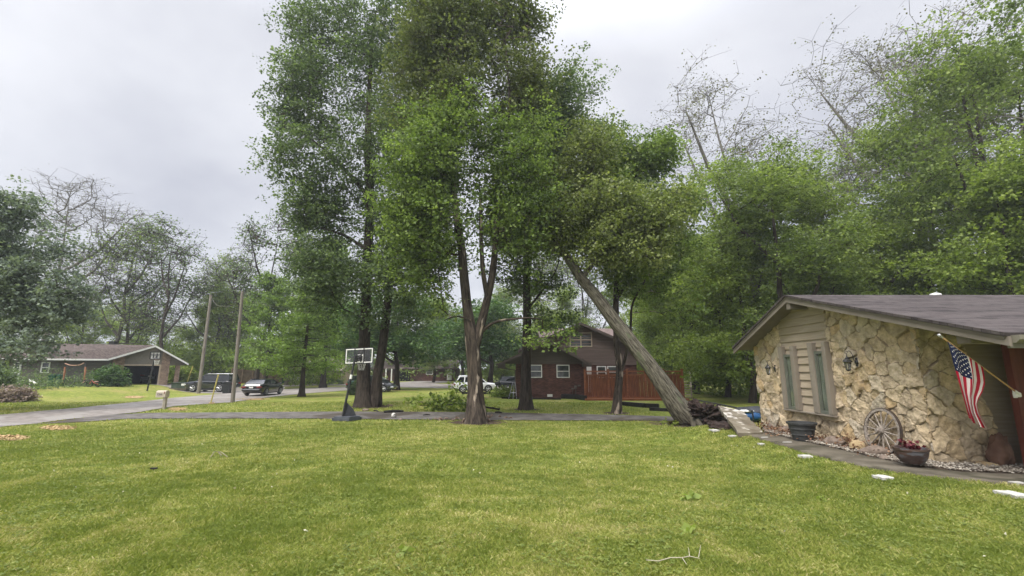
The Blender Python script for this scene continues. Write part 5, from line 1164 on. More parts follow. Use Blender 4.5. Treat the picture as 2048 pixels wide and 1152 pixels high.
# backboard plane
YB = g.y+.55; c0, c1, c2, c3 = P(690, 728, YB+.1), P(745, 725.5, YB-.1), P(745, 696, YB-.1), P(690, 698, YB+.1)
BU = (c1-c0); BW = BU.length; BU.normalize(); BV = Vector((0, 0, 1)); BN = Vector((BU.y, -BU.x, 0)).normalized(); BH = (c3-c0).length
def bbar(mb, u0, v0, u1, v1, th=.02, off=0):
    q = [c0+BU*u+BV*v+BN*off for u, v in ((u0, v0), (u1, v0), (u1, v1), (u0, v1))]; mb.prism(q, -BN*th)
mb = MB(); e = .025; bbar(mb, -e, -e, BW+e, 0, .04, .01); bbar(mb, -e, BH, BW+e, BH+e, .04, .01); bbar(mb, -e, 0, 0, BH, .04, .01); bbar(mb, BW, 0, BW+e, BH, .04, .01)
for u in (BW*.34, BW*.67): bbar(mb, u-.018, 0, u+.018, BH, .03, .03)
mb.build('backboard_frame', MATS['black_metal'], HP, world=True)
bb = MB(); bbar(bb, 0, 0, BW, BH, .008, 0); bo = bb.build('backboard', mat('acrylic', (.82, .88, .88), rough=.03, trans=1.0, spec=.5), HP, world=True)
mb = MB(); wl = .045; bbar(mb, .02, .02, BW-.02, .02+wl, .004, .006); bbar(mb, .02, BH-.02-wl, BW-.02, BH-.02, .004, .006); bbar(mb, .02, .02+wl, .02+wl, BH-.02-wl, .004, .006); bbar(mb, BW-.02-wl, .02+wl, BW-.02, BH-.02-wl, .004, .006)
u0, u1 = BW*.40, BW*.66; bbar(mb, u0, BH*.5, u1, BH*.58, .004, .006); bbar(mb, u0, .09, u0+.035, BH*.5, .004, .006); bbar(mb, u1-.035, .09, u1, BH*.5, .004, .006); bbar(mb, u0, .07, u1, .12, .004, .006)
mb.build('white_line', MATS['white_paint'], bo, world=True)
mb = MB(); hub = pt; back_ = BN*.06
for dz in (0, .14, .28):
    for uu in (BW*.42, BW*.58): tri(mb, hub+Vector((-.04, 0, -dz)), c0+BU*uu+BN*.03+BV*(.40-dz*.9), .02)
for dz in (.0, .2): tri(mb, hub+Vector((-.06, 0, -.05)), hub+Vector((-.28, -.1, -.05-dz)), .022)
bbar(mb, BW*.40, .06, BW*.44, .5, .03, .035); bbar(mb, BW*.56, .06, BW*.60, .5, .03, .035); mb.build('arm', MATS['black_metal'], HP, world=True)
mb = MB(); rc = c0+BU*BW*.5-BN*.32+BV*.08; n = 24; mb.tube([rc+Vector((math.cos(t)*.23, math.sin(t)*.23, 0)) for t in [2*math.pi*k/n for k in range(n+1)]], .012, 6, caps=False); mb.build('rim', mat('rim_grey', (.16, .09, .07), rough=.5), HP, world=True)
mb = MB()
for k in range(12):
    t = 2*math.pi*k/12
    for s_ in (-1, 1):
        t2 = t+s_*.5; mb.tube([rc+Vector((math.cos(t)*.23, math.sin(t)*.23, 0)), rc+Vector((math.cos(t+s_*.26)*.17, math.sin(t+s_*.26)*.17, -.2)), rc+Vector((math.cos(t2)*.12, math.sin(t2)*.12, -.42))], .004, 3)
mb.build('net', MATS['white_paint'], HP, world=True)
# hoop at the garage
YH = 46.5; g = G(296, YH); HP2 = thing('basketball_hoop', 'distant basketball hoop with grey board and black pole in front of the open garage', 'basketball hoop', g)
mb = MB(); p1 = P(296, 769, YH); p1.z = T(p1.x, YH); p2 = P(309, 718, YH); mb.tube([p1, p2], .07, 8); mb.tube([p2, P(313, 712, YH+.3)], .05, 6); mb.build('pole', MATS['black_metal'], HP2, world=True)
a0, a1, a2, a3 = P(300, 718, YH+.4), P(320, 718, YH+.4), P(322, 704, YH+.4), P(302, 704, YH+.4)
mb = MB(); mb.prism([a0, a1, a2, a3], (0, .03, 0)); bo2 = mb.build('backboard', mat('board_grey', (.25, .25, .25), (.33, .33, .33), rough=.5), HP2, world=True)
mb = MB()
for p, q in ((a0, a1), (a1, a2), (a2, a3), (a3, a0), (a0.lerp(a1, .33)+Vector((0, 0, .1)), a3.lerp(a2, .33)-Vector((0, 0, .15))), (a0.lerp(a1, .67)+Vector((0, 0, .1)), a3.lerp(a2, .67)-Vector((0, 0, .15))), (a0.lerp(a3, .6), a1.lerp(a2, .6))): beam(mb, p-Vector((0, .03, 0)), q-Vector((0, .03, 0)), .06, .06, up=(0, 1, 0))
mb.build('backboard_frame', MATS['black_metal'], bo2, world=True)
mb = MB(); rc = P(314, 720, YH-.1); mb.tube([rc+Vector((math.cos(t)*.23, math.sin(t)*.23, 0)) for t in [2*math.pi*k/16 for k in range(17)]], .02, 5, caps=False); mb.build('rim', MATS['rim_grey'], HP2, world=True)
mb = MB(); [mb.tube([rc+Vector((math.cos(t)*.23, math.sin(t)*.23, 0)), rc+Vector((math.cos(t+.3)*.13, math.sin(t+.3)*.13, -.45))], .008, 3) for t in [2*math.pi*k/12 for k in range(12)]]; mb.build('net', MATS['white_paint'], HP2, world=True)
# ================= utility poles, markers, cables =================
def upole(px0, py0, px1, py1, lab, r=.15, m='wood_pole', nm='utility_pole', r1=None):
    a = GR(px0, py0); b = P(px1, py1, a.y); mb = MB(); n = 12; pts = [a-Vector((0, 0, .2))]+[a.lerp(b, k/n) for k in range(1, n+1)]
    mb.tube(pts, list(np.linspace(r, r1 or r*.72, n+1)), 12); o = build_at(mb, nm, MATS[m], a, smooth=True); tag(o, lab, 'pole'); return a, b
pa, pat = upole(465, 805, 485, 583, 'bare utility pole with cut-off top standing right of the yellow wire guard', .14)
pc, pct = upole(397, 787, 422, 590, 'weathered wooden utility pole standing before the dark SUV', .17)
pd_, pdt = upole(655, 768, 662, 690, 'thin pale metal pole on the far lawn beside the bald cypress', .055, 'alloy', 'metal_pole', .05)
upole(648, 767, 650, 748, 'short dark post on the far lawn beside the thin metal pole', .12, 'bark_dark' if False else 'timber_black', 'wood_post')
for px0, py0, px1, py1, lab in ((421, 807, 437, 749, 'leaning yellow guy-wire guard between the two wooden utility poles'), (373, 767, 386, 732, 'leaning yellow guy-wire guard beside the green utility box')):
    a = GR(px0, py0); b = P(px1, py1, a.y+.3); mb = MB(); mb.tube([a-Vector((0, 0, .1)), a.lerp(b, .5), b], .045 if px0 > 400 else .06, 8); o = build_at(mb, 'guy_wire_guard', MATS['yellow_plastic'], a); tag(o, lab, 'wire guard')
def cable(pts, lab, r=.012):
    P_ = [P(*p) for p in pts]; mb = MB(); out = []
    for a, b in zip(P_[:-1], P_[1:]):
        for k in range(10): t = k/10; q = a.lerp(b, t); q.z -= .35*4*t*(1-t); out.append(q)
    out.append(P_[-1]); mb.tube(out, r, 4); o = build_at(mb, 'overhead_cable', MATS['wood_pole'], P_[0]); tag(o, lab, 'cable')
cable([(-260, 616, 36), (420, 638, pc.y)], 'pale overhead cable running left from the weathered utility pole past the ranch roof', .009)
cable([(422, 592, pc.y), (445, 612, pc.y-2), (485, 590, pa.y)], 'sagging overhead cable slung between the two wooden utility poles', .011)
cable([(485, 600, pa.y), (1000, 672, 33), (1560, 676, 30)], 'thin overhead cable crossing in front of the brick house gable', .005)
# ================= mailbox =================
a = GR(328, 818); MX = thing('mailbox', 'tan plastic mailbox on a square post at the corner of road and drive', 'mailbox', a)
yk = a.y; mb = MB(); mb.box((a.x, yk, a.z+.42), (.16, .16, .95), bev=.012); mb.build('post', mat('mail_tan', (.27, .24, .19), (.33, .30, .24), rough=.6, scale=6), MX, world=True)
bz = P(328, 787, yk).z; bx_ = P(326, 787, yk).x; mb = MB()
for k in range(2): pass
pr = [(-.17, -.22), (.17, -.22), (.17, .05)]+[(.17*math.cos(t), .05+.14*math.sin(t)) for t in [math.pi*k/8 for k in range(1, 8)]]+[(-.17, .05)]
mb.prism([(bx_+.28, yk+y, bz+z) for y, z in pr], (-.58, 0, 0)); body = mb.build('box', mat('mail_box_tan', (.36, .32, .25), (.43, .38, .30), rough=.5, scale=6), MX, world=True)
mb = MB(); mb.box((bx_-.05, yk-.178, bz-.03), (.3, .006, .12)); mb.build('number_plate', mat('plate_dark', (.07, .06, .055), (.45, .4, .34), rough=.5, scale=22, lo=.5, hi=.54), MX, world=True)
mb = MB(); mb.prism([(bx_-.301, yk+y*.9, bz+z*.9) for y, z in pr], (-.012, 0, 0)); mb.build('door', MATS['mail_tan'], MX, world=True)
mb = MB(); mb.box((bx_+.22, yk-.185, bz+.06), (.03, .012, .13)); mb.build('flag', MATS['redlens'], MX, world=True)
# ================= green utility box =================
a = GR(363, 780); UB = thing('utility_box', 'low dark-green electrical box on a concrete pad across the road', 'utility box', a)
mb = MB(); mb.box((a.x, a.y, a.z+.1), (1.9, 1.3, .22), bev=.02); mb.build('pad', MATS['concrete'], UB, world=True)
mb = MB(); mb.box((a.x, a.y+.03, a.z+.5), (1.7, 1.0, .58), bev=.03); mb.box((a.x, a.y, a.z+.8), (1.74, 1.1, .06), bev=.01); mb.build('cabinet', MATS['utility_green'], UB, world=True)
mb = MB(); mb.box((a.x+.45, a.y-.49, a.z+.6), (.4, .02, .22)); mb.build('label_plate', MATS['white_trim'], UB, world=True)
# ================= bins =================
def bin_(px, py, w_, h, m, lab, Y=None, rz=0.2):
    g = GR(px, py) if Y is None else G(px, Y); B = thing('trash_bin', lab, 'bin', g, rz)
    mb = MB(); hw = w_/2; q0 = [(-hw*.8, -hw*.8), (hw*.8, -hw*.8), (hw*.8, hw*.8), (-hw*.8, hw*.8)]; q1 = [(-hw, -hw), (hw, -hw), (hw, hw*1.1), (-hw, hw*1.1)]
    vs = [(x, y, 0) for x, y in q0]+[(x, y, h*.9) for x, y in q1]; mb.add(vs, [(3, 2, 1, 0), (4, 5, 6, 7)]+[(k, (k+1) % 4, 4+(k+1) % 4, 4+k) for k in range(4)]); mb.box((0, -hw*1.0, h*.86), (w_*1.04, .05, .05)); mb.build('body', MATS[m], B)
    mb = MB(); mb.box((0, .02, h*.93), (w_*1.08, w_*1.16, .05), bev=.02); mb.box((0, 0, h*.97), (w_*.8, w_*.8, .05), bev=.02); mb.build('lid', MATS[m], B)
    mb = MB(); mb.lathe((-hw*.9, hw*.95, .12), [(.12, 0), (.12, .05)], 12, 'X'); mb.lathe((hw*.85, hw*.95, .12), [(.12, 0), (.12, .05)], 12, 'X'); mb.build('wheel', MATS['rubber'], B)
    mb = MB(); mb.tube([(-hw*.6, hw*1.2, h*.88), (hw*.6, hw*1.2, h*.88)], .02, 6); mb.build('handle', MATS['rubber'], B)
bin_(104, 0, .62, 1.15, 'green_plastic', 'green wheeled bin by the ranch house, left one of the pair', Y=45.2)
bin_(117, 0, .62, 1.15, 'green_plastic', 'green wheeled bin by the ranch house, right one of the pair', Y=45.4, rz=-.1)
bin_(452, 787, .62, 1.2, 'black_plastic', 'black wheeled bin at the kerb behind the dark SUV')
bin_(568, 0, .95, 1.5, 'green_plastic', 'green wheeled bin beside the white door of the pale brick garage', Y=73)
bin_(703, 0, .7, 1.25, 'green_plastic', 'dark bin standing behind the portable hoop pole by the minivan', Y=47, rz=0)
# ================= net frame =================
YN_ = 44.6; NF = thing('rebounder_net', 'backyard net frame with orange padded posts in front of the ranch house', 'net frame', G(149, YN_))
zq = T(X_at(149, YN_), YN_)
for s_, (pxa, pxb, pxc) in enumerate(((126, 130, 127), (168, 171, 168))):
    mb = MB(); mb.tube([P(pxa, 765, YN_), P(pxb-(0 if s_ == 0 else -1), 745, YN_), P(pxb, 727, YN_)], .04, 6); mb.build('post', MATS['black_metal'], NF, world=True)
    mb = MB(); mb.tube([P(pxa+.5, 760, YN_-.02), P(pxb-.5, 745, YN_-.02), P(pxb, 734, YN_-.02)], [.06, .09, .07], 8); mb.build('pad', mat('pad_orange', (.26, .11, .06), (.34, .16, .09), rough=.7), NF, world=True)
mb = MB(); mb.tube([P(130, 727, YN_), P(140, 730.5, YN_), P(150, 731, YN_), P(160, 730, YN_), P(168, 726, YN_)], .04, 6); mb.tube([P(122, 767, YN_-.6), P(127, 764, YN_)], .03, 5); mb.tube([P(165, 766, YN_-.6), P(169, 763, YN_)], .03, 5); mb.build('crossbar', mat('bar_tan', (.4, .24, .16)), NF, world=True)
mb = MB()
for k in range(1, 16):
    px = 129+2.6*k*.98; mb.tube([P(px, 731, YN_), P(px-1, 764, YN_)], .006, 3)
for k in range(12): py = 734+k*2.7; mb.tube([P(128.5, py, YN_), P(169.5, py, YN_)], .006, 3)
mb.build('net', MATS['black_plastic'], NF, world=True)
# ================= tricycle =================
g = G(186, 44); TR = thing('tricycle', 'small pink and red tricycle with black wheel in front of the round shrub', 'tricycle', g, .1)
for x, r in ((-.35, .3), (.42, .2)):
    mb = MB(); mb.tube([(x+math.cos(t)*r, 0, r+math.sin(t)*r) for t in [2*math.pi*k/18 for k in range(19)]], .035, 6, caps=False); mb.tube([(x-r, 0, r), (x+r, 0, r)], .01, 4); mb.tube([(x, 0, 0), (x, 0, 2*r)], .01, 4); mb.build('wheel', MATS['rubber'], TR)
mb = MB(); mb.tube([(-.35, 0, .3), (-.2, 0, .62), (0, 0, .4), (.42, 0, .25)], .03, 6); mb.build('frame', mat('toy_pink', (.5, .14, .12)), TR)
mb = MB(); mb.box((.22, 0, .5), (.28, .2, .06), bev=.02); mb.build('seat', mat('toy_pale', (.55, .35, .3)), TR); mb = MB(); mb.tube([(-.2, -.22, .72), (-.2, 0, .64), (-.2, .22, .72)], .02, 5); mb.build('handlebar', MATS['chrome'], TR)
# ================= stick ladder / stroller by the brick house =================
g = G(1026, 37.3); LD = thing('folding_cart', 'folded pale metal cart leaning on the left corner of the brick house', 'cart', g)
mb = MB(); [mb.tube([g+Vector((dx, 0, .02)), g+Vector((dx*.3+.1, .25, 1.35))], .022, 6) for dx in (-.35, .0, .3)]; mb.tube([g+Vector((-.2, .08, .5)), g+Vector((.25, .08, .5))], .02, 5); mb.build('frame', MATS['alloy'], LD, world=True)
mb = MB(); [mb.tube([g+Vector((dx+math.cos(t)*.11, -.05, .12+math.sin(t)*.11)) for t in [2*math.pi*k/12 for k in range(13)]], .02, 5, caps=False) for dx in (-.35, .3)]; mb.build('wheel', MATS['rubber'], LD, world=True)
g = G(993, 41); mb = MB(); mb.box(g+Vector((0, 0, .6)), (.12, .12, 1.3), bev=.01); mb.box(g+Vector((.1, 0, 1.15)), (.5, .25, .3), bev=.06); mb.box(g+Vector((.02, 0, 1.4)), (.14, .14, .1), bev=.03)
o = build_at(mb, 'mailbox_post', MATS['black_metal'], g); tag(o, 'black post with a box on it in front of the white SUV', 'post')
# ================= black railing and far steps =================
RL = thing('handrail', 'black metal handrail running down behind the fallen tree roots', 'railing', GR(1394, 815))
ra = [P(1388, 799, 22.5), P(1394, 800, 22.3), P(1436, 808, 20), P(1505, 822, 17)]
mb = MB(); mb.tube(ra, .03, 6); mb.build('rail', MATS['black_metal'], RL, world=True)
mb = MB()
for p in (ra[1], ra[2], ra[3]): mb.tube([p, Vector((p.x, p.y, T(p.x, p.y)-.05))], .028, 6)
mb.build('post', MATS['black_metal'], RL, world=True)
g = G(1372, 38); SP = thing('wood_steps', 'pale wooden steps with handrail beyond the right end of the cedar fence', 'steps', g)
mb = MB(); [mb.box(g+Vector((.0+.12*k, .3*k, .12+.19*k)), (1.0, .3, .05)) for k in range(7)]; mb.build('tread', mat('grey_wood', (.2, .17, .13), (.28, .24, .19), rough=.9, scale=5), SP, world=True)
mb = MB(); mb.tube([g+Vector((.5, 0, .9)), g+Vector((1.2, 1.9, 2.2))], .05, 6); [mb.tube([g+Vector((.5+.35*k, .95*k, 0)), g+Vector((.5+.35*k, .95*k, .9+.65*k))], .04, 5) for k in range(3)]; mb.build('railing', MATS['grey_wood'], SP, world=True)
# ================= root plate and torn soil of the fallen tree =================
def lump(name, c, sz, m, seed, parent=None, n=40, rough=.35, lab=None, cat=None, fr=2.2, flat=None, rz=0):
    th = np.linspace(0, 2*np.pi, n, endpoint=False); ph = np.linspace(.02, np.pi-.02, n//2); TH, PH = np.meshgrid(th, ph)
    x, y, z = np.cos(TH)*np.sin(PH), np.sin(TH)*np.sin(PH), np.cos(PH)
    r = 1+rough*(fbm(x*fr+seed*3.1+9, y*fr+z*fr*1.3+seed+5, 5)-.47)*2+rough*.5*(fbm(z*fr+seed+50, x*fr-y*fr+20+seed, 4)-.47)*2
    X, Y, Z = x*r*sz[0]/2, y*r*sz[1]/2, z*r*sz[2]/2
    if flat is not None: Z = np.maximum(Z, flat)
    c_, s_ = math.cos(rz), math.sin(rz); X, Y = X*c_-Y*s_, X*s_+Y*c_
    V = np.stack([X, Y, Z], -1).reshape(-1, 3); ix = np.arange(n*len(ph)).reshape(len(ph), n); nx_ = np.roll(ix, -1, 1)
    q = np.stack([ix[:-1], ix[1:], nx_[1:], nx_[:-1]], -1).reshape(-1, 4)
    o = npmesh(name, V+(np.array(c) if parent else 0), q, MATS[m] if isinstance(m, str) else m, parent, smooth=True, org=None)
    if parent is None: o.location = c
    if lab: tag(o, lab, cat)
    return o
L0 = lt.location
rp = P(1412, 832, 20.3)-L0; lump('root_ball', rp, (1.5, 1.5, .95), 'soil_dark', 3, lt, 120, .95, fr=5.5); lump('root_ball', rp+Vector((.15, -.35, -.42)), (1.5, .8, .5), 'soil', 9, lt, 70, .9, fr=5)
r_ = random.Random(8); mb = MB()
for k in range(110):
    a = r_.uniform(-2.9, 2.9); e = Vector((r_.uniform(.1, 1.0), r_.uniform(-.75, .3), r_.uniform(-.55, .5))); s0 = rp+Vector((r_.uniform(-.5, .55), -.35, r_.uniform(-.3, .25)))
    pts = [s0]; 
    for j in range(4): pts.append(pts[-1]+e*.2+Vector((r_.uniform(-.1, .1), r_.uniform(-.1, .1), r_.uniform(-.12, .05))))
    mb.tube(pts, [.035*r_.uniform(.4, 1.4), .025, .016, .01, .004], 5)
for e in ((.5, -.45, -.15), (-.2, -.6, -.35), (.7, -.2, .05), (.1, -.7, -.3)):
    s0 = rp+Vector((-.65, -.15, -.1)); e = Vector(e); mb.tube([s0, s0+e*.5+Vector((0, 0, .08)), s0+e*1.1, s0+e*1.6+Vector((0, 0, -.2))], [.17, .13, .09, .03], 8)
mb.build('root', MATS['bark_lean'], lt)
# torn turf mound
g = GR(1400, 850); lump('torn_turf', g+Vector((.2, .1, -.05)), (2.6, 1.2, .7), 'soil', 6, None, 60, .45, 'mound of torn brown soil and turf at the foot of the leaning tree', 'soil mound', fr=2.6)
r = np.random.RandomState(3); n = 150; cx = g.x+.3+r.randn(n)*.65; cy = g.y-.25+r.randn(n)*.25
V, Fc, t = leaves(r, np.stack([cx, cy, terr(cx, cy)+.1+.22*r.rand(n)*np.exp(-((cx-g.x-.2)/.8)**2)], 1), 34, .1, .11, flat=.6)
o = npmesh('torn_grass', V, Fc, MATS['grassblade'], attrs={'tint': ('FACE', 'FLOAT', t*.6)}); tag(o, 'rough grass and weeds on the torn turf by the fallen tree', 'grass', kind='stuff')
# big tree surface roots and mulch
for (px, py, lab, sd) in ((950, 838, 'exposed pale roots and bark chips around the forked maple', 1), (740, 812, 'bark litter heaped at the foot of the twin maple', 2)):
    g = GR(px, py); mb = MB(); r_ = random.Random(sd)
    for k in range(26 if sd == 1 else 10):
        a = r_.uniform(0, 6.28); d = r_.uniform(.25, 1.6)*(1.0 if sd == 1 else .7); p = Vector((g.x+math.cos(a)*d*1.2, g.y+math.sin(a)*d*.6-.1, 0)); q = p+Vector((math.cos(a)*.28, math.sin(a)*.2, 0))
        for v in (p, q): v.z = T(v.x, v.y)+.03
        mb.tube([p-Vector((0, 0, .03)), p.lerp(q, .5)+Vector((0, 0, .05)), q-Vector((0, 0, .03))], [.03, .05*r_.uniform(.5, 1.2), .02], 5)
    o = build_at(mb, 'bark_litter', MATS['bark_peel'] if False else mat('rootpale%d' % sd, (.09, .06, .045), (.30, .22, .17), rough=.9, scale=6), g); tag(o, lab, 'bark litter', kind='stuff')
# ================= raised path slab =================
q = [P(1436, 811, 16.4), P(1486, 822, 15.4), P(1527, 865, 12.9), P(1478, 866, 12.85)]
q2 = [v.copy() for v in q]; mb = MB()
n = 14; V = []; th_ = .11
for j in range(n+1):
    for i in range(n+1):
        a = q2[0].lerp(q2[1], i/n); b = q2[3].lerp(q2[2], i/n); p = a.lerp(b, j/n)
        if i in (0, n) or j == 0: p += Vector((random.Random(i*31+j).uniform(-.03, .03), random.Random(i*7+j*3).uniform(-.04, .04), 0))
        V.append(p)
fs = [(j*(n+1)+i, j*(n+1)+i+1, (j+1)*(n+1)+i+1, (j+1)*(n+1)+i) for j in range(n) for i in range(n)]
m0 = len(V); V2 = [v-Vector((0, 0, th_)) for v in V]; fs += [tuple(k+m0 for k in reversed(f)) for f in fs]
bd = [i for i in range(n+1)]+[(j)*(n+1)+n for j in range(1, n+1)]+[n*(n+1)+i for i in range(n-1, -1, -1)]+[j*(n+1) for j in range(n-1, 0, -1)]
for k in range(len(bd)): a, b = bd[k], bd[(k+1) % len(bd)]; fs.append((a, b, b+m0, a+m0))
mb.add(V+V2, fs); c = (q[0]+q[2])/2; o = build_at(mb, 'concrete_slab', MATS['slabpaint'], c); o.data.materials.append(MATS['slabbare'])
for k_, p_ in enumerate(o.data.polygons): p_.material_index = 1 if p_.center.y < .25+.5*math.sin(p_.center.x*9) else 0
o = o; tag(o, 'heaved concrete path slab tilted up by the roots with flaking white paint', 'concrete slab')
lump('torn_earth', GR(1452, 858)+Vector((0.1, .5, 0)), (.8, 1.3, .3), 'soil_dark', 12, None, 40, .4, 'dark earth exposed under the tilted path slab', 'soil mound')
# white flat stones on the lawn edge
mat('whitestone', (.38, .37, .34), (.50, .49, .45), rough=.7, scale=12, bump=.004)
for i, (px, py, w_, d_, lab) in enumerate(((1430, 863, .42, .28, 'white flat stone nearest the tilted path slab'), (1467, 874.5, .40, .16, 'narrow white flat stone in the grass, second from the tilted slab'), (1523, 891, .25, .14, 'smallest white flat stone in the grass level with the dark ribbed planter'), (1612, 916, .42, .2, 'white flat stone in the grass left of the wagon wheel'), (1767, 959, .37, .22, 'white flat stone in the grass below the wagon wheel'), (2028, 994, .40, .28, 'largest white flat stone in the grass at the right edge'), (2035, 971, .28, .1, 'sliver of white stone at the path edge on the far right'), (1530, 878, .3, .07, 'thin white strip along the path edge by the slab'), (1575, 888, .4, .06, 'thin white strip along the path edge left of the round boulder'))):
    g = GR(px, py); r_ = random.Random(i+5); n = 13; mb = MB(); poly = []
    for k in range(n):
        t = 2*math.pi*k/n; rr_ = r_.uniform(.75, 1.1); cx_ = max(-.42, min(.42, math.cos(t)*.55))*rr_; cy_ = max(-.42, min(.42, math.sin(t)*.6))*rr_; poly.append((g.x+cx_*w_*.72, g.y+cy_*d_*1.3, g.z+.012))
    mb.prism(poly, (0, 0, .038)); o = build_at(mb, 'flat_stone', MATS['whitestone'], g); tag(o, lab, 'stone')
# ================= gravel bed, rocks =================
def scatter_stones(name, lab, n, poly_near, poly_far, s0, s1, m, seed, kind='stuff'):
    r = np.random.RandomState(seed); ic = np.array([(0, 0, 1), (1, 0, .1), (.4, .9, 0), (-.8, .6, .1), (-.8, -.6, -.1), (.3, -.95, 0), (0, 0, -1)]); fc = np.array([(0, 1, 2), (0, 2, 3), (0, 3, 4), (0, 4, 5), (0, 5, 1), (6, 2, 1), (6, 3, 2), (6, 4, 3), (6, 5, 4), (6, 1, 5)])
    A = np.array([tuple(p)[:2] for p in poly_near]); B = np.array([tuple(p)[:2] for p in poly_far])
    u = r.rand(n); v = r.rand(n)
    def along(Q, u): d = np.concatenate([[0], np.cumsum(np.linalg.norm(np.diff(Q, axis=0), axis=1))]); return np.stack([np.interp(u*d[-1], d, Q[:, k]) for k in (0, 1)], 1)
    p = along(A, u)*(1-v[:, None])+along(B, u)*v[:, None]; s = r.uniform(s0, s1, n)
    a = r.uniform(0, 6.28, n); V = ic[None]*s[:, None, None]*np.stack([np.ones(n), r.uniform(.6, .9, n), r.uniform(.35, .6, n)], 1)[:, None, :]*(1+.25*r.randn(n, 7, 1)*.6)
    ca, sa = np.cos(a)[:, None], np.sin(a)[:, None]; V = np.stack([V[..., 0]*ca-V[..., 1]*sa, V[..., 0]*sa+V[..., 1]*ca, V[..., 2]], -1)
    V[..., 0] += p[:, :1]; V[..., 1] += p[:, 1:]; V[..., 2] += (terr(p[:, 0], p[:, 1])+.045)[:, None]+r.uniform(0, .03, n)[:, None]
    o = npmesh(name, V.reshape(-1, 3), (fc[None]+np.arange(n)[:, None, None]*7).reshape(-1, 3), m, attrs={'tint': ('FACE', 'FLOAT', np.repeat(r.rand(n), 10))}); tag(o, lab, 'gravel', kind=kind); return o
leafmat('pebbles', (.16, .13, .105), (.30, .265, .22), (.50, .46, .39), trans=0, rough=.85); leafmat('litter', (.06, .025, .015), (.16, .08, .045), (.28, .17, .10), trans=.1)
wall_line = [Vector((7.72, 14.4, 0)), Vector((7.75, 12, 0)), Vector((7.72, 9.5, 0)), Vector((7.78, 8.66, 0)), Vector((9, 8.66, 0)), Vector((12, 8.6, 0))]
mb = MB(); st_ = strip('planting_bed', path_far, bedo_far, mat('bedsoil', (.05, .035, .026), (.12, .09, .068), rough=.95, scale=12, bump=.02, bscale=40), .03, 60, 6)
scatter_stones('gravel', 'loose tan and grey gravel along the foot of the stone wall', 5200, path_far, wall_line, .012, .036, MATS['pebbles'], 1)
r = np.random.RandomState(6); n = 200; t_ = r.rand(n); cy = 9.2+5*t_; cx = 7.45+.18*r.randn(n); V, Fc, t = leaves(r, np.stack([cx, cy, terr(cx, cy)+.06], 1), 16, .16, .045, flat=.12); o = npmesh('leaf_litter', V, Fc, MATS['litter'], attrs={'tint': ('FACE', 'FLOAT', t)}); tag(o, 'dry brown leaves lying in the gravel bed', 'leaves', kind='stuff')
mat('rock_brown', (.13, .10, .08), (.24, .19, .155), rough=.88, scale=5, bump=.02); mat('rock_tan', (.30, .22, .12), (.44, .34, .2), rough=.9, scale=5, bump=.02)
for i, (px, py, Y, sz, m, lab) in enumerate(((1548, 857, 14.0, (.42, .35, .24), 'rock_brown', 'small brown boulder at the far corner of the stone wall'), (1571, 860, 13.1, (.46, .34, .26), 'rock_brown', 'brown boulder left of the dark ribbed planter'), (1672, 884, 10.75, (.42, .34, .26), 'rock_brown', 'rounded brown boulder between the ribbed planter and wagon wheel'), (1750, 899, 9.5, (.56, .30, .24), 'rock_brown', 'flat-topped boulder under the wagon wheel'), (1768, 912, 9.0, (.2, .16, .12), 'rock_brown', 'small dark rock in front of the wagon wheel'), (1972, 926, 8.55, (.42, .25, .12), 'rock_tan', 'flat tan rock in the gravel at the right below the flag'), (1716, 886, 10.1, (.30, .2, .28), 'rock_tan', 'tan rock against the wall left of the wagon wheel'))):
    g = G(px, Y); lump('rock', g+Vector((0, 0, sz[2]*.36)), sz, m, i+20, None, 28, .22, lab, 'rock', fr=1.3, rz=i)
lump('rock', (X_at(2003, 8.5), 8.5, .12), (.34, .3, .6), mat('rock_red', (.11, .06, .04), (.2, .12, .085), rough=.9, scale=4, bump=.03), 44, None, 30, .45, 'reddish-brown rough rock stacked at the porch corner', 'rock', fr=2)
# ================= wagon wheel =================
yc = (Y_at(1730, 7.55, .2)+Y_at(1803, 7.55, .2))/2; R_ = (Y_at(1730, 7.55, .2)-Y_at(1803, 7.55, .2))/2; g = Vector((7.5, yc, T(7.5, yc)+.03))
WW = thing('wagon_wheel', 'weathered grey wooden wagon wheel leaning on the stone wall', 'wheel', g); mat('old_wood', (.15, .125, .105), (.33, .29, .25), rough=.9, scale=9, bump=.004, stretch=(3, 3, 3))
lean = R(9); cz = R_*math.cos(lean)
def wp(a, r_, off=0): z = R_+math.sin(a)*r_; return Vector((z*math.sin(lean)+off*math.cos(lean), math.cos(a)*r_, z*math.cos(lean)-off*math.sin(lean)))
mb = MB(); n = 40; vs = []; fs = []
for k in range(n):
    a = 2*math.pi*k/n
    for r_, of in ((R_-.055, -.025), (R_-.004, -.025), (R_-.004, .025), (R_-.055, .025)): vs.append(wp(a, r_, of))
for k in range(n):
    for j in range(4): fs.append((k*4+j, k*4+(j+1) % 4, ((k+1) % n)*4+(j+1) % 4, ((k+1) % n)*4+j))
mb.add(vs, fs); mb.build('rim', MATS['old_wood'], WW)
mb = MB(); vs = []
for k in range(n):
    a = 2*math.pi*k/n
    for r_, of in ((R_-.004, -.028), (R_+.006, -.028), (R_+.006, .028), (R_-.004, .028)): vs.append(wp(a, r_, of))
mb.add(vs, fs); mb.build('tyre', mat('iron', (.05, .042, .04), (.10, .075, .06), rough=.7, metal=.5), WW)
for k in range(14):
    a = 2*math.pi*k/14+.1; mb = MB(); mb.tube([wp(a, .05), wp(a, R_*.4), wp(a, R_-.05)], [.02, .015, .013], 8); mb.build('spoke', MATS['old_wood'], WW)
mb = MB(); mb.tube([wp(0, 0, -.13), wp(0, 0, -.09), wp(0, 0, -.085), wp(0, 0, .07)], [.035, .042, .068, .068], 16); mb.build('hub', MATS['old_wood'], WW)
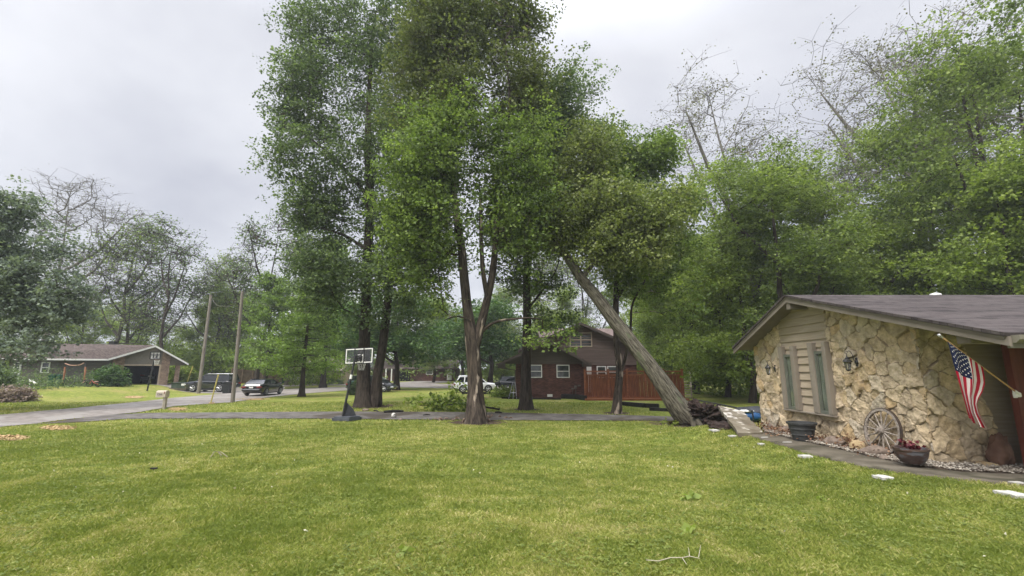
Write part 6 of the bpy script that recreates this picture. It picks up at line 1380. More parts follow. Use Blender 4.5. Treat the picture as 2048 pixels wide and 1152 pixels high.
# ================= planters =================
g = G(1607, 11.55); PT = thing('planter', 'dark grey ribbed round planter standing empty under the slim windows', 'planter', g); g2 = .44
mb = MB(); pr = [(.2, 0), (.215, .02), (.235, .14), (.255, .15), (.255, .17), (.25, .175), (.27, .28), (.29, .29), (.29, .31), (.283, .315), (.3, .40), (.33, .405), (.335, .45), (.30, .455), (.285, .40), (.27, .30)]
mb.lathe((0, 0, .02), pr, 32, caps=False); mb.lathe((0, 0, .01), [(.001, 0), (.2, .01)], 32, caps=False); mb.build('pot', mat('pot_grey', (.035, .037, .038), (.06, .062, .063), rough=.6, scale=7, bump=.003), PT, smooth=True)
mb = MB(); mb.lathe((0, 0, .36), [(.001, .02), (.29, 0)], 24, caps=False); mb.build('potting_soil', MATS['soil_dark'], PT)
g = G(1827, 8.25); PT2 = thing('planter', 'wide glazed purple-brown bowl planter beside the wagon wheel', 'planter', (g.x, g.y, g.z+.10))
rb_ = .82*(X_at(1862, 8.25, .1)-X_at(1792, 8.25, .1))/2; mb = MB(); hb = .78*(P(1827, 889, 8.25).z-g.z-.08)
mb.lathe((0, 0, 0), [(rb_*.62, 0), (rb_*.68, .02), (rb_*.86, hb*.35), (rb_*.96, hb*.7), (rb_*.97, hb*.82), (rb_*1.03, hb*.86), (rb_*1.03, hb), (rb_*.93, hb), (rb_*.88, hb*.75)], 36, caps=False); mb.build('bowl', mat('glaze', (.038, .026, .024), (.085, .05, .042), rough=.3, scale=4, bump=.006, bscale=18, spec=.5, stretch=(1, 1, 2.2), c3=(.10, .10, .11), s3=5, t3=.56), PT2, smooth=True)
mb = MB(); mb.lathe((0, 0, hb*.8), [(.001, .02), (rb_*.92, 0)], 24, caps=False); mb.build('potting_soil', MATS['soil'], PT2)
r = np.random.RandomState(2); cc = np.stack([r.randn(9)*.045+.04, r.randn(9)*.03, hb+.02+r.rand(9)*.10], 1); V, Fc, t = leaves(r, cc, 9, .035, .055)
pl_ = thing('coleus_plant', 'small dark-red leafy plant growing in the glazed bowl planter', 'plant', (g.x, g.y, g.z+.10)); npmesh('foliage', V, Fc, MATS['leaf_red'], pl_, {'tint': ('FACE', 'FLOAT', t)})
mb = MB(); [mb.tube([(.03, 0, hb*.75), tuple(c)], .004, 4) for c in cc[::2]]; mb.build('stem', MATS['leaf_red'], pl_)
# ================= wall lanterns =================
def lantern(px, ptop, pbot, lab):
    Y = Y_at(px+4, WX-.22, 1.7); top, bot = P(px, ptop, Y), P(px, pbot, Y); h = top.z-bot.z; g = Vector((WX-.2, Y, bot.z)); Lt = thing('wall_lantern', lab, 'lantern', (WX-.05, Y-.0, bot.z+h*.4))
    s = h*1.25; mb = MB(); cx, cy = WX-.26, Y
    mb.lathe((cx, cy, bot.z+h*.42), [(.17*s, 0), (.175*s, .015*s), (.14*s, .05*s), (.09*s, .12*s), (.07*s, .125*s), (.07*s, .16*s), (.03*s, .2*s), (.012*s, .26*s)], 8); mb.lathe((cx, cy, bot.z+.0), [(.02*s, -.03*s), (.07*s, 0), (.09*s, .03*s), (.09*s, .045*s)], 8); mb.build('cap', MATS['black_metal'], Lt, world=True)
    mb = MB()
    for k in range(6): a = 2*math.pi*k/6; mb.tube([(cx+math.cos(a)*.085*s, cy+math.sin(a)*.085*s, bot.z+.04*s), (cx+math.cos(a)*.15*s, cy+math.sin(a)*.15*s, bot.z+.43*s)], .008*s, 5); mb.tube([(cx+math.cos(a)*.085*s, cy+math.sin(a)*.085*s, bot.z+.04*s), (cx+math.cos(a+1.05)*.15*s, cy+math.sin(a+1.05)*.15*s, bot.z+.43*s)], .005*s, 4)
    mb.build('cage', MATS['black_metal'], Lt, world=True)
    mb = MB(); mb.lathe((cx, cy, bot.z+.045*s), [(.075*s, 0), (.138*s, .385*s)], 6); mb.build('glass', mat('lampglass', (.75, .75, .7), rough=.05, trans=.9, spec=.5) if 'lampglass' not in MATS else MATS['lampglass'], Lt, world=True)
    mb = MB(); pts = []; 
    for k in range(15): t = k/14; a = math.pi*1.0*t; pts.append((cx+.13*s*(1-math.cos(a)), cy, bot.z+h*.70+.28*s*math.sin(a)*(1 if t < .5 else 1)-.12*s*t))
    pts += [(WX-.05, cy, bot.z+h*.42)]; mb.tube(pts, .013*s, 6)
    mb.tube([(cx+math.cos(t)*.05*s, cy, bot.z+h*.90+math.sin(t)*.05*s) for t in [k*.5 for k in range(12)]], .009*s, 5); mb.build('scroll_arm', MATS['black_metal'], Lt, world=True)
    mb = MB(); mb.lathe((WX-.06, cy, bot.z+h*.42), [(.06*s, -.02), (.1*s, 0), (.1*s, .02)], 14, 'X'); mb.box((WX-.05, cy, bot.z+h*.42), (.03, .1*s, .36*s), bev=.01); mb.build('wall_plate', MATS['black_metal'], Lt, world=True)
lantern(1695, 701, 741, 'larger black scrolled wall lantern right of the slim windows'); lantern(1534, 720, 749, 'black scrolled wall lantern on the far end of the stone wall left of the windows')
# ================= flag =================
YF_ = 7.3; tip, br = P(1880, 672, YF_), P(2035, 786, 7.75)
FP = thing('flag_pole', 'tan wooden flag pole angled out from a white wall bracket', 'flag pole', br)
mb = MB(); mb.tube([br, tip], .0125, 8); mb.build('pole', mat('pole_tan', (.42, .25, .10), (.5, .32, .15), rough=.5, scale=8), FP, world=True)
mb = MB(); d = (tip-br).normalized(); mb.tube([tip-d*.05, tip, tip+d*.03, tip+d*.045], [.018, .022, .024, .01], 10); mb.build('finial', MATS['alloy'], FP, world=True)
mb = MB(); mb.tube([br-d*.05, br+d*.07], .022, 10); mb.box(br+Vector((.02, .03, -.03)), (.11, .05, .08), bev=.012); mb.box(br+Vector((.02, .06, -.02)), (.06, .02, .13), bev=.005); mb.build('bracket', MATS['white_paint'], FP, world=True)
lft = [(1894, 682), (1898, 693), (1903, 712), (1909, 735), (1914, 752), (1921, 776), (1929, 803), (1934, 822), (1938, 836)]
rgt = [(1966, 735), (1968, 746), (1969.5, 757), (1970, 768), (1965, 784), (1957, 798), (1954, 808), (1958, 826), (1975, 858)]
nu, nv = 78, 60; VF = np.empty((nv+1, nu+1, 3)); UVF = np.empty((nv+1, nu+1, 2)); dpl = (tip-br)
for j in range(nv+1):
    v = j/nv; lx, ly = [np.interp(v*8, range(9), [p[k] for p in lft]) for k in (0, 1)]; rx, ry = [np.interp(v*8, range(9), [p[k] for p in rgt]) for k in (0, 1)]
    for i in range(nu+1):
        u = i/nu; px = lx+(rx-lx)*(u+.115*v**.7*math.sin(u*14.5+.6)*math.sin(u*math.pi)**.5); py = ly+(ry-ly)*u-(6*v*math.sin(u*math.pi)*-.5)
        Yp = 7.3+.13*u+.075*v**.7*math.cos(u*14.5+.6)+.05*v*math.sin(u*6+1)
        VF[j, i] = tuple(P(px, py, Yp)); UVF[j, i] = (u, v)
fm = bpy.data.materials.new('flag_cloth')
def flagmat():
    fm.use_nodes = True; t = fm.node_tree; N = t.nodes; L = t.links; b = N['Principled BSDF']; b.inputs['Roughness'].default_value = .8; b.inputs['Specular IOR Level'].default_value = .15
    a = N.new('ShaderNodeAttribute'); a.attribute_name = 'cloth'; s = N.new('ShaderNodeSeparateXYZ'); L.new(a.outputs['Vector'], s.inputs[0])
    def M(op, x, y): 
        n = N.new('ShaderNodeMath'); n.operation = op
        for i_, q_ in enumerate((x, y)):
            if hasattr(q_, 'links'): L.new(q_, n.inputs[i_])
            elif q_ is not None: n.inputs[i_].default_value = q_
        return n.outputs[0]
    st = M('LESS_THAN', M('MODULO', M('MULTIPLY', s.outputs[0], 6.5), 1.0), .5)   # 1 = red
    can = M('MULTIPLY', M('LESS_THAN', s.outputs[0], 7/13), M('LESS_THAN', s.outputs[1], .42))
    x = N.new('ShaderNodeMix'); x.data_type = 'RGBA'; L.new(st, x.inputs[0]); x.inputs[6].default_value = (.66, .62, .60, 1); x.inputs[7].default_value = (.42, .02, .045, 1)
    y = N.new('ShaderNodeMix'); y.data_type = 'RGBA'; L.new(can, y.inputs[0]); L.new(x.outputs[2], y.inputs[6]); y.inputs[7].default_value = (.014, .02, .055, 1)
    L.new(y.outputs[2], b.inputs['Base Color'])
    tr = N.new('ShaderNodeBsdfTranslucent'); L.new(y.outputs[2], tr.inputs[0]); ms = N.new('ShaderNodeMixShader'); ms.inputs[0].default_value = .25; L.new(b.outputs[0], ms.inputs[1]); L.new(tr.outputs[0], ms.inputs[2]); L.new(ms.outputs[0], N['Material Output'].inputs[0])
flagmat()
FL = thing('flag', 'red white and blue stars and stripes flag hanging from the angled pole', 'flag', tuple(tip))
ix = np.arange((nu+1)*(nv+1)).reshape(nv+1, nu+1); q = np.stack([ix[:-1, :-1], ix[:-1, 1:], ix[1:, 1:], ix[1:, :-1]], -1).reshape(-1, 4)
npmesh('cloth', VF.reshape(-1, 3), q, fm, FL, {'cloth': ('POINT', 'FLOAT_VECTOR', np.concatenate([UVF.reshape(-1, 2), np.zeros(((nu+1)*(nv+1), 1))], 1))}, smooth=True, org=tip)
mb = MB()
def fpt(u, v):
    i, j = min(max(u, 0), .999)*nu, min(max(v, 0), .999)*nv; i0, j0 = int(i), int(j); a, b = i-i0, j-j0
    p = (VF[j0, i0]*(1-a)+VF[j0, i0+1]*a)*(1-b)+(VF[j0+1, i0]*(1-a)+VF[j0+1, i0+1]*a)*b; return Vector(p)+Vector((-.001, -.006, .001))
for row in range(9):
    for cidx in range(6 if row % 2 == 0 else 5):
        u = (7/13)*(row+1)/10; v = .42*((cidx*2+1 if row % 2 == 0 else cidx*2+2))/12; rr2 = .021; pts = []
        for k in range(10):
            a = math.pi*2*k/10; r2 = rr2 if k % 2 == 0 else rr2*.42; pts.append(fpt(u-math.cos(a)*r2, v+math.sin(a)*r2*.62))
        cpt = fpt(u, v); mb.add(pts+[cpt], [(k, (k+1) % 10, 10) for k in range(10)])
mb.build('stars', mat('star_white', (.72, .7, .68), rough=.8), FL, world=True)
# ================= bits on drive and lawn =================
mat('white_plastic', (.65, .65, .62), (.75, .75, .72), rough=.5, scale=6); mat('ball_mat', (.6, .58, .54), (.12, .11, .10), rough=.6, scale=9, lo=.52, hi=.56)
g = GR(787, 836); lump('ball', g+Vector((0, 0, .13)), (.24, .24, .24), 'ball_mat', 1, None, 24, 0, 'worn white ball resting on the gravel drive', 'ball')
g = GR(801, 841); lump('rock', g+Vector((0, 0, .04)), (.18, .14, .14), 'rock_brown', 71, None, 16, .2, 'dark stone at the edge of the drive right of the ball', 'rock')
g = GR(731, 822); lump('rock', g+Vector((0, 0, .06)), (.42, .24, .16), 'rock_brown', 72, None, 24, .25, 'flat brown rock on the drive right of the hoop base', 'rock')
def log(px0, py0, px1, py1, r_, lab, m='bark_dark', bend=.03, nm='fallen_branch'):
    a, b = GR(px0, py0), GR(px1, py1); a.z += r_; b.z += r_; mm = a.lerp(b, .5)+Vector((0, bend, bend)); mb = MB(); mb.tube([a, a.lerp(mm, .5), mm, mm.lerp(b, .5)+Vector((0, -.01, 0)), b], [r_, r_*1.1, r_*.95, r_, r_*.7], 8); o = build_at(mb, nm, MATS['wood_pole'] if m != 'd' else MATS['timber_black'], a); tag(o, lab, 'branch')
log(768, 826.5, 807, 825, .07, 'thick broken branch lying on the drive above the ball', 'd'); log(846, 832, 860, 831.5, .035, 'short broken stick on the drive left of the forked maple', 'd'); log(990, 827, 1004, 827.5, .05, 'short dark stick on the drive right of the forked maple', 'd'); log(747, 822, 757, 824, .03, 'small broken twig on the drive near the twin maple', 'd')
# downed leafy branch behind the forked maple
g = GR(885, 818); FB = thing('downed_branch', 'downed leafy branch on the grass left of the forked maple trunk', 'branch', g); r_ = random.Random(6); r = np.random.RandomState(8)
x0b, x1b = X_at(840, 26.5), X_at(1000, 26.5); cen = []; mb = MB()
main = [Vector((x1b, 26.2, T(x1b, 26.2)+.12)), Vector(((x0b+x1b)/2+.4, 26.3, T(0, 26)+.4)), Vector((x0b, 26.6, T(x0b, 26.6)+.3))]; mb.tube(main, [.06, .045, .015], 6)
for k in range(26):
    t = r_.random(); b = (main[0].lerp(main[1], t*2) if t < .5 else main[1].lerp(main[2], t*2-1)); e = b+Vector((r_.uniform(-.9, .3), r_.uniform(-.5, .5), r_.uniform(-.25, .5)*(1 if t > .35 else .4))); e.z = max(e.z, T(e.x, e.y)+.08); mb.tube([b, b.lerp(e, .5)+Vector((0, 0, .08)), e], [.02, .013, .006], 4)
    if t > .3: cen += [tuple(e), tuple(b.lerp(e, .7))]
mb.tube([main[1], Vector((X_at(912, 26.5), 26.5, T(0, 26)+.9)), Vector((X_at(915, 26.5), 26.5, T(0, 26)+1.5))], [.03, .02, .008], 5); cen += [tuple(Vector((X_at(913, 26.5), 26.5, T(0, 26)+1.2+.2*k))) for k in (0, 1)]
mb.build('stem', MATS['timber_black'], FB, world=True)
V, Fc, t = leaves(r, np.array(cen), 24, .34, .2); npmesh('foliage', V, Fc, MATS['leaf_spring'], FB, {'tint': ('FACE', 'FLOAT', t)}, org=g)
# pale stick in the foreground lawn
g = GR(1350, 1130); mb = MB(); z_ = .05
def gp(px, py, h=z_): q = GR(px, py); q.z += h; return q
pp = [gp(1293, 1133), gp(1318, 1135), gp(1342, 1128), gp(1365, 1128), gp(1380, 1125), gp(1400, 1127, .04)]; mb.tube(pp, [.003, .0045, .0045, .0045, .004, .002], 6)
mb.tube([gp(1380, 1125), gp(1378, 1112, .07)], [.004, .002], 5); mb.tube([gp(1398, 1127), gp(1403, 1112, .09)], [.003, .002], 5); mb.tube([gp(1365, 1128), gp(1374, 1142)], [.004, .002], 5)
o = build_at(mb, 'twig', mat('twig_pale', (.30, .27, .19), (.42, .38, .29), rough=.8), g); tag(o, 'pale forked twig lying on the lawn in the foreground', 'twig')
g = GR(440, 915); mb = MB(); pp = [gp(420, 918, .02), gp(428, 912, .10), gp(440, 914, .12), gp(448, 917, .09), gp(455, 917, .03)]; mb.tube(pp, .008, 5); mb.tube([gp(436, 913, .1), gp(444, 914, .02)], .012, 5); o = build_at(mb, 'twig', MATS['grey_wood'], g); tag(o, 'small curved twig arching over the left lawn', 'twig')
g = GR(307, 943); mb = MB(); mb.box(g+Vector((0, 0, .06)), (.12, .05, .03), rz=.2, bev=.008); mb.box(g+Vector((.01, 0, .03)), (.02, .02, .08)); o = build_at(mb, 'clod', MATS['timber_black'], g); tag(o, 'small dark clod on the left lawn below the curved twig', 'clod')
# leaf sprigs blown on to the lawn
r = np.random.RandomState(12)
for k, (px, py, s, lab) in enumerate(((1378, 1003, .1, 'pale green leaf sprig on the lawn in front of the fallen tree'), (1376, 1068, .09, 'bright leaf sprig on the lawn above the pale forked twig'), (807, 1112, .09, 'leaf sprig with a pale bud in the lower middle lawn'), (1642, 1003, .06, 'small yellowish leaf on the lawn at the right'))):
    g = GR(px, py); V, Fc, t = leaves(r, np.array([tuple(g+Vector((0, 0, .06)))]), 14, s*.3, s*.9); o = npmesh('leaf_sprig', V-np.array(tuple(g)), Fc, MATS['leaf_spring'], attrs={'tint': ('FACE', 'FLOAT', .6+.4*t)}); o.location = g; tag(o, lab, 'leaves')
# scattered small white petals and dry leaves over the lawn: nobody could count them
n = 150; x = r.uniform(-14, 12, n); y = r.uniform(4, 19, n); k = np.abs(x) < y*1.1; x, y = x[k], y[k]; V, Fc, t = leaves(r, np.stack([x, y, terr(x, y)+.05], 1), 1, .0, .035); o = npmesh('fallen_petals', V, Fc, mat('petal', (.62, .6, .5), (.5, .46, .3), rough=.7)); tag(o, 'tiny pale petals and dry bits scattered over the lawn', 'petals', kind='stuff')
# wood chips patches
r = np.random.RandomState(14)
for i, (px, py, rx, ry, lab) in enumerate(((118, 857, 36, 4.5, 'oval patch of orange wood chips on the left lawn by the road'), (14, 877, 40, 4.5, 'patch of orange wood chips cut by the left edge of the photo'), (268, 794.5, 25, 2.6, 'patch of wood chips on the far side of the road below the ranch house'), (355, 819, 20, 3.4, 'patch of wood chips right of the mailbox'), (500, 799, 40, 2.0, 'long strip of wood chips in the grass below the dark sedan'), (423, 807, 6, 1.5, 'tiny heap of wood chips at the foot of the yellow marker'))):
    n = int(1100*rx*ry/160)+200; a = r.uniform(0, 6.28, n); q = np.sqrt(r.rand(n))*(.75+.4*r.rand(n)); P3 = []
    g = GR(px, py); gx = (GR(px+rx, py)-GR(px-rx, py)).length/2; gy = abs(GR(px, py-ry).y-GR(px, py+ry).y)/2; tx = GR(px+rx, py)-g; ty = GR(px, py-ry)-g
    x = g.x+tx.x*np.cos(a)*q+ty.x*np.sin(a)*q; y = g.y+tx.y*np.cos(a)*q+ty.y*np.sin(a)*q
    V, Fc, t = leaves(r, np.stack([x, y, terr(x, y)+.03+.012*r.rand(n)], 1), 1, 0, .065, droop=0, flatn=1); o = npmesh('wood_chips', V-np.array(tuple(g)), Fc, MATS['chips']); o.location = g; tag(o, lab, 'wood chips', kind='stuff')
    n2 = 14; mb = MB(); mb.prism([(g.x+(tx.x*math.cos(t)+ty.x*math.sin(t))*.72, g.y+(tx.y*math.cos(t)+ty.y*math.sin(t))*.72, T(g.x+(tx.x*math.cos(t)+ty.x*math.sin(t))*.72, g.y+(tx.y*math.cos(t)+ty.y*math.sin(t))*.72)+.02) for t in [2*math.pi*k/n2 for k in range(n2)]], (0, 0, .012)); mb.v = [(a_-g.x, b_-g.y, c_-g.z) for a_, b_, c_ in mb.v]; mb.build('chip_bed', MATS['chips'], o)
# blue and white wrapped thing behind the slab
g = Vector((X_at(1496, 17.5), 17.5, T(X_at(1496, 17.5), 17.5))); BX = P(1497, 826, 17.5)
TP = thing('covered_boat', 'blue and white object with dark cover behind the far corner of the stone house', 'boat', (BX.x, BX.y, T(BX.x, BX.y)))
lump('hull', (0, 0, BX.z-T(BX.x, BX.y)-.12), (.9, .7, .36), mat('blue_paint', (.01, .05, .13), (.02, .08, .2), rough=.3), 3, TP, 24, .12); lump('deck', (-.12, -.1, BX.z-T(BX.x, BX.y)+.08), (.55, .4, .1), 'white_plastic', 4, TP, 20, .15); lump('cover', (.25, .35, BX.z-T(BX.x, BX.y)-.08), (1.5, .8, .6), 'black_plastic', 5, TP, 24, .2)
mb = MB(); [mb.tube([(sx*.3, 0, BX.z-T(BX.x, BX.y)-.02), (sx*.35, 0, 0)], .03, 6) for sx in (-1, 1)]; mb.build('stand', MATS['black_metal'], TP)
# garden ornaments by the ranch house
for px, py, lab in ((61, 760, 'white swan-like garden ornament before the ranch house, upper one'), (70, 764, 'small white garden ornament right of the swan-like one')):
    q = P(px, py, 41.5); mb = MB(); gz = T(q.x, 41.5); mb.tube([(q.x, 41.5, gz), (q.x, 41.5, q.z-.1)], .03, 5); mb.tube([q+Vector((-.15, 0, .05)), q+Vector((0, 0, -.1)), q+Vector((.2, 0, -.12)), q+Vector((.25, 0, .02))], [.05, .09, .07, .03], 8); o = build_at(mb, 'garden_ornament', MATS['white_paint'], (q.x, 41.5, gz)); tag(o, lab, 'ornament')
# ================= vehicles =================
MATS['redlens'].node_tree.nodes['Principled BSDF'].inputs['Base Color'].default_value = (.16, .012, .01, 1)
mat('paint_black', (.006, .007, .009), rough=.18, spec=.6, coat=1.0); mat('paint_navy', (.010, .012, .018), rough=.2, spec=.6, coat=1.0); mat('paint_white', (.72, .73, .74), rough=.2, spec=.5, coat=1.0); mat('paint_slate', (.018, .02, .026), rough=.2, spec=.6, coat=1.0); mat('plastic_trim', (.02, .02, .021), rough=.6); mat('cargla', (.01, .012, .014), rough=.03, spec=.9)
def car(name, lab, loc, heading, Ln, W, prof, gh, paint, wheel_r, wb, roofrack=False, tail=None, clad=False):
    """prof: lower body stations (x 0..1 from rear to front, z_bottom, z_belt, halfwidth factor); gh: (rear_base, rear_top, front_top, front_base, roof z)"""
    root = thing(name, lab, 'car', loc, heading); W2 = W/2
    X = lambda t: (t-.5)*Ln
    # --- body
    st = []
    for t in np.linspace(0, 1, 33):
        zb, zt, wf = [np.interp(t, [p[0] for p in prof], [p[k] for p in prof]) for k in (1, 2, 3)]; st.append((X(t), zb, zt, W2*wf))
    sec = lambda zb, zt, w: [(0, zb), (w*.86, zb), (w*.97, zb+.07), (w*.985, zb+(zt-zb)*.35), (w, zb+(zt-zb)*.6), (w*.985, zt-.08), (w*.93, zt-.02), (w*.8, zt+.012), (0, zt+.035)]
    vs = []; fs = []; m = 16
    for x, zb, zt, w in st:
        s_ = sec(zb, zt, w); ring = [(y, z) for y, z in s_]+[(-y, z) for y, z in s_[-2:0:-1]]; vs += [(x, y, z) for y, z in ring]
    for i in range(len(st)-1):
        for k in range(m): fs.append((i*m+k, i*m+(k+1) % m, (i+1)*m+(k+1) % m, (i+1)*m+k))
    fs += [tuple(range(m-1, -1, -1)), tuple(range((len(st)-1)*m, len(st)*m))]
    mb = MB(); mb.add(vs, fs); body = mb.build('body', MATS[paint], root, smooth=True)
    # --- greenhouse
    rb, rt, ft, fb, zr = gh; zbelt = lambda t: np.interp(t, [p[0] for p in prof], [p[2] for p in prof])
    def ghs(t):
        if t < rt: k = (t-rb)/(rt-rb)
        elif t > ft: k = (fb-t)/(fb-ft)
        else: k = 1
        k = max(0, min(1, k)); zt = zbelt(t)+(zr-.0-zbelt(t))*k**.8; return zbelt(t)-.03, zt
    def loft(ts, wb_, wt_, grow_=0, z0f=None):
        vs = []; fs = []
        for t in ts:
            z0, z1 = ghs(t); z1 = max(z1, z0+.02); k = (z1-z0)/(zr-z0); w0 = W2*wb_; w1 = w0+(W2*wt_-w0)*k; vs += [(X(t), -w0, z0), (X(t), -w1-grow_, z1-.05*k), (X(t), -w1*.82, z1+grow_), (X(t), w1*.82, z1+grow_), (X(t), w1+grow_, z1-.05*k), (X(t), w0, z0)]
        for i in range(len(ts)-1):
            for q in range(6): fs.append((i*6+q, i*6+(q+1) % 6, (i+1)*6+(q+1) % 6, (i+1)*6+q))
        fs += [tuple(range(5, -1, -1)), tuple(range((len(ts)-1)*6, len(ts)*6))]; return vs, fs
    ts = sorted(set(list(np.linspace(rb, fb, 17))+[rt, ft])); mb = MB(); mb.add(*loft(ts, .9, .70)); mb.build('windows', MATS['cargla'], root, smooth=True)
    # roof skin
    mb = MB(); vs = []; tr_ = np.linspace(rt-.01, ft+.005, 9)
    for t in tr_:
        w1 = W2*.70; vs += [(X(t), -w1-.012, zr-.075), (X(t), -w1-.012, zr-.035), (X(t), -w1*.8, zr+.012), (X(t), 0, zr+.028), (X(t), w1*.8, zr+.012), (X(t), w1+.012, zr-.035), (X(t), w1+.012, zr-.075)]
    fs = [(i*7+q, i*7+q+1, (i+1)*7+q+1, (i+1)*7+q) for i in range(8) for q in range(6)]; mb.add(vs, fs); mb.build('roof', MATS[paint], root, smooth=True)
    # pillars
    mb = MB()
    for sgn in (-1, 1):
        def pl_(ta, tb, w_):
            za, zb2 = zbelt(ta)-.01, zr-.05; a = Vector((X(ta), sgn*(W2*.9+.008), za)); b = Vector((X(tb), sgn*(W2*.70+.012), zb2)); beam(mb, a, b, .03, w_, up=(1, 0, 0))
        pl_(fb-.01, ft, .07); pl_(rb+.02, rt+.01, .16 if not roofrack else .10); pl_((rb+fb)/2-.02, (rt+ft)/2, .07)
        if roofrack: pl_((rb*.72+fb*.28), (rt*.72+ft*.28), .10)
        mb.prism([(X(rb+.02), sgn*W2*.9, zbelt(rb)-.02), (X(fb-.02), sgn*W2*.9, zbelt(fb)-.02), (X(fb-.02), sgn*W2*.93, zbelt(fb)+.02), (X(rb+.02), sgn*W2*.93, zbelt(rb)+.02)], (0, sgn*.012, 0))
    mb.build('pillar', MATS[paint], root)
    # wheels
    for fx in (-wb/2, wb/2):
        for sgn in (-1, 1):
            cx = fx+(0.0); y = sgn*(W2-.11)
            mb = MB(); r = wheel_r; mb.lathe((cx, y-.11, r), [(r*.7, 0), (r*.96, .01), (r, .04), (r, .18), (r*.96, .21), (r*.7, .22)], 24, 'Y'); wo = mb.build('wheel', MATS['rubber'], root, smooth=True)
            mb = MB(); yo = y+sgn*.112; mb.lathe((cx, yo-sgn*.03 if sgn > 0 else yo, r), [(r*.14, 0), (r*.16, .03)], 10, 'Y')
            for k in range(5):
                a = 2*math.pi*k/5+.3; beam(mb, (cx+math.cos(a)*r*.1, yo, r+math.sin(a)*r*.1), (cx+math.cos(a)*r*.66, yo, r+math.sin(a)*r*.66), .02, r*.2, up=(0, 1, 0)) if False else mb.tube([(cx+math.cos(a)*r*.1, yo, r+math.sin(a)*r*.1), (cx+math.cos(a)*r*.66, yo, r+math.sin(a)*r*.66)], r*.10, 6)
            mb.tube([(cx+math.cos(t)*r*.66, yo, r+math.sin(t)*r*.66) for t in [2*math.pi*k/20 for k in range(21)]], r*.055, 5, caps=False); mb.build('rim', MATS['alloy'], wo)
            # arch
            mb = MB(); ya = sgn*(W2*.985); R0 = r*1.2; pts = [(cx+math.cos(t)*R0, ya-sgn*.05, max(.16, r+math.sin(t)*R0)) for t in [math.pi*(-.12+1.24*k/16) for k in range(17)]]; mb.prism(pts, (0, sgn*.065, 0)); mb.build('wheel_arch', MATS['plastic_trim'], root)
    # sill, bumpers, details
    mb = MB()
    for sgn in (-1, 1): mb.box((0, sgn*(W2*.98), .28 if clad else .22), (wb-wheel_r*2.3, .05, .16 if clad else .08))
    mb.build('sill', MATS['plastic_trim'], root)
    zr0, zf0 = zbelt(0.01), zbelt(.99)
    for sgn in (-1, 1):
        mb = MB(); w_ = .34; zt = (tail or zr0-.14); mb.box((X(0)+.03, sgn*(W2*.72), zt), (.12, W2*.42, .15), bev=.02); mb.box((X(.025), sgn*(W2*.91), zt+.01), (.26, .07, .13), bev=.02); mb.build('tail_light', MATS['redlens'], root)
        mb = MB(); mb.box((X(1)-.05, sgn*(W2*.70), zf0-.14), (.14, W2*.4, .13), bev=.02); mb.box((X(.968), sgn*(W2*.90), zf0-.12), (.24, .07, .11), bev=.02); mb.build('headlight', MATS['clearlens'], root)
        mb = MB(); mb.box((X(fb-.05), sgn*(W2+.09), zbelt(fb)+.08), (.12, .18, .13), bev=.03); mb.build('mirror', MATS[paint], root)
        mb = MB(); [mb.box((X(t), sgn*(W2+.0), zbelt(.5)-.13), (.16, .03, .025), bev=.006) for t in ((rb+fb)/2-.03-.1, (rb+fb)/2+.02)]; mb.build('handle', MATS[paint], root)
    mb = MB(); mb.box((X(0)-.012, 0, (prof[0][1]+zr0)/2+(.08 if not tail else .1)), (.03, .36, .13)); mb.build('licence_plate', MATS['white_trim'], root)
    mb = MB(); mb.box((X(0)+.03, 0, prof[0][1]+.10), (.18, W*.86, .16), bev=.04); mb.build('bumper', MATS['plastic_trim'] if clad else MATS[paint], root)
    mb = MB(); mb.box((X(1)-.03, 0, zf0-.15), (.1, W*.42, .12), bev=.02); mb.build('grille', MATS['plastic_trim'], root)
    mb = MB(); mb.box((X(1)-.04, 0, prof[-1][1]+.12), (.16, W*.8, .18), bev=.04); mb.build('bumper', MATS['plastic_trim'] if clad else MATS[paint], root)
    if roofrack:
        mb = MB(); [mb.tube([(X(rt+.03), s*W2*.6, zr+.02), (X(rt+.05), s*W2*.6, zr+.07), (X(ft-.06), s*W2*.6, zr+.07), (X(ft-.03), s*W2*.6, zr+.02)], .022, 6) for s in (-1, 1)]; mb.build('roof_rail', MATS['alloy'], root)
    return root
sed = [(0, .42, .80, .80), (.015, .30, .98, .90), (.06, .24, 1.04, .95), (.18, .20, 1.03, .99), (.35, .19, .96, 1), (.6, .19, .94, 1), (.74, .19, .93, .99), (.9, .2, .82, .95), (.97, .22, .73, .88), (1, .34, .60, .74)]
suv = [(0, .5, .85, .86), (.015, .42, 1.15, .93), (.06, .36, 1.20, .97), (.3, .34, 1.18, 1), (.7, .34, 1.16, 1), (.76, .34, 1.15, .99), (.93, .36, 1.06, .96), (.985, .42, .98, .9), (1, .5, .8, .8)]
xuv = [(0, .45, .85, .86), (.015, .36, 1.05, .93), (.06, .32, 1.08, .97), (.3, .28, 1.04, 1), (.7, .28, 1.0, 1), (.78, .28, 1.0, .99), (.93, .30, .92, .95), (.985, .36, .82, .86), (1, .46, .68, .75)]
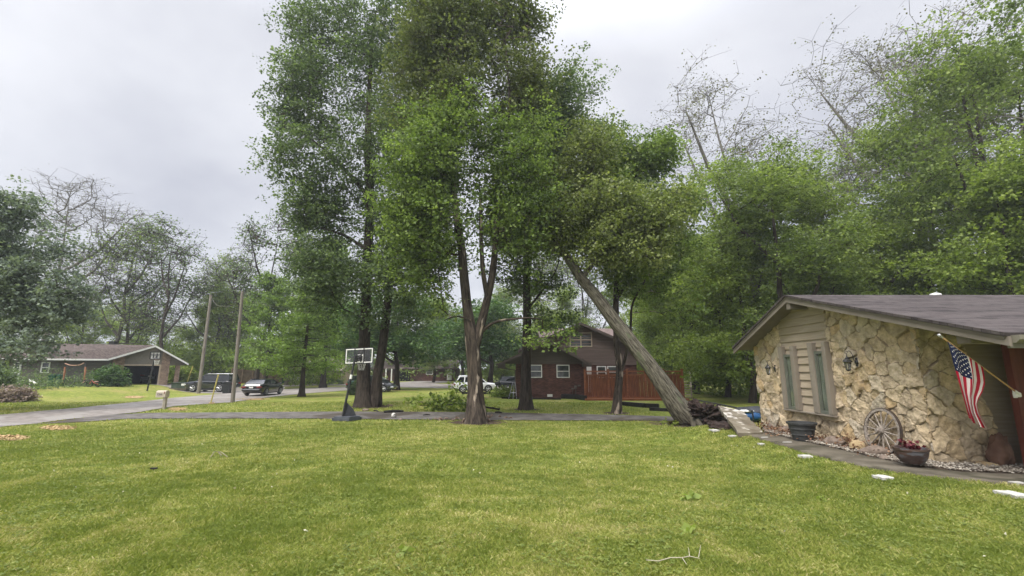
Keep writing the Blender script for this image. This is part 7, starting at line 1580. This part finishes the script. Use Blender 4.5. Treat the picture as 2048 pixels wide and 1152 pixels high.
van = [(0, .4, .85, .86), (.015, .3, 1.02, .93), (.06, .26, 1.06, .97), (.3, .22, 1.02, 1), (.7, .22, .98, 1), (.82, .22, .94, .98), (.94, .26, .80, .92), (.985, .32, .68, .84), (1, .42, .56, .72)]
def gz(px, Y, lift=.03): g = G(px, Y); return (g.x, g.y, g.z+lift)
car('sedan', 'black sedan parked on the road seen from behind at an angle', gz(527, 43.2, .05), R(93), 4.8, 1.83, sed, (.10, .25, .56, .76, 1.45), 'paint_black', .33, 2.78)
car('suv', 'large dark SUV with roof rails parked sideways in the neighbour driveway', gz(424, 50.0), R(176), 5.2, 1.98, suv, (.03, .07, .60, .72, 1.84), 'paint_navy', .41, 3.0, roofrack=True, clad=True)
car('suv', 'white compact SUV parked on the cross street behind the forked maple', gz(949, 49), R(12), 4.55, 1.86, xuv, (.03, .12, .60, .77, 1.66), 'paint_white', .36, 2.66, roofrack=True, clad=True)
car('minivan', 'dark slate minivan parked behind the twin maple trunks', gz(744, 50), R(-2), 5.1, 1.98, van, (.02, .07, .60, .86, 1.72), 'paint_slate', .35, 3.05)
car('hatchback', 'dark vehicle with red tail light half hidden by the left corner of the brick house', gz(1034, 53), R(8), 4.5, 1.84, xuv, (.03, .12, .60, .77, 1.62), 'paint_slate', .35, 2.66)
gx_ = P(289, 760, 55); car('pickup', 'dark pickup with a red tail light parked inside the open garage', (gx_.x+.2, 56.2, zgz+.02), R(118), 5.0, 1.95, suv, (.42, .46, .62, .74, 1.75), 'paint_slate', .40, 3.2, tail=.98)
# ================= damp spring air =================
hz = bpy.data.materials.new('haze'); hz.use_nodes = True; ht = hz.node_tree; ht.nodes.clear()
ho = ht.nodes.new('ShaderNodeOutputMaterial'); hp = ht.nodes.new('ShaderNodeVolumePrincipled'); hp.inputs['Density'].default_value = .0007; hp.inputs['Color'].default_value = (.88, .94, 1, 1); hp.inputs['Anisotropy'].default_value = .2
ht.links.new(hp.outputs[0], ho.inputs['Volume'])
mb = MB(); mb.box((0, 440, 19), (2440, 940, 46)); ho_ = mb.build('haze', hz); tag(ho_, 'thin damp haze in the air over the whole yard', 'haze', kind='stuff')
